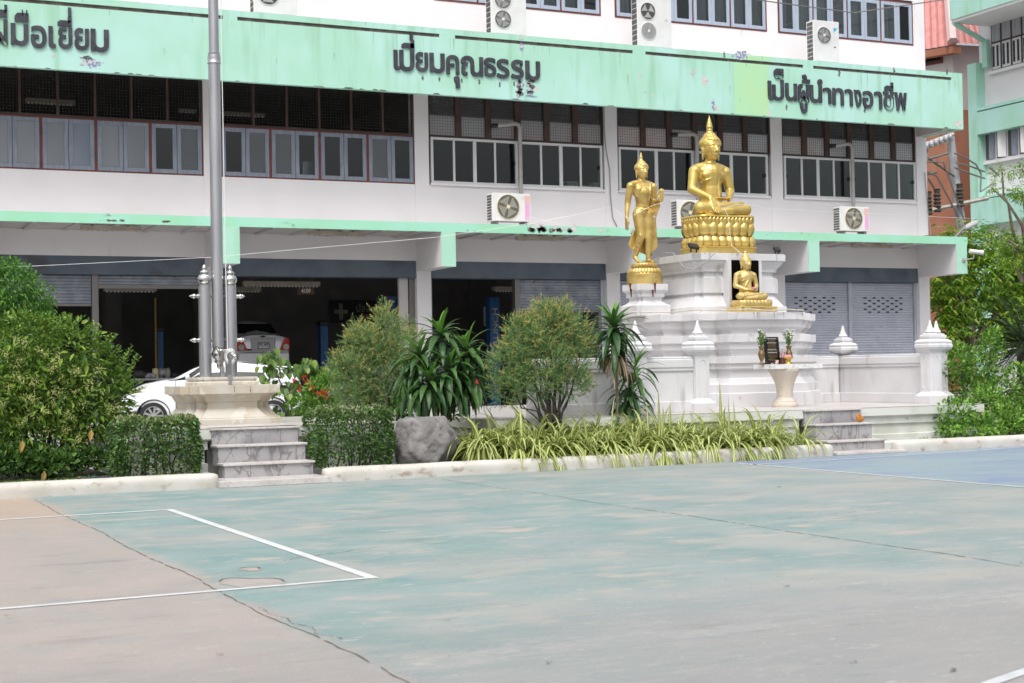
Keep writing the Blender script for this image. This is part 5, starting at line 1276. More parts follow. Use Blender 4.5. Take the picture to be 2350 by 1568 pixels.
# ------------------------------------------------------------------ plants
def rv(r, s=1.): return Vector((r.gauss(0,1), r.gauss(0,1), r.gauss(0,1)))*s
def leaf(mb, p, d, nn, L, W, droop=0., fold=.15, m=0):
    d = d.normalized(); s = d.cross(nn)
    if s.length < 1e-4: s = d.cross(Vector((.3,.5,.8)))
    s.normalize(); n2 = s.cross(d); dz = Vector((0,0,-droop*L))
    a = p+d*L*.35+dz*.2; b = p+d*L*.72+dz*.6; f_ = n2*W*fold
    mb.add([p, a+s*W*.5+f_, b+s*W*.36+f_, p+d*L+dz, b-s*W*.36+f_, a-s*W*.5+f_], [(0,1,2,3),(0,3,4,5)], m)
def strap(mb, p, d, L, W, droop, seg=6, m=(0,1,0), twist=0., inner=.38, taper=.5):
    """long arching leaf with three lengthwise stripes"""
    d = Vector(d).normalized(); pts = []; q = Vector(p); v = d.copy()
    for i in range(seg+1):
        pts.append((q.copy(), v.copy())); v = (v+Vector((0,0,-droop/seg))).normalized(); q += v*(L/seg)
    side = d.cross(Vector((0,0,1)))
    if side.length < .05: side = Vector((1,0,0))
    side.normalize(); vs = []; fs = []; ms = []
    for i, (q, v) in enumerate(pts):
        t = i/seg; w_ = W*(min(1, .35+t*2.2) if t < .4 else 1)*(1-max(0,(t-taper)/(1-taper))**1.6*.97)/2
        nn = side.cross(v).normalized()
        for u in (-1,-inner,inner,1): vs.append(q+side*(w_*u)+nn*(abs(u)*w_*.35))
    b = len(mb.v); mb.v.extend(tuple(x) for x in vs)
    for i in range(seg):
        for j in range(3): mb.f.append((b+i*4+j, b+i*4+j+1, b+i*4+5+j, b+i*4+4+j)); mb.m.append(m[j])
LM = {}
LM['hedge'] = leafmat('hedge leaves', [(0.033, 0.076, 0.02), (0.064, 0.144, 0.03), (0.092, 0.204, 0.041), (0.165, 0.272, 0.066)], .2, .4)
LM['hedgetop'] = leafmat('sun bleached hedge leaves', [(0.216, 0.229, 0.125), (0.259, 0.208, 0.125), (0.173, 0.312, 0.083), (0.367, 0.395, 0.229)], .15, .4)  # paler, partly pinkish mix for leaves on the hedge tops
LM['jas'] = leafmat('jasmine shrub leaves', [(0.055, 0.122, 0.019), (0.104, 0.207, 0.031), (0.166, 0.293, 0.041), (0.277, 0.39, 0.062)], .3, .38)
LM['jasf'] = leafmat('pale jasmine flowers', [(.52,.55,.19),(.62,.62,.28),(.55,.58,.20)], .3, .6)
LM['round'] = leafmat('fine bush leaves', [(0.046, 0.134, 0.02), (0.091, 0.235, 0.034), (0.164, 0.353, 0.05)], .3, .45)
LM['needle'] = leafmat('green needles', [(0.135, 0.242, 0.072), (0.189, 0.315, 0.108), (0.162, 0.284, 0.117), (0.243, 0.357, 0.126)], .35, .6)
LM['needleg'] = leafmat('golden needle tips', [(.46,.42,.13),(.56,.47,.15),(.42,.43,.14),(.58,.45,.16)], .4, .6)
LM['drac'] = leafmat('dark strap leaves', [(0.03, 0.08, 0.029), (0.052, 0.123, 0.031), (0.075, 0.167, 0.04)], .15, .32)
LM['dracy'] = leafmat('young strap leaves', [(0.076, 0.204, 0.027), (0.128, 0.288, 0.041), (0.102, 0.24, 0.034)], .3, .35)
LM['dead'] = leafmat('dead leaves', [(0.28,0.196,0.126),(0.42,0.322,0.224),(0.21,0.126,0.07)], .2, .8)
LM['spg'] = leafmat('striped leaf green', [(0.192, 0.276, 0.055), (0.288, 0.38, 0.099), (0.24, 0.322, 0.066)], .4, .4)
LM['spy'] = leafmat('striped leaf cream', [(.70,.66,.24),(.76,.73,.38),(.62,.62,.20),(.78,.76,.48)], .42, .4)
LM['heart'] = leafmat('heart leaves', [(.05,.12,.02),(.08,.17,.03),(.12,.23,.04),(.27,.36,.06)], .35, .4)
LM['tree'] = leafmat('bright tree leaves', [(0.081, 0.194, 0.022), (0.149, 0.312, 0.036), (0.23, 0.401, 0.043), (0.405, 0.505, 0.043)], .35, .45)
LM['rbush'] = leafmat('glossy bush leaves', [(0.056, 0.144, 0.02), (0.103, 0.243, 0.033), (0.188, 0.378, 0.05), (0.3, 0.486, 0.083)], .28, .35)
LM['palm'] = leafmat('dark palm leaflets', [(0.0156,0.0416,0.0156),(0.0286,0.0715,0.0208),(0.065,0.104,0.0195)], .15, .35)
LM['redfl'] = leafmat('red flowers', [(0.55,0.033,0.022),(0.66,0.066,0.033)], .2, .6)
LM['grass'] = leafmat('short grass', [(0.056,0.126,0.021),(0.098,0.196,0.035),(0.14,0.238,0.042)], .3, .5)
LM['litter'] = leafmat('fallen leaves', [(0.264,0.156,0.048),(0.408,0.288,0.072),(0.168,0.096,0.048)], .1, .8)
def pt(x, y, Y): q = at(x, y, Y); return Vector((q[0], Y, q[1]))
def blobs(lst, Y, ppm, depth=.8, dy=0.):
    """ellipsoid lobes given as (px, py, rx, ry[, dY])"""
    out = []
    for b in lst:
        x, y, rx, ry = b[:4]; yo = b[4] if len(b) > 4 else 0
        c = pt(x, y, Y+yo); out.append((c, Vector((rx/ppm, max(rx, ry)*depth/ppm, ry/ppm))))
    return out
def cloud(mb, lobes, n, r, L, W, shell=(.55,1.05), up=.35, mats=(0,), jit=.7, droop=.15, zmin=None, sizej=.4, lw=None):
    vol = [l[1].x*l[1].z*l[1].y for l in lobes]; tot = sum(v**.7 for v in vol)
    for (c, e), v in zip(lobes, vol):
        for _ in range(int(n*v**.7/tot)):
            d = rv(r).normalized(); k = shell[0]+(shell[1]-shell[0])*r.random()**.6
            p = c+Vector((d.x*e.x, d.y*e.y, d.z*e.z))*k
            if zmin is not None and p.z < zmin: continue
            o = (Vector((d.x/e.x, d.y/e.y, d.z/e.z)).normalized()+Vector((0,0,up))+rv(r, jit*.6)).normalized()
            nn = (rv(r, .6)+Vector((0,0,1))+d*.6).normalized(); s_ = 1+r.uniform(-sizej, sizej)
            leaf(mb, p, o, nn, L*s_, W*s_, droop*r.random()*2, .15, r.choice(mats))
def stems(mb, base, tops, r0, r1, r, n=5, wob=.05):
    for tp in tops:
        pts = [base.lerp(tp, i/n)+(rv(r, wob) if 0 < i < n else Vector()) for i in range(n+1)]
        mb.tube(pts, [r0+(r1-r0)*i/n for i in range(n+1)], 6)
# clipped hedges
def hedge(x0, x1, y0, y1, Y, dep, label, seed):
    r = random.Random(seed); z0 = .13; zt = at((x0+x1)/2, y0, Y+.1)[1]; X0 = at(x0, y1, Y)[0]; X1 = at(x1, y1, Y)[0]
    t = thing('clipped_hedge', label, 'hedge', ((X0+X1)/2, Y+dep/2, z0), 'clipped hedges beside the flagpole steps')
    a = MB(); b = MB()
    for i in range(5200):
        f_ = r.random(); u, v = r.random(), r.random(); dd = r.random()**2*.16
        rnd_e = .05
        if f_ < .40: p = Vector((X0+(X1-X0)*u, Y+dd, z0+(zt-z0)*v)); o = Vector((0,-1,0)); top = False
        elif f_ < .70: p = Vector((X0+(X1-X0)*u, Y+dep*v, zt-dd)); o = Vector((0,0,1)); top = True
        elif f_ < .85: p = Vector((X0+dd, Y+dep*u, z0+(zt-z0)*v)); o = Vector((-1,0,0)); top = False
        else: p = Vector((X1-dd, Y+dep*u, z0+(zt-z0)*v)); o = Vector((1,0,0)); top = False
        # pull the box edges in a little and let the faces wave
        c = Vector(((X0+X1)/2, Y+dep/2, (z0+zt)/2)); q = p-c; hx, hy, hz_ = (X1-X0)/2, dep/2, (zt-z0)/2
        m_ = ((abs(q.x)/hx)**7+(abs(q.y)/hy)**7+(max(q.z,0)/hz_)**7)**(1/7.)
        if m_ > .0: p = c+q/max(m_, .86)*min(m_, 1.)*(1+.045*math.sin(p.x*9+seed)+.04*math.sin(p.z*11+p.y*7))
        if not top and p.z < z0+.12 and r.random() < .35: continue
        d = (o*.8+rv(r,.6)+Vector((0,0,.35))).normalized(); s_ = r.uniform(.6,1.25)
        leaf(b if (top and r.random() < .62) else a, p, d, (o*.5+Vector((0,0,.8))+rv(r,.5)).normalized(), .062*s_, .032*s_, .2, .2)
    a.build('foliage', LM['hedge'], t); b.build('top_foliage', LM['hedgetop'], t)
    s_ = MB(); 
    for i in range(16):
        x = r.uniform(X0+.1, X1-.1); y = r.uniform(Y+.1, Y+dep-.1); stems(s_, Vector((x,y,z0-.02)), [Vector((x+r.uniform(-.12,.12), y+r.uniform(-.1,.1), zt-.08))], .014, .004, r, 4, .03)
    s_.build('stems', mt['barkd'], t)
hedge(268, 464, 962, 1092, 20.02, .85, 'clipped hedge left of the flagpole steps, in front of the flowering shrub', 3)
hedge(732, 912, 938, 1076, 20.05, .85, 'clipped hedge right of the flagpole steps, beside the grey boulder', 4)
# flowering night jasmine
def shoot(mb, fl, p0, p1, r, n=18, L=.085, W=.031):
    d = (p1-p0); 
    for i in range(n):
        q = p0.lerp(p1, (i+.5)/n)+Vector((0,0,-.1*d.length*((i/n)**2)))
        a = i*2.4; o = (Vector((math.cos(a), math.sin(a), .5))+d.normalized()*.6).normalized()
        leaf(mb, q, o, Vector((0,0,1)), L*(1.1-.4*i/n), W*(1.1-.4*i/n), .25, .15)
t = thing('flowering_shrub', 'large green shrub with pale yellow flower clusters at the left edge', 'shrub', tuple(pt(120,1060,21.3)*1.))
t.location.z = .13
r = random.Random(11); mb = MB()
lob = blobs([(40,830,95,70),(150,800,85,70),(215,850,70,60),(235,900,60,60),(110,900,110,80),(20,930,90,90),(190,950,90,60),(70,1000,120,60),(-60,900,110,120),(60,770,70,50),(240,960,45,35)], 21.3, 160, .9)
cloud(mb, lob, 11000, r, .088, .034, (.45,1.10), .35, (0,), .9, .35, .2, .5)
for x0, y0, x1, y1 in ((170,790,175,722),(215,800,228,748),(270,860,300,790),(285,880,318,800),(260,840,245,770),(110,760,100,722),(40,760,20,715),(290,930,312,925),(280,900,320,870),(235,940,275,985),(75,770,60,735),(140,775,135,728),(60,740,52,700),(190,780,205,735),(245,850,268,800),(230,820,262,762),(295,905,322,890),(255,870,285,835),(95,760,92,715),(150,770,158,718),(0,760,-5,715),(300,945,318,965)):
    for k in range(4): shoot(mb, None, pt(x0+r.uniform(-8,8), y0, 21.1+r.uniform(-.2,.3)), pt(x1+r.uniform(-10,10), y1+r.uniform(-6,10), 21.0+r.uniform(-.3,.3)), r)
mb.build('foliage', LM['jas'], t)
fl = MB()
fpos = [(50,830),(115,845),(40,865),(130,860),(165,845),(195,880),(60,905),(120,895),(75,935),(105,925),(150,960),(110,985),(40,975),(185,1000),(160,995),(205,840),(250,940),(270,925),(20,880),(85,870),(48,712+60),(100,800),(170,900),(60,960),(10,940),(230,890),(15,800),(140,815),(185,930)]
for x, y in fpos:
    for k in range(r.choice((1,2,2))):
        c = pt(x+r.gauss(0,8), y+r.gauss(0,8), 20.55+.25*r.random())
        for i in range(26):
            d = (rv(r)+Vector((0,-.6,-.1))).normalized(); q = c+rv(r,.035); leaf(fl, q, d, rv(r).normalized(), .040, .008, .1, .3)
fl.build('flower_clusters', LM['jasf'], t)
st = MB(); stems(st, pt(110,1075,21.4), [pt(x,y,21.4) for x,y in ((30,900),(90,850),(150,840),(210,890),(240,930),(60,960),(0,930),(180,960))], .035, .008, r, 6, .06); st.build('stems', mt['barkd'], t)
st = MB()
for x, y in ((210,985),(52,1010),(102,1080)): leaf(st, pt(x,y,20.6), Vector((-.2,-.2,-1)), Vector((.2,-1,.2)), .17, .07)
st.build('yellow_leaf', LM['litter'], t)
# round bush behind
t = thing('round_bush', 'rounded fine leaved green bush behind the flowering shrub', 'bush', tuple(pt(20,900,24.6)))
t.location.z = .13; r = random.Random(12); mb = MB()
lob = blobs([(-10,680,85,85),(50,690,65,65),(20,640,55,45),(80,720,40,50),(-60,690,80,90),(30,760,95,70),(95,730,22,25)], 24.6, 135, .9)
cloud(mb, lob, 9500, r, .062, .028, (.6,1.04), .1, (0,), .9, .6, None)
for i in range(40):
    x = r.uniform(-20,110); y = 615+max(0,(x-20))*.9+r.uniform(-5,20); shoot(mb, None, pt(x,y+20,24.4), pt(x+r.uniform(-6,14),y-r.uniform(8,30),24.3), r, 9, .06, .026)
mb.build('foliage', LM['round'], t)
st = MB(); stems(st, pt(20,930,24.6), [pt(x,y,24.6) for x,y in ((-30,700),(20,680),(60,720),(80,760))], .05, .01, r, 5, .05); st.build('trunk', mt['barkd'], t)
# golden needle bushes
def needle_bush(name, label, lobes, Y, ppm, trunk, n, seed):
    r = random.Random(seed); base = pt(*trunk, Y); base.z = .12
    t = thing('golden_bush', label, 'bush', tuple(base), 'golden tipped needle bushes')
    a, g_, tw = MB(), MB(), MB(); lob = blobs(lobes, Y, ppm, .9)
    for c, e in list(lob):
        for _ in range(5):
            d = rv(r).normalized(); d.z = abs(d.z)*.9+.1*d.z; lob.append((c+Vector((d.x*e.x, d.y*e.y, d.z*e.z))*.95, Vector((.075,.075,.12))*r.uniform(.7,1.4)))
    zs_ = [l[0].z+l[1].z for l in lob]; ztop = max(zs_); zbot = min(l[0].z-l[1].z for l in lob)
    vol = [l[1].x*l[1].z for l in lob]; tot = sum(vol)
    for (c, e), v in zip(lob, vol):
        for _ in range(int(n*v/tot)):
            d = rv(r).normalized(); k = .42+.62*r.random()**.55; p = c+Vector((d.x*e.x, d.y*e.y, d.z*e.z))*k
            ax = (d*.8+Vector((0,0,.6))+rv(r,.4)).normalized(); Lt = r.uniform(.08,.20)
            hfrac = (p.z-zbot)/(ztop-zbot); gold = r.random() < (.06+.62*hfrac*(k > .82)+.15*(k > .97))
            for i in range(13):
                q = p+ax*Lt*(i/13); dd = (ax*.9+rv(r,.55)).normalized(); s_ = dd.cross(rv(r)).normalized()*.0052; l = r.uniform(.026,.055)
                (g_ if gold and i > 3 else a).add([q-s_, q+s_, q+dd*l], [(0,1,2)])
    a.build('needles', LM['needle'], t); g_.build('golden_tips', LM['needleg'], t)
    tops = [c+Vector((r.uniform(-.4,.4)*e.x, r.uniform(-.3,.3)*e.y, r.uniform(-.2,.7)*e.z)) for c, e in lob[:len(lobes)] for _ in range(2)]
    fork = base+Vector((0,0,.22)); stems(tw, base, [fork], .035, .028, r, 3, .01); stems(tw, fork, tops, .02, .004, r, 6, .04)
    tw.build('branches', mt['barkd'], t)
needle_bush('golden_bush', 'golden tipped needle bush left of the dark strap leaved plant', [(888,780,35,70),(840,800,48,55),(930,800,45,50),(820,860,60,60),(880,860,70,65),(800,900,40,40),(890,910,60,40),(840,920,60,30),(790,850,28,30),(945,850,35,60),(830,780,22,30)], 22.6, 150, (895,955), 4000, 21)
needle_bush('golden_bush', 'golden tipped needle bush right of the dark strap leaved plant', [(1245,760,55,50),(1300,770,45,50),(1200,790,50,45),(1165,840,45,50),(1235,830,70,60),(1310,830,45,55),(1160,900,40,35),(1230,880,70,40),(1310,880,40,40),(1250,725,22,24),(1285,730,26,26),(1340,790,22,25),(1190,760,26,24)], 20.62, 160, (1268,962), 4300, 22)
# strap leaved plants
def rosette(mb, c, axis, n, L, W, r, droop=(1.0,2.6), m=0, up=.9):
    axis = Vector(axis).normalized()
    for i in range(n):
        a = i*2.39996; t_ = (i+.5)/n; el = 1.35-1.9*t_**.8*up
        d = Vector((math.cos(a)*math.cos(el), math.sin(a)*math.cos(el), math.sin(el)))+axis*.15
        s_ = r.uniform(.8,1.15)*(.7+.3*min(1,t_*2.2)); p = c-axis*(t_*.16)
        mm = 1 if (t_ < .2 and m == 0) else 0
        strap(mb, p, d, L*s_, W*s_*r.uniform(.85,1.1), droop[0]+(droop[1]-droop[0])*t_*r.uniform(.7,1.2), 7, (mm,mm,mm), taper=.45)
r = random.Random(31)
bs = pt(985,955,21.2); bs.z = .12
t = thing('strap_leaved_plant', 'dense dark green strap leaved plant with several heads behind the boulder', 'plant', tuple(bs), 'strap leaved garden plants')
mb = MB(); st = MB()
heads = [(1010,765,.0,.62,26),(1068,800,-.1,.58,26),(962,812,-.05,.56,24),(1030,840,-.35,.55,22),(985,870,-.35,.52,22),(1062,868,-.2,.52,20),(940,850,.1,.5,16),(1088,830,.2,.5,16)]
for x, y, dy, L, n in heads:
    c = pt(x, y, 21.2+dy); rosette(mb, c, (r.uniform(-.3,.3), -.1, 1), int(n*1.5), L*1.05, .098, r, (.9,2.4))
    stems(st, bs+Vector((r.uniform(-.12,.12), r.uniform(-.1,.1), 0)), [c-Vector((0,0,.1))], .026, .018, r, 5, .02)
for x, y in ((960,905),(1000,900),(1040,905),(1075,890),(930,890),(1020,920),(980,925),(1060,925),(950,925),(1090,900),(1010,890)):
    for k in range(9): strap(mb, pt(x+r.uniform(-18,18), y-20, 20.8+r.uniform(0,.3)), (r.uniform(-.4,.4), r.uniform(-.5,.1), -.5), .40, .08, 1.5, 5, (0,0,0), taper=.45)
mb.build('foliage', [LM['drac'], LM['dracy']], t); st.build('stems', mt['bark'], t)
dl = MB()
for x, y in ((1090,920),(1058,905),(945,905),(1000,930)): strap(dl, pt(x,y,20.9), (.1,-.2,-1), .22, .03, 1, 4, (0,0,0))
dl.build('dead_leaves', LM['dead'], t)
r = random.Random(32); bs = pt(1417,968,20.75); bs.z = .12
t = thing('strap_leaved_plant', 'single stemmed strap leaved plant with withered hanging leaves before the shrine wall', 'plant', tuple(bs), 'strap leaved garden plants')
mb = MB(); st = MB(); c = pt(1408,742,20.75)
rosette(mb, c, (0.05,0,1), 36, .62, .11, r, (.5,1.9)); 
for k in range(7): rosette(mb, c-Vector((0,0,.05+.06*k)), (0,0,1), 9, .58-.02*k, .10, r, (1.3,2.7), 0, 1.)
pts = [bs, pt(1416,900,20.75), pt(1413,820,20.75), c]; st.tube(pts, [.026,.024,.022,.02], 8)
st.build('stem', mt['bark'], t)
dl = MB()
for i in range(30):
    a = i*2.4; p = pt(1413,818,20.75)+Vector((0,0,r.uniform(-.05,.06))); strap(dl, p, (math.cos(a)*.9, math.sin(a)*.7-.3, .15), r.uniform(.38,.68), .036, 3.2, 7, (0,0,0))
dl.build('withered_leaves', LM['dead'], t)
mb.build('foliage', [LM['drac'], LM['dracy']], t)
r = random.Random(33); bs = pt(1446,968,20.9); bs.z = .12
t = thing('strap_leaved_plant', 'low strap leaved plant with glossy dark leaves right behind the withered stem', 'plant', tuple(bs), 'strap leaved garden plants')
mb = MB(); st = MB()
for x, y, n, L in ((1458,842,18,.60),(1450,875,17,.62),(1446,905,16,.62),(1444,930,14,.58)): rosette(mb, pt(x,y,20.9), (.2,-.1,1), n, L, .085, r, (1.0,2.2))
st.tube([bs, pt(1448,900,20.9), pt(1458,850,20.9)], [.026,.022,.018], 8); st.build('stem', mt['bark'], t); mb.build('foliage', [LM['drac'], LM['dracy']], t)
# striped plants
def striped(x, y, Y, H, n, seed, label, group='green and cream striped plants', W=.052):
    r = random.Random(seed); b = pt(x, y, Y); b.z = max(.125, b.z if b.z < .3 else .125); mb = MB()
    for i in range(n):
        a = r.uniform(0, 6.283); el = R(82-62*(i/n)+r.uniform(-9,9)); d = Vector((math.cos(a)*math.cos(el), math.sin(a)*math.cos(el), math.sin(el)))
        strap(mb, b+Vector((r.uniform(-.05,.05), r.uniform(-.05,.05), 0)), d, H*r.uniform(.7,1.25), W*r.uniform(.8,1.25), r.uniform(2.6,4.2), 9, (0,1,0), .72, taper=.35)
    o = mb.build('striped_plant', [LM['spg'], LM['spy']], None)
    return tag(o, label, 'plant', group)
LB = 'low green and cream striped plant massed in the bed behind the long kerb'
k = 0
for row, (Y, y, xs, H) in enumerate(((19.98,1050,range(1200,1790,36),.52),(20.34,1040,range(1105,1770,37),.54),(20.6,1030,range(1082,1780,40),.56),(20.85,1020,range(1085,1480,60),.5))):
    for x in xs:
        k += 1; striped(x+rnd.uniform(-10,10), y, Y+rnd.uniform(-.05,.05), H*1.42*rnd.uniform(.85,1.15), 122, 400+k, LB)
for x, y, H, lab in ((1562,1000,.74,'tall striped plant with broad cream leaves before the shrine wall'),(1622,1000,.72,'tall striped plant left of the balustrade post with long arching leaves'),(1672,1005,.66,'tall striped plant under the right side of the balustrade post')):
    k += 1; striped(x, y, 20.62, H*1.08, 52, 500+k, lab, W=.062)
striped(1282,965,20.9,.75,18,551,'broad striped plant growing behind the trunk of the golden bush',W=.05)
striped(1842,1025,20.02,.72,46,552,'small striped plant beside the marble shrine steps'); striped(1797,1022,20.2,.6,30,553,'narrow striped plant between the massed clumps and the shrine steps')
# boulder
bm_ = bmesh.new(); bmesh.ops.create_icosphere(bm_, subdivisions=5, radius=1)
bc = pt(980,1012,20.4); hx = .47
rr = random.Random(5); planes = []
for _ in range(17):
    d = rv(rr).normalized(); planes.append((d, rr.uniform(.80,1.02)))
planes += [(Vector((0,0,1)), .80), (Vector((-.9,-.3,.3)).normalized(), .86), (Vector((.85,-.3,.45)).normalized(), .84), (Vector((0,-1,.12)).normalized(), .82)]
for v in bm_.verts:
    p = v.co.copy(); k = 1.25
    for d, dist in planes:
        c_ = p.dot(d)
        if c_ > .05: k = min(k, dist/c_)
    k = min(k, 1.15)
    n1 = noise.noise(p*1.7+Vector((3,1,7))); n2 = noise.noise(p*4.3); n3 = abs(noise.noise(p*2.0+Vector((9,2,1)))); n4 = noise.noise(p*11); n5 = noise.noise(p*23)
    f_ = k*(1+.06*n1+.05*n2-.07*max(0,.10-n3)*10+.022*n4+.012*n5)
    v.co = Vector((p.x*hx*f_*1.1, p.y*.40*f_, p.z*.43*f_))
me = bpy.data.meshes.new('boulder'); bm_.to_mesh(me); bm_.free(); me.shade_smooth()
mt['rock'] = mat('grey limestone', (.165,.157,.153), (.255,.243,.236), 3.2, .38, .66, rough=.9, bump=.7, bscale=22, c3=(.10,.092,.085), s3=4.5, t3=(.58,.70))
me.materials.append(mt['rock']); o = bpy.data.objects.new('boulder', me); col.objects.link(o); o.location = (bc.x, 20.42, .13+.33)
tag(o, 'grey rounded boulder between the right clipped hedge and the striped plants', 'boulder')
# heart leaved sapling and red flowers behind the flagpole platform
def heart(mb, p, d, nn, s, m=0):
    d = d.normalized(); sd = d.cross(nn).normalized(); n2 = sd.cross(d)
    out = [(0,.0),(.28,-.10),(.46,.08),(.47,.32),(.33,.62),(.12,.88),(0,1.08)]
    vs = [p+sd*(x*s)+d*(y*s)+n2*(abs(x)*.35*s) for x, y in out]+[p+sd*(-x*s)+d*(y*s)+n2*(abs(x)*.35*s) for x, y in out[1:-1]]
    n = len(out); mb.add(vs, [tuple(range(n)), tuple([0, n-1]+list(range(n+len(out)-3, n-1, -1)))], m)
for (lab, poly, seed, up_) in (('tall sapling with heart shaped leaves beside the flagpole pedestal', [(668,952),(655,900),(630,850),(612,812)], 41, 0), ('slim sapling with heart shaped leaves and yellow young leaves on top', [(690,952),(697,905),(700,860),(703,832)], 42, 0), ('small spreading sapling with heart shaped leaves nearest the golden bush', [(700,952),(715,905),(735,870),(752,848)], 43, 0)):
    r = random.Random(seed); Y = 26.0; P_ = [pt(x,y,Y) for x,y in poly]; P_[0].z = .18
    t = thing('heart_leaved_sapling', lab, 'sapling', tuple(P_[0]), 'heart leaved saplings')
    st = MB(); st.tube(P_, [.018,.013,.009,.005], 6); mb = MB()
    for i in range(92 if seed == 41 else 70):
        u = (i+.5)/(92 if seed == 41 else 70)*3; j = min(2, int(u)); q = P_[j].lerp(P_[j+1], u-j); a = r.uniform(0,6.28); l = r.uniform(.06,.42)*(1.3-u/3.4)
        e = q+Vector((math.cos(a)*l, math.sin(a)*l, r.uniform(-.05,.12))); st.tube([q, e], .004, 4)
        heart(mb, e, Vector((math.cos(a)*.4, math.sin(a)*.4-.2, -1)), Vector((math.cos(a)*.6, math.sin(a)*.6-.5, .5)), r.uniform(.10,.17))
    for i in range(5 if seed != 43 else 3):
        q = P_[3]+rv(r,.05); heart(mb, q, Vector((r.uniform(-.6,.6), -.3, -.8)), Vector((0,-1,.5)), r.uniform(.10,.14))
    mb.build('foliage', LM['heart'], t); st.build('stems', mt['bark'], t)
t = thing('red_flower_bush', 'low bush with red flower heads behind the right clipped hedge', 'bush', tuple(pt(745,950,25.6))); t.location.z = .13
r = random.Random(44); mb = MB(); cloud(mb, blobs([(725,905,35,40),(760,900,30,45),(700,930,40,25),(755,870,20,25)], 25.6, 135), 1500, r, .085, .032, (.3,1.05)); mb.build('foliage', LM['rbush'], t)
for x, y in ((741,905),(750,911),(730,905),(744,900),(700,868),(716,893),(707,880)):
    c = pt(x,y,25.2); fl = MB()
    for i in range(40): d = (rv(r)+Vector((0,0,.7))).normalized(); leaf(fl, c+d*.035, d, rv(r).normalized(), .022, .02)
    fl.build('flower_head', LM['redfl'], t)
t = thing('garden_shrub', 'small bright green shrub between the right hedge and the strap leaved plant', 'shrub', tuple(pt(920,950,21.4))); t.location.z = .13
r = random.Random(45); mb = MB(); cloud(mb, blobs([(925,930,22,26),(945,945,25,20),(1040,945,20,18)], 21.5, 155), 700, r, .07, .028); mb.build('foliage', LM['round'], t)
# bush at the right
t = thing('glossy_bush', 'leafy green bush beside the right front shrine post', 'bush', tuple(pt(2250,1000,21.9))); t.location.z = .13
r = random.Random(51); mb = MB()
lob = blobs([(2200,830,40,45),(2245,850,45,40),(2275,800,28,40),(2230,900,60,45),(2290,900,45,55),(2210,960,55,40),(2280,960,60,45),(2330,940,40,50),(2175,850,20,25),(2340,870,30,40),(2280,770,14,22),(2370,960,50,60),(2195,955,45,40,-1.2),(2240,985,60,35,-1.3),(2300,970,50,45,-1.2),(2180,985,30,22,-1.3),(2260,920,45,40,-.8),(2345,990,40,35,-1.2)], 21.9, 126, .8)
cloud(mb, lob, 8800, r, .075, .044, (.3,1.08), .5, (0,), .8, .1, .15)
for x0, y0, x1, y1 in ((2275,830,2283,762),(2210,830,2195,785),(2250,820,2255,790),(2180,850,2165,825),(2310,860,2330,830),(2240,960,2165,930)):
    for k in range(2): shoot(mb, None, pt(x0,y0,21.7), pt(x1+r.uniform(-6,6),y1,21.6+r.uniform(-.2,.2)), r, 14, .075, .042)
mb.build('foliage', LM['rbush'], t)
st = MB(); stems(st, pt(2255,1000,21.9), [pt(x,y,21.75+r.uniform(-.25,.25)) for x,y in ((2200,850),(2240,840),(2275,790),(2300,880),(2180,930),(2330,900),(2215,910),(2310,960))], .022, .006, r, 7, .05); st.build('stems', mt['bark'], t)
t = thing('creeping_plant', 'creeping green plant hanging over the kerb at the right edge', 'plant', tuple(pt(2300,1015,20.25))); t.location.z = .2
mb = MB(); cloud(mb, blobs([(2292,985,12,10),(2300,1005,9,12),(2265,990,30,8),(2200,985,30,6)], 20.2, 135), 420, random.Random(52), .055, .04, (.2,1.)); mb.build('foliage', LM['rbush'], t)
st = MB(); st.tube([pt(2268,930,20.6), pt(2280,960,20.4), pt(2290,990,20.2), pt(2298,1012,20.02)], .007, 5); st.build('stems', mt['bark'], t)
# cycad palm
t = thing('cycad_palm', 'dark green cycad palm with arching feathery fronds at the right edge', 'palm', tuple(pt(2345,930,24.5))); t.location.z = .13
r = random.Random(53); mb = MB(); c = pt(2355,800,24.5)
for i in range(46):
    a = i*2.4+.3; el = R(78-80*(i/46)); L = r.uniform(1.25,1.6); d = Vector((math.cos(a)*math.cos(el), math.sin(a)*math.cos(el), math.sin(el))); q = c.copy(); v = d.copy(); pts = []
    for j in range(15): pts.append((q.copy(), v.copy())); v = (v+Vector((0,0,-.10))).normalized(); q += v*L/14
    mb.tube([p for p, _ in pts], [.014-.0008*j for j in range(15)], 4)
    for j in range(1, 15):
        for jj in range(3):
            p = pts[j-1][0].lerp(pts[j][0], jj/3); v = pts[j][1]; s_ = v.cross(Vector((0,0,1))).normalized(); l = .26*math.sin(math.pi*(.12+.8*j/15))
            for q_ in (-1, 1): leaf(mb, p, (s_*q_+v*.65+Vector((0,0,.12))), Vector((0,0,1)), l, .014, .2, .1)
mb.build('fronds', LM['palm'], t)
st = MB(); st.lathe(c.x, 24.5, [(.2,.12),(.22,.5),(.2,c.z-.1),(.1,c.z+.1)], 12); st.build('trunk', mt['barkd'], t)
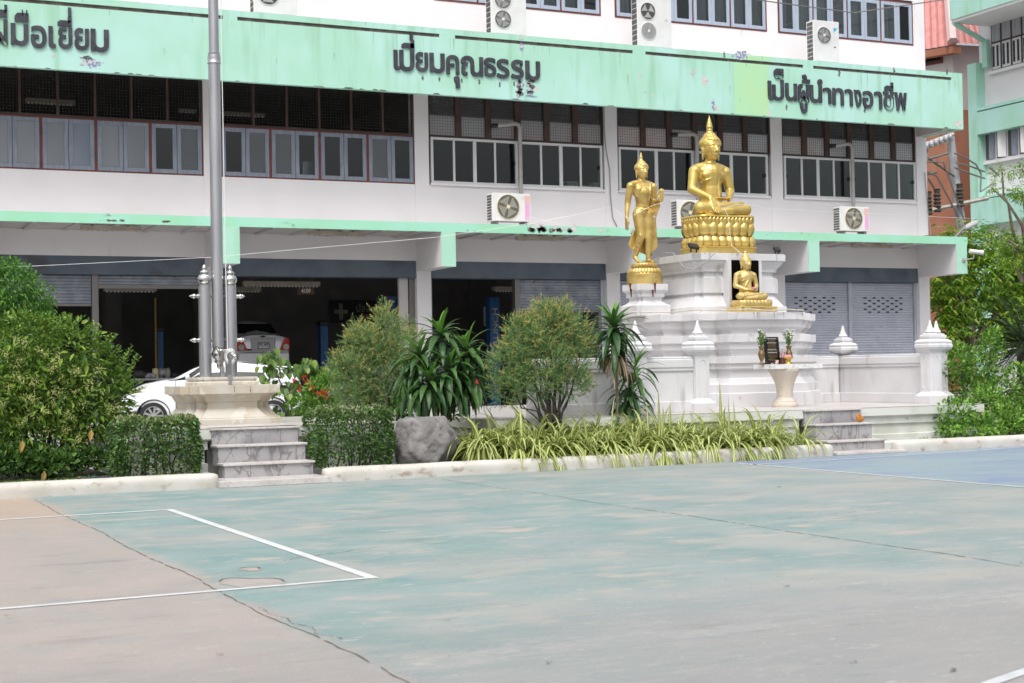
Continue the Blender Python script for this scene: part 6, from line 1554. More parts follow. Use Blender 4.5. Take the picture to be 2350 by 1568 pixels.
# trees behind the right corner
def tree(label, lobes, Y, ppm, n, L, W, trunk, m, seed, depth=.7):
    r = random.Random(seed); b = pt(*trunk, Y); b.z = .15
    t = thing('leafy_tree', label, 'tree', tuple(b), 'trees right of the school block'); mb = MB(); lob = blobs(lobes, Y, ppm, depth)
    vol = [l[1].x*l[1].z for l in lob]; tot = sum(vol)
    for (c, e), v in zip(lob, vol):
        for _ in range(int(n*v/tot/7)):
            d = rv(r).normalized(); k = .4+.65*r.random()**.6; p = c+Vector((d.x*e.x, d.y*e.y, d.z*e.z))*k; ax = (d+rv(r,.5)+Vector((0,0,-.1))).normalized()
            for j in range(7):
                q = p+ax*(j*.05*L/.14); a = j*2.4; o = (ax*.6+Vector((math.cos(a), math.sin(a), -.25))).normalized(); leaf(mb, q, o, (Vector((0,0,1))+rv(r,.4)).normalized(), L*r.uniform(.7,1.2), W*r.uniform(.8,1.1), .4, .15)
    mb.build('crown', LM[m], t); st = MB(); f_ = b.lerp(lob[0][0], .45); st.tube([b, b.lerp(f_,.5)+rv(r,.05), f_], [.16,.13,.11], 8)
    stems(st, f_, [c for c, e in lob], .09, .02, r, 6, .12); st.build('trunk', mt['bark'], t)
tree('bright green leafy tree behind the right corner of the canopy', [(2200,680,60,60),(2260,620,60,50),(2320,680,60,60),(2230,560,45,35),(2180,760,40,45),(2290,740,60,50),(2165,560,22,24),(2340,600,40,50),(2205,548,24,16),(2170,640,35,40),(2380,640,60,70)], 40.5, 71, 9500, .22, .09, (2250,930), 'tree', 61)
tree('tall feathery tree reaching in from the right edge', [(2400,520,60,60),(2345,440,35,18),(2300,395,30,8),(2275,430,26,6),(2290,535,40,14),(2330,565,40,22),(2345,385,25,10),(2320,590,35,20)], 31.5, 92, 5200, .085, .035, (2440,930), 'tree', 62, .6)
# ground cover, grass, fallen leaves
gr = MB(); r = random.Random(71)
def tuft(x, y, n, s, h):
    for i in range(n):
        X = x+r.gauss(0,s); Y = y+abs(r.gauss(0,s*.5)); a = r.uniform(0,6.28); l = h*r.uniform(.5,1.2); q = Vector((X,Y,.13)); e = q+Vector((math.cos(a)*l*.5, math.sin(a)*l*.5, l)); w_ = Vector((math.sin(a),-math.cos(a),0))*.004
        gr.add([q-w_, q+w_, e], [(0,1,2)])
for px, py, n, s, h in ((1075,1055,160,.09,.07),(1055,1040,120,.07,.09),(940,1070,140,.10,.06),(1000,1072,60,.12,.05),(1120,1058,60,.1,.04)):
    X, Y = gz(px, py, .13); tuft(X, max(Y,19.86), n, s, h)
for i in range(60): X = r.uniform(1.5,4.6); tuft(X, r.uniform(19.9,20.6), 40, .10, .05)
for i in range(30): X = r.uniform(17.2,22); tuft(X, r.uniform(20.2,20.7), 25, .10, .07)
tag(gr.build('grass', LM['grass']), 'short green grass and ground cover growing in the planting bed', 'grass', None, 'stuff')
li = MB()
for i in range(90):
    X = r.uniform(1.0,5.0); Y = r.uniform(19.85,20.4); a = r.uniform(0,6.28); leaf(li, Vector((X,Y,.145+r.uniform(0,.02))), Vector((math.cos(a),math.sin(a),r.uniform(-.1,.3))), Vector((r.uniform(-.4,.4),0,1)), r.uniform(.04,.09), .03)
tag(li.build('fallen_leaves', LM['litter']), 'dry brown and yellow leaves scattered on the soil at the left', 'leaves', None, 'stuff')
cv = MB(); cloud(cv, blobs([(20,1050,90,35),(120,1060,90,30),(215,1050,50,25)], 20.9, 165, .6), 2600, r, .075, .05, (.2,1.), .5, (0,), .8, .1, .13)
tag(cv.build('ground_cover', LM['hedge']), 'dark leafy ground cover under the flowering shrub', 'ground cover', None, 'stuff')
bl = MB(); X, Y = gz(222,1097,.15); bl.box(X-.22, X+.2, Y-.03, Y+.12, .135, .16); tag(bl.build('plastic_board', mat('blue plastic', (.05,.07,.16), rough=.4)), 'flat blue plastic board lying on the soil left of the clipped hedge', 'litter')

dm = mat('dry leaf scrap', (.17,.14,.11), (.10,.085,.07), 30, rough=.9)
for i, (px, py, L_) in enumerate(((500,1505,.06),(19,1415,.05),(1024,1427,.05),(1050,1404,.05),(971,1490,.03),(1030,1509,.03),(1446,1300,.03),(1311,1247,.05),(1546,1368,.04),(1667,1332,.04),(1260,1522,.06),(1866,1331,.03),(1947,1292,.03),(1807,1348,.07),(1959,1523,.06),(2192,1542,.08),(2341,1293,.06),(1784,1119,.09),(880,1380,.02),(640,1460,.025),(1180,1210,.03),(2100,1180,.05),(1500,1170,.04))):
    X, Y = gz(px, py, 0); r = random.Random(900+i); mb = MB(); a = r.uniform(0,6.28)
    leaf(mb, Vector((X,Y,.008)), Vector((math.cos(a),math.sin(a),.03)), Vector((r.uniform(-.1,.1),.05,1)), L_*.6, L_*.3, .0, .12); leaf(mb, Vector((X,Y,.008)), Vector((math.cos(a+2),math.sin(a+2),.04)), Vector((.05,.05,1)), L_*.4, L_*.2, .0, .1)
    tag(mb.build('dry_leaf', dm), 'small dry dark leaf lying on the court', 'leaf', 'dry leaf scraps scattered on the court')
# ------------------------------------------------------------------ cars
def interp(P, x):
    for (a, b), (c, d) in zip(P, P[1:]):
        if x <= c:
            t = 0 if c == a else max(0, (x-a)/(c-a)); t = t*t*(3-2*t)*.5+t*.5
            return b+(d-b)*t
    return P[-1][1]
def make_car(name, label, spec, paint, group='parked cars'):
    """car along local X (nose at -X, length spec['L']), origin on the ground at the middle"""
    t = thing(name, label, 'car', (0, 0, 0), group)
    L, Wd = spec['L'], spec['W']/2
    belt, roof, hw = spec['belt'], spec['roof'], spec['half']
    def ring(x):
        zb, zr, w_ = interp(belt, x), interp(roof, x), interp(hw, x)*Wd; z0 = spec['z0'] if spec['xf']-.2 < x < L-.25 else spec['z0']+.06
        gh = max(0, zr-zb); wr = w_*(1-.30*min(1, gh/.5)); wb = w_*.965
        half = [(w_*.90,z0),(w_*.985,z0+.10),(w_,z0+.24),(w_*.995,(z0+zb)/2+.06),(wb*.995,zb-.05),(wb*.97,zb)]
        if gh > .02: half += [(wb*.97+(wr-wb*.97)*k, zb+gh*.88*k) for k in (.33,.66,1.)]+[(wr*.90,zb+gh*.95),(wr*.55,zr-.012*min(1,gh*3)),(0,zr)]
        else: half += [(wb*.9,zb+.018),(wb*.75,zb+.03),(wb*.6,zb+.038),(wb*.5,zb+.042),(wb*.3,zb+.046),(0,zb+.05)]
        return half
    xs = sorted(set([round(L*i/64, 3) for i in range(65)]))
    rings = []
    for x in xs:
        h = ring(x); rings.append([(x-L/2, -y, z) for y, z in h]+[(x-L/2, y, z) for y, z in reversed(h[:-1])])
    b = MB(); b.loft(rings); b.build('body', paint, t, smooth=32)
    def P(x, k, off=.006, side=-1):                # point on the body side, k = index along the half ring
        h = ring(x); i = int(k); f_ = k-i; y = h[i][0]+(h[min(i+1,len(h)-1)][0]-h[i][0])*f_; z = h[i][1]+(h[min(i+1,len(h)-1)][1]-h[i][1])*f_
        return (x-L/2, side*(y+off), z+off*.4)
    def panel(nm, m, x0a, x0b, x1a, x1b, k0, k1, side, off=.007, nx=10, nk=5, par=None):
        q = MB(); vs = []
        for i in range(nx+1):
            for j in range(nk+1):
                u, v = i/nx, j/nk; x = (x0a+(x0b-x0a)*v)*(1-u)+(x1a+(x1b-x1a)*v)*u; vs.append(P(x, k0+(k1-k0)*v, off, side))
        n = nk+1; q.add(vs, [(i*n+j, i*n+j+1, (i+1)*n+j+1, (i+1)*n+j) for i in range(nx) for j in range(nk)])
        return q.build(nm, m, par or t, smooth=60)
    for side in (-1, 1):
        for w_ in spec['windows']: panel('side_window', mt['carglass'], *w_, 5.15, spec.get('wtop', 8.05), side)
        if 'wtop' in spec: panel('front_pillar', mt['carglass'], 1.12, 1.74, 1.50, 1.90, 5.15, 8.0, side)
        for x0, x1 in spec['doors']:
            g_ = MB(); 
            for x in (x0, x1): g_.tube([P(x, k, .002, side) for k in (1,2,3,4,5)], .006, 4)
            g_.build('door_gap', mt['black'], t)
        for x in spec['handles']:
            h_ = MB(); h_.tube([P(x, 4.1, .02, side), P(x+.18, 4.1, .02, side)], .016, 6); h_.build('door_handle', paint, t)
        for (x0a,x0b,x1a,x1b,k0,k1) in spec['head']: panel('headlight', mt['lampclear'], x0a,x0b,x1a,x1b,k0,k1, side, .008)
        for (x0a,x0b,x1a,x1b,k0,k1) in spec['tail']: panel('taillight', mt['red'], x0a,x0b,x1a,x1b,k0,k1, side, .008)
        mx = spec['mirror']; m_ = MB(); q = Vector(P(mx, 5.3, 0, side)); m_.ell(q+Vector((.0,side*.09,.05)), (.055,.10,.07), 0, 12, 8); m_.tube([q, q+Vector((0,side*.06,.03))], .02, 6); m_.build('mirror', paint, t, smooth=60)
        for xw in (spec['xf'], spec['xr']):
            rw = spec['rw']; yw = Wd*1.0
            ar = MB(); ar.lathe_axis((xw-L/2, side*(yw-.16), rw), (0,side,0), [(rw+.055,0),(rw+.06,.158),(rw+.045,.168),(rw+.02,.12),(.01,.10)], 36); ar.build('wheel_arch', mt['black'], t)
            W_ = bpy.data.objects.new('wheel', None); col.objects.link(W_); W_.parent = t; W_.location = (xw-L/2, side*(yw-.01), rw); W_.empty_display_size = .1
            ty = MB(); ty.lathe_axis((xw-L/2, side*(yw-.20), rw), (0,side,0), [(rw*.72,0),(rw*.95,.0),(rw,.03),(rw,.17),(rw*.95,.20),(rw*.70,.205),(rw*.68,.19)], 36); ty.build('tyre', mt['tyre'], W_, smooth=40)
            ri = MB(); ri.lathe_axis((xw-L/2, side*(yw-.09), rw), (0,side,0), [(rw*.70,0),(rw*.70,.105),(rw*.65,.105),(rw*.63,.02)], 36)
            for k in range(9):
                a = k*2*math.pi/9; d = Vector((math.cos(a),0,math.sin(a))); p2 = Vector((-math.sin(a),0,math.cos(a))); c0 = Vector((xw-L/2, side*(yw+.0), rw))
                ri.loft([[c0+d*rw*.10-p2*.018, c0+d*rw*.10+p2*.018, c0+d*rw*.10+p2*.018-Vector((0,side*.03,0)), c0+d*rw*.10-p2*.018-Vector((0,side*.03,0))],[c0+d*rw*.66-p2*.026, c0+d*rw*.66+p2*.026, c0+d*rw*.66+p2*.026-Vector((0,side*.03,0)), c0+d*rw*.66-p2*.026-Vector((0,side*.03,0))]])
            ri.lathe_axis((xw-L/2, side*(yw-.03), rw), (0,side,0), [(rw*.16,0),(rw*.16,.04),(.001,.045)], 16); ri.build('rim', mt['rim'], W_, smooth=30)
    return t, P, panel
hatch = dict(L=3.95, W=1.70, z0=.20, xf=.78, xr=3.28, rw=.30,
    belt=[(0,.50),(.05,.64),(.25,.82),(.6,.96),(1.0,1.03),(1.3,1.05),(3.0,1.06),(3.75,1.04),(3.9,.90),(3.95,.60)],
    roof=[(0,.50),(.05,.64),(.25,.82),(.6,.96),(1.0,1.035),(1.12,1.07),(1.75,1.36),(2.05,1.45),(2.4,1.47),(3.0,1.40),(3.45,1.30),(3.7,1.20),(3.85,1.05),(3.9,.9),(3.95,.6)],
    half=[(0,.55),(.08,.76),(.3,.90),(.7,.985),(1.2,1),(3.2,1),(3.6,.95),(3.85,.86),(3.95,.70)],
    windows=[(1.50,1.72,2.40,2.40),(2.46,2.46,3.15,3.10),(3.2,3.15,3.52,3.3)], wtop=6.3, doors=[(1.25,2.43),(2.43,3.12)], handles=[2.18,2.95],
    head=[(.13,.25,.62,.72,3.9,5.0)], tail=[(3.72,3.70,3.93,3.88,3.4,4.95)], mirror=1.5)
# white hatchback in front of the open workshop
Yc = 33.9; xl, xr = at(319, 950, Yc-.4)[0], at(711, 930, Yc-.4)[0]; zg = .3
wc, P, panel = make_car('hatchback', 'white hatchback with a roof spoiler parked sideways behind the flagpole', hatch, mt['carwhite'])
sp = MB(); sp.loft([[(3.30-1.975,-.60,1.305),(3.30-1.975,.60,1.305),(3.75-1.975,.58,1.275),(3.75-1.975,-.58,1.275)],[(3.30-1.975,-.60,1.335),(3.30-1.975,.60,1.335),(3.78-1.975,.58,1.30),(3.78-1.975,-.58,1.30)]]); sp.build('roof_spoiler', mt['carwhite'], wc, bevel=.01)
an = MB(); an.loft([[(3.0-1.975,-.04,1.39),(3.0-1.975,.04,1.39),(3.16-1.975,.03,1.365),(3.16-1.975,-.03,1.365)],[(3.12-1.975,-.004,1.48),(3.12-1.975,.004,1.48),(3.17-1.975,.004,1.47),(3.17-1.975,-.004,1.47)]]); an.build('antenna', mt['black'], wc)
ws = MB(); ws.loft([[P(1.17,5.2,.004,s_) for s_ in (-1,1)],[P(1.70,8.0,.006,s_) for s_ in (-1,1)]], 0, False, False); ws.build('windscreen', mt['carglass'], wc)
rg = MB(); rg.tube([P(x, 8.9, .004, -1) for x in (1.95,2.3,2.7,3.1,3.4)], .006, 4); rg.tube([P(x, 8.3, .006, -1) for x in (1.80,2.1,2.6,3.1,3.45)], .007, 4); rg.build('roof_trim', mt['black'], wc)
sk = (xr-xl)/3.95
wc.location = (8.47, 33.71, zg); wc.rotation_euler.z = R(-17); wc.scale = (1.03, 1.03, 1.03)
# dark grey car half hidden by the bushes
Yg = 33.4; xl, xr = at(690, 930, Yg-.4)[0], at(1112, 930, Yg-.4)[0]
sedan = dict(hatch); sedan.pop('wtop'); sedan.update(L=4.3, W=1.72, xf=.85, xr=3.45,
    belt=[(0,.50),(.05,.62),(.3,.78),(.8,.90),(1.2,.955),(1.45,.99),(3.2,1.05),(4.1,1.04),(4.25,.90),(4.3,.6)],
    roof=[(0,.50),(.05,.62),(.3,.78),(.8,.90),(1.2,.96),(1.35,1.0),(2.0,1.38),(2.3,1.47),(2.8,1.49),(3.4,1.44),(3.8,1.28),(4.15,1.06),(4.25,.9),(4.3,.6)],
    half=[(0,.55),(.08,.76),(.3,.90),(.8,.985),(1.3,1),(3.4,1),(3.9,.95),(4.2,.88),(4.3,.74)],
    windows=[(1.7,2.05,2.65,2.65),(2.71,2.71,3.4,3.3),(3.45,3.35,3.8,3.5)], doors=[(1.5,2.68),(2.68,3.4)], handles=[2.4,3.15], head=[(.13,.25,.7,.8,3.9,5.0)], tail=[(4.0,4.0,4.27,4.22,2.9,4.95)], mirror=1.75)
gc, P, panel = make_car('parked_car', 'dark grey car mostly hidden behind the golden bush and strap leaved plant', sedan, mt['cargrey'])
gc.location = ((xl+xr)/2, Yg, zg)
# silver saloon on the lift, seen from behind: its own build, tail towards -Y
Ys = 39.9; Xs = at(604, 760, Ys)[0]; zs0 = at(604, 830, Ys)[1]
t = thing('saloon_car', 'silver saloon raised on a workshop lift, seen from behind with its number plate', 'car', (Xs, Ys, zs0-.38), 'parked cars')
k = (at(664,760,Ys)[0]-at(544,760,Ys)[0])/1.72
Hs = lambda z: zs0+(z-.36)*k*1.2
def sring(y, ww, zb, zs_, zt, wt):             # cross section of the saloon at distance y from the tail
    h = [(ww*.80,zb),(ww*.96,zb+.10),(ww,zb+.26),(ww*.985,zs_-.12),(ww*.95,zs_),(wt*1.0,zs_+(zt-zs_)*.55),(wt*.88,zt-.05),(wt*.5,zt-.008),(0,zt)]
    return [(Xs-x*k, Ys+y*k, Hs(z)) for x, z in h]+[(Xs+x*k, Ys+y*k, Hs(z)) for x, z in reversed(h[:-1])]
b = MB()
b.loft([sring(.0,.70,.44,.62,.72,.60), sring(.02,.80,.36,.70,.84,.66), sring(.06,.845,.33,.80,1.00,.70), sring(.10,.86,.32,.92,1.075,.72), sring(.35,.865,.31,.98,1.10,.74), sring(.62,.868,.30,1.0,1.12,.74), sring(1.15,.868,.29,1.0,1.40,.60), sring(1.5,.868,.28,1.0,1.49,.585), sring(2.2,.868,.28,.99,1.52,.59), sring(2.8,.868,.28,.97,1.44,.60), sring(3.3,.868,.28,.95,1.05,.70), sring(4.2,.80,.3,.80,.86,.66), sring(4.35,.66,.36,.66,.72,.55)])
b.build('body', mt['carsilver'], t, smooth=40)
g_ = MB(); g_.add([(Xs+x*k, Ys+y*k, Hs(z)) for x, y, z in ((-.66,.66,1.13),(.66,.66,1.13),(.56,1.10,1.40),(-.56,1.10,1.40))], [(0,1,2,3)]); g_.build('rear_window', mt['carglass'], t)
yb = lambda z: (.012 if z < .84 else .05)
q = lambda x0, x1, z0, z1, y0, y1: (Xs+x0*k, Xs+x1*k, Ys+y0*k, Ys+y1*k, Hs(z0), Hs(z1))
for sgn in (-1, 1):
    tl = MB(); pts = [(.52,.66),(.86,.64),(.875,.80),(.84,.98),(.74,1.0),(.62,.84)]
    tl.loft([[(Xs+sgn*x*k, Ys+(.055+.10*max(0,(x-.6))-.09)*k, Hs(z)) for x, z in pts],[(Xs+sgn*x*k, Ys+(.25)*k, Hs(z)) for x, z in pts]]); T_ = tl.build('taillight', mt['red'], t, bevel=.01)
    c_ = MB(); c_.lathe_axis((Xs+sgn*.735*k, Ys-.04*k, Hs(.745)), (0,-1,0), [(.098*k,-.02),(.098*k,.012),(.085*k,.02),(.001,.02)], 20); c_.build('lens', mt['lampclear'], T_)
b = MB(); b.box(*q(-.845,.845,.33,.60,-.045,.12)); b.build('rear_bumper', mt['carsilver'], t, bevel=.04)
b = MB(); b.box(*q(-.80,.80,.61,.655,-.02,.1)); b.build('bumper_gap', mt['acg2'], t)
b = MB(); frame_box(b, Xs-.40*k, Xs+.40*k, Hs(.655), Hs(.985), .025, Ys-.015*k, Ys+.05*k); b.box(Xs-.37*k, Xs+.37*k, Ys-.001*k, Ys+.05*k, Hs(.67), Hs(.97)); b.build('plate_recess', mt['acg2'], t, bevel=.01)
b = MB(); b.box(*q(-.19,.19,.70,.865,-.03,.05)); PL = b.build('number_plate', mt['platew'], t)
b = MB(); frame_box(b, Xs-.19*k, Xs+.19*k, Hs(.70), Hs(.865), .016, Ys-.034*k, Ys-.0305*k)
put_text(b, 'กน', Xs-.145*k, Xs-.045*k, Hs(.785), Hs(.845), Ys-.034*k, Ys-.0305*k, 0, .03); put_text(b, '2478', Xs-.005*k, Xs+.155*k, Hs(.785), Hs(.845), Ys-.034*k, Ys-.0305*k, 0, .03)
b.box(*q(-.185,.185,.765,.772,-.034,-.0305)); b.build('plate_lettering', mt['black'], PL)
b = MB(); b.prismY([(Xs+x*k, Hs(z)) for x, z in ((-.075,1.015),(-.03,1.015),(-.03,1.005),(.03,1.005),(.03,1.015),(.075,1.02),(.07,1.045),(.03,1.045),(.03,1.055),(-.03,1.055),(-.03,1.045),(-.07,1.045))], Ys-.005*k, Ys+.1*k); b.build('emblem', mt['acd'], t)
for sgn in (-1, 1):
    b = MB(); b.lathe_axis((Xs+sgn*.72*k, Ys+.62*k, Hs(.30)), (sgn,0,0), [(.20*k,-.18),(.29*k,-.18),(.30*k,0),(.29*k,.1),(.1*k,.1)], 24); b.build('wheel', mt['tyre'], t)
# ------------------------------------------------------------------ workshop things
def lift(px, ytop, Y, w_, label, cap_=True, txt=None):
    x0, x1 = at(px-w_/2, ytop+60, Y)[0], at(px+w_/2, ytop+60, Y)[0]; zt = at(px, ytop, Y)[1]
    t = thing('lift_column', label, 'car lift', ((x0+x1)/2, Y, .296), 'blue vehicle lift columns')
    b = MB(); b.box(x0, x1, Y, Y+.3, .3, zt); b.box(x0+(x1-x0)*.3, x0+(x1-x0)*.36, Y-.012, Y, .35, zt-.02); b.build('column', mt['blue'], t, bevel=.01)
    if cap_: MB().box(x0-.03, x1+.03, Y-.03, Y+.33, zt+.001, zt+.14).build('column_cap', mt['black'], t, bevel=.03)
    MB().box(x0-.15, x1+.15, Y-.15, Y+.45, .297, .33).build('base_plate', mt['blue'], t)
    if txt:
        b = MB(); n = len(txt); zt2 = zt-.28
        for i, ch in enumerate(reversed(txt)):
            vs, fs = glyph(ch, .02); xs_ = [v.x for v in vs]; ys_ = [v.y for v in vs]; h = .20; z0 = zt2-1.35+(n-1-i)*.225
            b.add([(x1-.06-(v.y-min(ys_))/(max(ys_)-min(ys_))*.17, Y-.004 if v.z > 0 else Y-.001, z0+(v.x-min(xs_))/(max(xs_)-min(xs_))*h) for v in vs], fs)
        b.build('lettering', mt['signcream'], t)
lift(369, 762, 41, 13, 'slim blue lift column left of the flagpole'); lift(745, 748, 40.6, 16, 'blue lift column with a black cap right of the silver saloon')
lift(900, 680, 40, 20, 'tall blue lift column behind the golden bush', False); lift(1136, 683, 39.4, 22, 'tall blue lift column with vertical pale letters', False, 'LAUNCH')
lift(612, 838, 40.6, 60, 'blue lift frame under the silver saloon', False)
def board(x0, y0, x1, y1, Y, m, name, label, cat, th=.04):
    X0, X1 = at(x0, (y0+y1)/2, Y)[0], at(x1, (y0+y1)/2, Y)[0]; Z1, Z0 = at((x0+x1)/2, y0, Y)[1], at((x0+x1)/2, y1, Y)[1]
    t = thing(name, label, cat, ((X0+X1)/2, Y, Z0)); MB().box(X0, X1, Y, Y+th, Z0, Z1).build('board', mt[m], t); return t, X0, X1, Z0, Z1
t, X0, X1, Z0, Z1 = board(683, 660, 721, 676, 38.3, 'signbrown', 'room_sign', 'brown hanging sign with the white number 4109 in the workshop opening', 'sign', .02)
b = MB(); put_text(b, '4109', X0+(X1-X0)*.22, X1-(X1-X0)*.22, Z0+(Z1-Z0)*.2, Z1-(Z1-Z0)*.15, 38.295, 38.299, 0, .02); b.build('lettering', mt['paintw'], t)
b = MB(); 
for x in (X0+.08, X1-.08): b.box(x-.006, x+.006, 38.305, 38.315, Z1, 4.69)
b.build('hanger', mt['steeld'], t)
t, X0, X1, Z0, Z1 = board(758, 690, 942, 741, 46.85, 'signblack', 'safety_board', 'black safety board with a cream cross on the dark workshop wall', 'sign', .04)
b = MB(); w_ = X1-X0; h = Z1-Z0; cx, cz = X0+w_*.13, Z0+h*.50; a_ = h*.085
b.prismY([(cx-a_,cz-h*.36),(cx+a_,cz-h*.36),(cx+a_,cz-a_),(cx+h*.32,cz-a_),(cx+h*.32,cz+a_),(cx+a_,cz+a_),(cx+a_,cz+h*.36),(cx-a_,cz+h*.36),(cx-a_,cz+a_),(cx-h*.32,cz+a_),(cx-h*.32,cz-a_),(cx-a_,cz-a_)], 46.84, 46.848)
put_text(b, 'ปลอดภัยในงาน', X0+w_*.32, X0+w_*.93, Z0+h*.48, Z0+h*.90, 46.84, 46.848, 0, .02); put_text(b, 'SAFETY FIRST', X0+w_*.24, X0+w_*.80, Z0+h*.20, Z0+h*.36, 46.84, 46.848, 0, .015); b.build('lettering', mt['signcream'], t)
t, X0, X1, Z0, Z1 = board(1110, 704, 1186, 748, 44.5, 'platew', 'workshop_banner', 'pale banner with dark lettering behind the blue lift column', 'sign', .02)
b = MB(); put_text(b, 'บัติการ', X0+(X1-X0)*.50, X1-.02, Z0+(Z1-Z0)*.55, Z1-.06, 44.49, 44.498, 0, .02); put_text(b, 'Automo', X0+(X1-X0)*.50, X1-.02, Z0+(Z1-Z0)*.12, Z0+(Z1-Z0)*.42, 44.49, 44.498, 0, .012); put_text(b, 'ฟ', X0+.07, X0+.19, Z0+(Z1-Z0)*.55, Z1-.08, 44.49, 44.498, 0, .02); put_text(b, 'Ava', X0+.05, X0+.36, Z0+(Z1-Z0)*.12, Z0+(Z1-Z0)*.42, 44.49, 44.498, 0, .012); b.build('lettering', mt['black'], t)
def inlamp(x0, x1, y, Y, label, zc=None, on=True):
    X0, X1 = at(x0, y, Y)[0], at(x1, y, Y)[0]; Z = at((x0+x1)/2, y, Y)[1]
    t = thing('ceiling_lamp', label, 'lamp', ((X0+X1)/2, Y, Z), 'louvred lamps inside the rooms')
    MB().box(X0, X1, Y, Y+.2, Z, Z+.12).build('housing', mt['lampbody'], t)
    b = MB(); n = max(4, int((X1-X0)/.10))
    for i in range(n): xx = X0+.03+(X1-X0-.06)*i/n; b.add([(xx,Y-.005,Z-.035),(xx+.06,Y-.005,Z-.035),(xx+.045,Y-.005,Z-.004),(xx+.015,Y-.005,Z-.004)], [(0,1,2,3)])
    b.build('louvre', mt['lit'], t)
    b = MB()
    for xx in (X0+.2, X1-.2): b.box(xx-.01, xx+.01, Y+.09, Y+.11, Z+.121, 8.95 if Z > 5 else 4.69)
    b.build('hanger', mt['steeld'], t)
mt['lit'] = mat('lamp louvre', (.7,.7,.68), rough=.4, emit=(1,.97,.9,.07))  # faint glow added to the louvres of unlit lamps, for light they reflect
for x0, x1, y, Y, l in ((2,47,180,39.5,'louvred lamp in the dark first floor room at the far left'),(57,228,187,39.5,'long louvred lamp behind the wire mesh left of the flagpole'),(230,360,195,39.5,'louvred lamp behind the wire mesh left of the white pillar'),(60,172,238,41.5,'deeper louvred lamp in the dark first floor room on the left'),(412,452,257,42,'short louvred lamp near the white pillar left of the flagpole'),(515,720,212,39.5,'long louvred lamp behind the wire mesh right of the flagpole'),(510,610,265,42,'deeper louvred lamp right of the flagpole')): inlamp(x0, x1, y, Y, l)
for x0, x1, y, Y, l in ((560,735,656,40.5,'long louvred lamp at the top of the open workshop'),(500,600,668,43.5,'louvred lamp above the silver saloon'),(1135,1190,667,41,'louvred lamp inside the right workshop opening'),(240,360,668,41,'louvred lamp in the left workshop opening')): inlamp(x0, x1, y, Y, l)
t = thing('gas_pipe', 'thin yellow pipe standing in the dark workshop left of the flagpole', 'pipe', (at(358,800,41)[0], 41, .3)); b = MB(); X = at(358,800,41)[0]; b.tube([(X,41,.297),(X,41,3.6)], .03, 6); b.build('pipe', mat('yellow pipe', (.32,.20,.03), rough=.5), t)
# workbench with clutter
X0, X1 = at(305,870,39.5)[0], at(438,870,39.5)[0]; zt = at(370,868,39.5)[1]
t = thing('workbench', 'steel topped workbench in the dark workshop behind the white hatchback', 'workbench', ((X0+X1)/2, 39.5, .296))
MB().box(X0, X1, 39.2, 40.0, zt-.05, zt).build('bench_top', mt['acg2'], t)
for x in (X0+.05, X1-.12):
    for y in (39.22, 39.9): MB().box(x, x+.07, y, y+.07, .297, zt-.051).build('leg', mt['blue'], t)
r = random.Random(81)
for i, (x, wd, h, m, lab) in enumerate(((322,.35,.22,'acd','dark engine part on the left end of the workbench'),(345,.3,.16,'acg2','grey metal box on the workbench'),(357,.16,.26,'cream','cream drum on the workbench'),(375,.3,.3,'pipe','grey wrapped bundle on the workbench'),(400,.25,.15,'acd','small dark part on the right of the workbench'))):
    X = at(x,860,39.6)[0]; b = MB()
    if m == 'cream': b.lathe(X, 39.6, [(wd/2,zt+.001),(wd/2*1.05,zt+h*.5),(wd/2,zt+h*.9),(wd/3,zt+h)], 14)
    else:
        for j in range(5): b.ell((X+r.uniform(-wd/3,wd/3), 39.6+r.uniform(-.1,.1), zt+h*r.uniform(.25,.6)), (wd*r.uniform(.2,.4), .12, h*r.uniform(.3,.5)), 0, 8, 6)
    tag(b.build('machine_part', mt[m]), lab, 'machine part', 'clutter on the workbench')
b = MB(); X = at(322,940,38.6)[0]; b.box(X-.2, X+.35, 38.5, 39.0, .3, .8); tag(b.build('tool_cabinet', mat('red cabinet', (.20,.02,.015), rough=.5), bevel=.02), 'red cabinet on the workshop floor behind the flowering shrub', 'cabinet')
b = MB(); X = at(300,930,38.3)[0]
t = thing('blue_trestle', 'blue metal trestle beside the flowering shrub in the workshop', 'trestle', (X, 38.3, .296)); b.tube([(X-.2,38.3,.3),(X-.1,38.3,.9)], .04, 6); b.tube([(X+.2,38.3,.3),(X+.12,38.3,.9)], .04, 6); b.box(X-.25, X+.5, 38.25, 38.4, .9, .96); b.build('frame', mt['blue'], t)
# ------------------------------------------------------------------ neighbouring buildings
mt['pinkroof'] = mat('pink metal roof', (.60,.25,.23), (.52,.20,.19), 3, rough=.5)
mt['terra'] = mat('terracotta wall', (.36,.145,.085), (.42,.19,.12), .7, .4,.65, rough=.8, c3=(.10,.04,.03), s3=.55, t3=(.60,.75), st3=(3,3,.3))
mt['pgrey'] = mat('pale grey wall', (.56,.52,.51), (.60,.57,.56), .5, rough=.8)
Yb = 58.0
A = lambda x, y, Y=Yb: at(x, y, Y)
C_ = Vector((A(2190,300)[0], Yb)); vd = Vector((.675,.737)); rd = Vector((.737,-.675)); Lf = (-rd*.9+vd*.44).normalized(); Rf = (rd*.82+vd*.57).normalized()
ze = A(2190,103)[1]; zm = A(2230,255)[1]
t = thing('roofed_building', 'pale building with a pink ribbed roof and terracotta lower wall behind the school', 'building', (C_.x, Yb, 0))
def foot(o_): return [tuple(C_+(Lf+Rf)*o_), tuple(C_+Rf*11+(Lf-Rf)*o_), tuple(C_+Rf*11+Lf*15), tuple(C_+Lf*15+(Rf-Lf)*o_)]
MB().prism(foot(0), zm, ze).build('upper_wall', mt['pgrey'], t); MB().prism(foot(-.08), 0, zm-.002).build('lower_wall', mt['terra'], t)
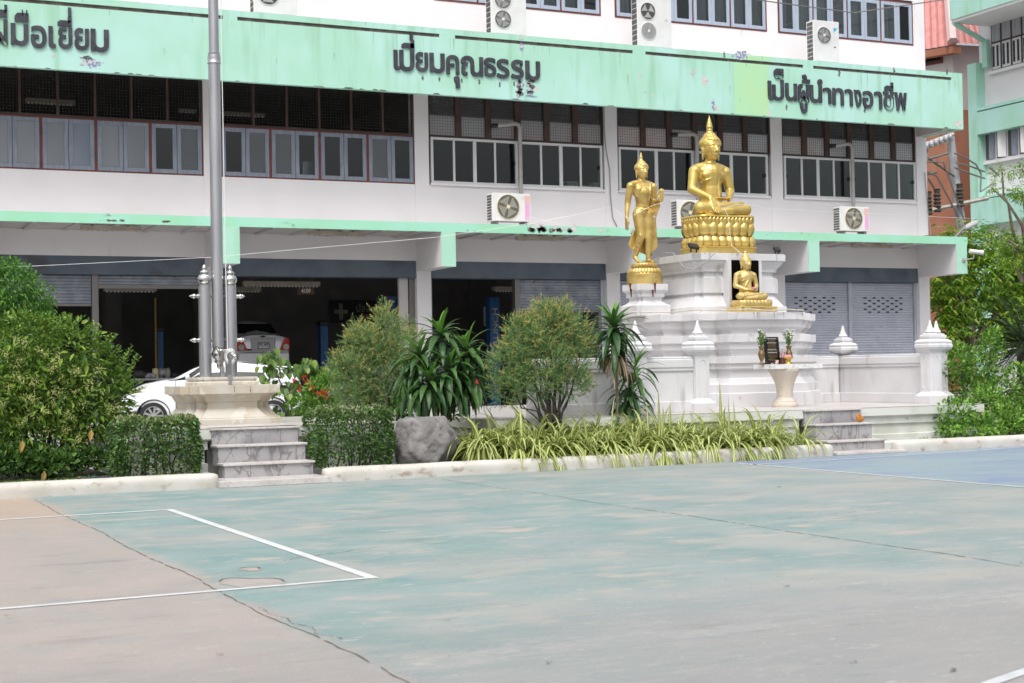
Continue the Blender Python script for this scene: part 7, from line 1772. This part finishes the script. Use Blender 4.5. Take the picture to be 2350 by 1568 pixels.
def facebox(D, N, s0, s1, z0, z1, p0, p1, nm, m, par):
    q = [C_+D*s0+N*p0, C_+D*s1+N*p0, C_+D*s1+N*p1, C_+D*s0+N*p1]; return MB().prism([tuple(v) for v in q], z0, z1).build(nm, m, par)
NL, NR = -Rf, -Lf
for D, N, s0, s1, z0, z1 in ((Lf,NL,.5,3.0,zm+2.4,ze-.25),(Lf,NL,3.2,5.7,zm+2.4,ze-.25),(Rf,NR,1.6,3.6,zm+1.2,ze-.8)):
    W_ = facebox(D, N, s0, s1, z0, z1, -.02, .05, 'window', mt['redframe'], t)
    sm_ = (s0+s1)/2
    for a_, b2 in ((s0+.1,sm_-.05),(sm_+.05,s1-.1)): facebox(D, N, a_, b2, z0+.12, z1-.12, .055, .065, 'pane', mt['carglass'], W_)
def rib_roof(mb, a, b_, c, d, n):
    a, b_, c, d = map(Vector, (a, b_, c, d)); nn = (b_-a).cross(d-a).normalized(); vs = []
    for i in range(n*4+1):
        u = i/(n*4); o_ = nn*(.09*abs(math.sin(i*math.pi/4))); vs += [a.lerp(b_, u)+o_, d.lerp(c, u)+o_]
    mb.add(vs, [(2*i, 2*i+2, 2*i+3, 2*i+1) for i in range(n*4)])
Ce = C_-(Lf+Rf)*.7; Ap = C_+(Lf+Rf)*5.5; zr = ze+9.
e3 = lambda p, z: (p.x, p.y, z)
b = MB(); rib_roof(b, e3(Ce,ze-.1), e3(Ce+Lf*17,ze-.1), e3(Ap+Lf*12,zr), e3(Ap,zr), 46); b.build('roof', mt['pinkroof'], t)
b = MB(); rib_roof(b, e3(Ce,ze-.1), e3(Ce+Rf*13,ze-.1), e3(Ap+Rf*.2,zr), e3(Ap,zr), 34); b.build('roof', mt['pinkroof'], t)
b = MB(); b.tube([e3(Ce,ze+.0), e3(Ap,zr+.08)], .28, 6); b.build('hip_flashing', mat('pale pink flashing', (.72,.52,.50), rough=.5), t)
b = MB(); q = [Ce+Lf*.05, Ce+Lf*16, Ce+Lf*16+Rf*.5, Ce+Lf*.05+Rf*.5]; b.prism([tuple(v) for v in q], ze-.55, ze-.2); b.build('fascia_board', mt['terra'], t)
# right: white and mint building whose long face looks back to the left
Xr = at(2252, 300, 52)[0]; 
t = thing('side_building', 'white building with mint green bands at the right edge', 'building', (Xr, 52, 0))
def GX(x, y): 
    d = RT*((x-IW/2)/FPX) - UP*((y-IH/2)/FPX) + _fw; k2 = Xr/d.x; return d.y*k2, CAM_H+d.z*k2
yf = 52.0
def GY(px, py, X):                                # meets the plane X = const: gives (Y, Z)
    d = RT*((px-IW/2)/FPX) - UP*((py-IH/2)/FPX) + _fw; k2 = X/d.x; return d.y*k2, CAM_H+d.z*k2
y0_ = 34.0
b = MB(); b.box(Xr, Xr+12, y0_, yf, 0, 30); b.build('wall', mt['wall'], t)
mg = mt['green']
for i, (za_, zb2) in enumerate(((462,520),(455,460),(262,313),(252,259))):
    b = MB(); z1_, z0_ = GX(2252, za_)[1], GX(2252, zb2)[1]; b.box(Xr-.5, Xr+.01, y0_, yf-.3, z0_, z1_); b.build('band', mg, t)
b = MB(); b.box(Xr-.5, Xr+.02, yf-.29, yf+.25, 0, GX(2236,152)[1]); b.build('end_fin', mg, t)
XO = Xr-2.2; yo, zt_ = GY(2180, 47, XO)
b = MB(); b.box(XO, Xr+12, y0_, yo, zt_, zt_+3.4); b.build('roof_band', mg, t)
b = MB(); b.box(XO+.05, Xr+.02, y0_, yo-.05, zt_-.12, zt_-.002); b.build('soffit', mt['wall'], t)
yv, zv0 = GY(2257, 152, Xr-.2); zv1 = GY(2257, 96, Xr-.2)[1]
b = MB(); b.box(Xr-.28, Xr-.1, yv-.3, yv, zv0-.1, zv1+.05); b.build('end_trim', mg, t)
b = MB(); b.tube([(XO+.1,yo-.1,zt_-.12),(Xr-.2,yv-.12,zv1)], .13, 4); b.build('end_trim', mg, t)
b = MB(); b.box(Xr-.02, Xr+11, yf-.01, yf+.0, zv0, zt_); b.build('end_wall', mt['wall'], t)
for nm, xa, xb, ya, yb_, m1 in (('upper', 2276, 2352, 55, 165, 'alu'),('lower', 2262, 2352, 300, 372, 'alu')):
    Y1, Z1 = GX(xa, ya); Y2, Z2 = GX(xb+70, ya); Z0 = GX(xa, yb_)[1]; Z1 = GX(xa, ya)[1]
    b = MB(); b.box(Xr-.06, Xr-.01, min(Y1,Y2), max(Y1,Y2), Z0, Z1); W_ = b.build('window', mt['brown'] if nm == 'upper' else mt['pgrey'], t)
    n = 6; 
    for i in range(n):
        ya_, yb2 = Y1+(Y2-Y1)*i/n, Y1+(Y2-Y1)*(i+1)/n; lo_, hi_ = min(ya_,yb2)+.06, max(ya_,yb2)-.06
        if nm == 'upper':
            MB().box(Xr-.075, Xr-.065, lo_, hi_, Z0+(Z1-Z0)*.60, Z1-.1).build('pane', mt['louv'] if 'louv' in mt else mt['curtain'], W_)
            f2 = MB(); f2.box(Xr-.085, Xr-.066, lo_, hi_, Z0+.05, Z0+(Z1-Z0)*.56); f2.build('sash', mt['alu'], W_)
            for h_ in (0, 1): MB().box(Xr-.092, Xr-.086, lo_+.09+(hi_-lo_)*.5*h_, lo_+(hi_-lo_)*.5*(h_+1)-.03, Z0+.16, Z0+(Z1-Z0)*.56-.1).build('pane', mt['carglass'], W_)
        else:
            MB().box(Xr-.075, Xr-.065, lo_, hi_, Z0+.06, Z1-.06).build('pane', mt['carglass'] if i % 2 else mt['roomback'], W_)
            sh_ = MB(); a_ = .5 if i % 2 else .2; sh_.add([(Xr-.08,lo_,Z0+.06),(Xr-.08-.5*a_,lo_+.25,Z0+.06),(Xr-.08-.5*a_,lo_+.25,Z1-.06),(Xr-.08,lo_,Z1-.06)], [(0,1,2,3)]); sh_.build('shutter', mt['wall'] if i % 2 else mt['wood'], W_)
    b = MB(); b.box(Xr-.2, Xr-.01, min(Y1,Y2)-.1, max(Y1,Y2)+.1, Z0-.14, Z0-.01); b.build('sill', mt['wall'], t)
# ------------------------------------------------------------------ utility pole and street lamps
Yp = 45.0
q = lambda x, y, Y=Yp: (at(x,y,Y)[0], Y, at(x,y,Y)[1])
t = thing('utility_pole', 'leaning concrete utility pole with crossarms and insulators behind the school corner', 'pole', (q(2205,600)[0], Yp, 0))
b = MB(); b.tube([(q(2215,640)[0],Yp,0), q(2206,525), q(2180,308)], [.22,.19,.15], 8); b.build('pole_shaft', mat('grey concrete pole', (.38,.39,.40), (.30,.30,.31), 4, rough=.8), t)
def bar(p0, p1, r_): return MB().tube([q(*p0, Yp-.2), q(*p1, Yp-.2)], r_, 4)
for p0, p1 in (((2115,335),(2188,308)),((2125,485),(2268,455))): bar(p0, p1, .08).build('crossarm', mat('weathered timber', (.42,.40,.36), (.3,.28,.25), 5, rough=.9), t)
for p0, p1 in (((2122,358),(2190,405)),((2115,370),(2175,352)),((2120,402),(2150,395)),((2130,410),(2155,450)),((2118,440),(2122,330)),((2130,345),(2110,470))): bar(p0, p1, .05).build('brace', mt['steeld'], t)
for x, y in ((2131,478),(2151,472),(2203,460)):
    c = q(x, y, Yp-.2); b = MB(); b.lathe(c[0], c[1], [(.12,c[2]-.25),(.16,c[2]-.2),(.10,c[2]-.15)]+[(.10+.05*(k % 2), c[2]-.1+.07*k) for k in range(9)]+[(.12,c[2]+.58),(.14,c[2]+.62),(.05,c[2]+.65)], 10); b.build('insulator', mt['barkd'], t)
for i in range(6):
    c = q(2125+i*11, 336-i*4.3, Yp-.25); b = MB(); b.ell(c, (.12,.12,.15), 0, 8, 6); b.build('insulator', mt['steel'], t)
for i, l in enumerate(([(2128,395),(2150,405),(2185,470),(2200,500),(2210,560)],[(2190,352),(2215,362),(2240,378),(2252,400),(2250,440)],[(2190,385),(2235,402),(2260,410)],[(2250,440),(2282,420),(2290,400),(2270,385)],[(2120,372),(2165,372),(2200,470),(2225,540)],[(2195,375),(2222,380),(2260,395)])):
    cable([q(x,y,Yp-.3) for x, y in l], .035, 'drooping dark power cable near the concrete utility pole', 'steeld', 'power_cable', 'power cables on the utility pole')
for (x, y, s_, Y, lab) in ((2228,520,1.,39.,'curved street lamp above the right end of the canopy'),(2285,543,.8,44.,'street lamp behind the tree at the right edge')):
    c = q(x, y, Y); t = thing('street_lamp', lab, 'street lamp', (c[0]-1.0*s_, Y, 0), 'street lamps on the right')
    b = MB(); b.tube([(c[0]-2.2*s_,Y,0),(c[0]-2.2*s_,Y,c[2]-1.3*s_),(c[0]-1.2*s_,Y,c[2]-.75*s_),(c[0]-.6*s_,Y,c[2]-.3*s_),(c[0]-.25*s_,Y,c[2]-.0*s_)], .05, 6); b.build('lamp_post', mt['steeld'], t)
    b = MB(); b.ell((c[0],Y,c[2]+.04*s_), (.36*s_,.14*s_,.10*s_), 0, 14, 8, Matrix.Rotation(R(-24),3,'Y')); b.build('lamp_head', mt['acg2'], t, smooth=60)
tag(MB().box(at(2132,543,36)[0]-.12, at(2132,543,36)[0]+.3, 36, 36.3, 5.24, 5.33).build('junction_box', mt['black']), 'black box at the right end of the canopy roof', 'box')
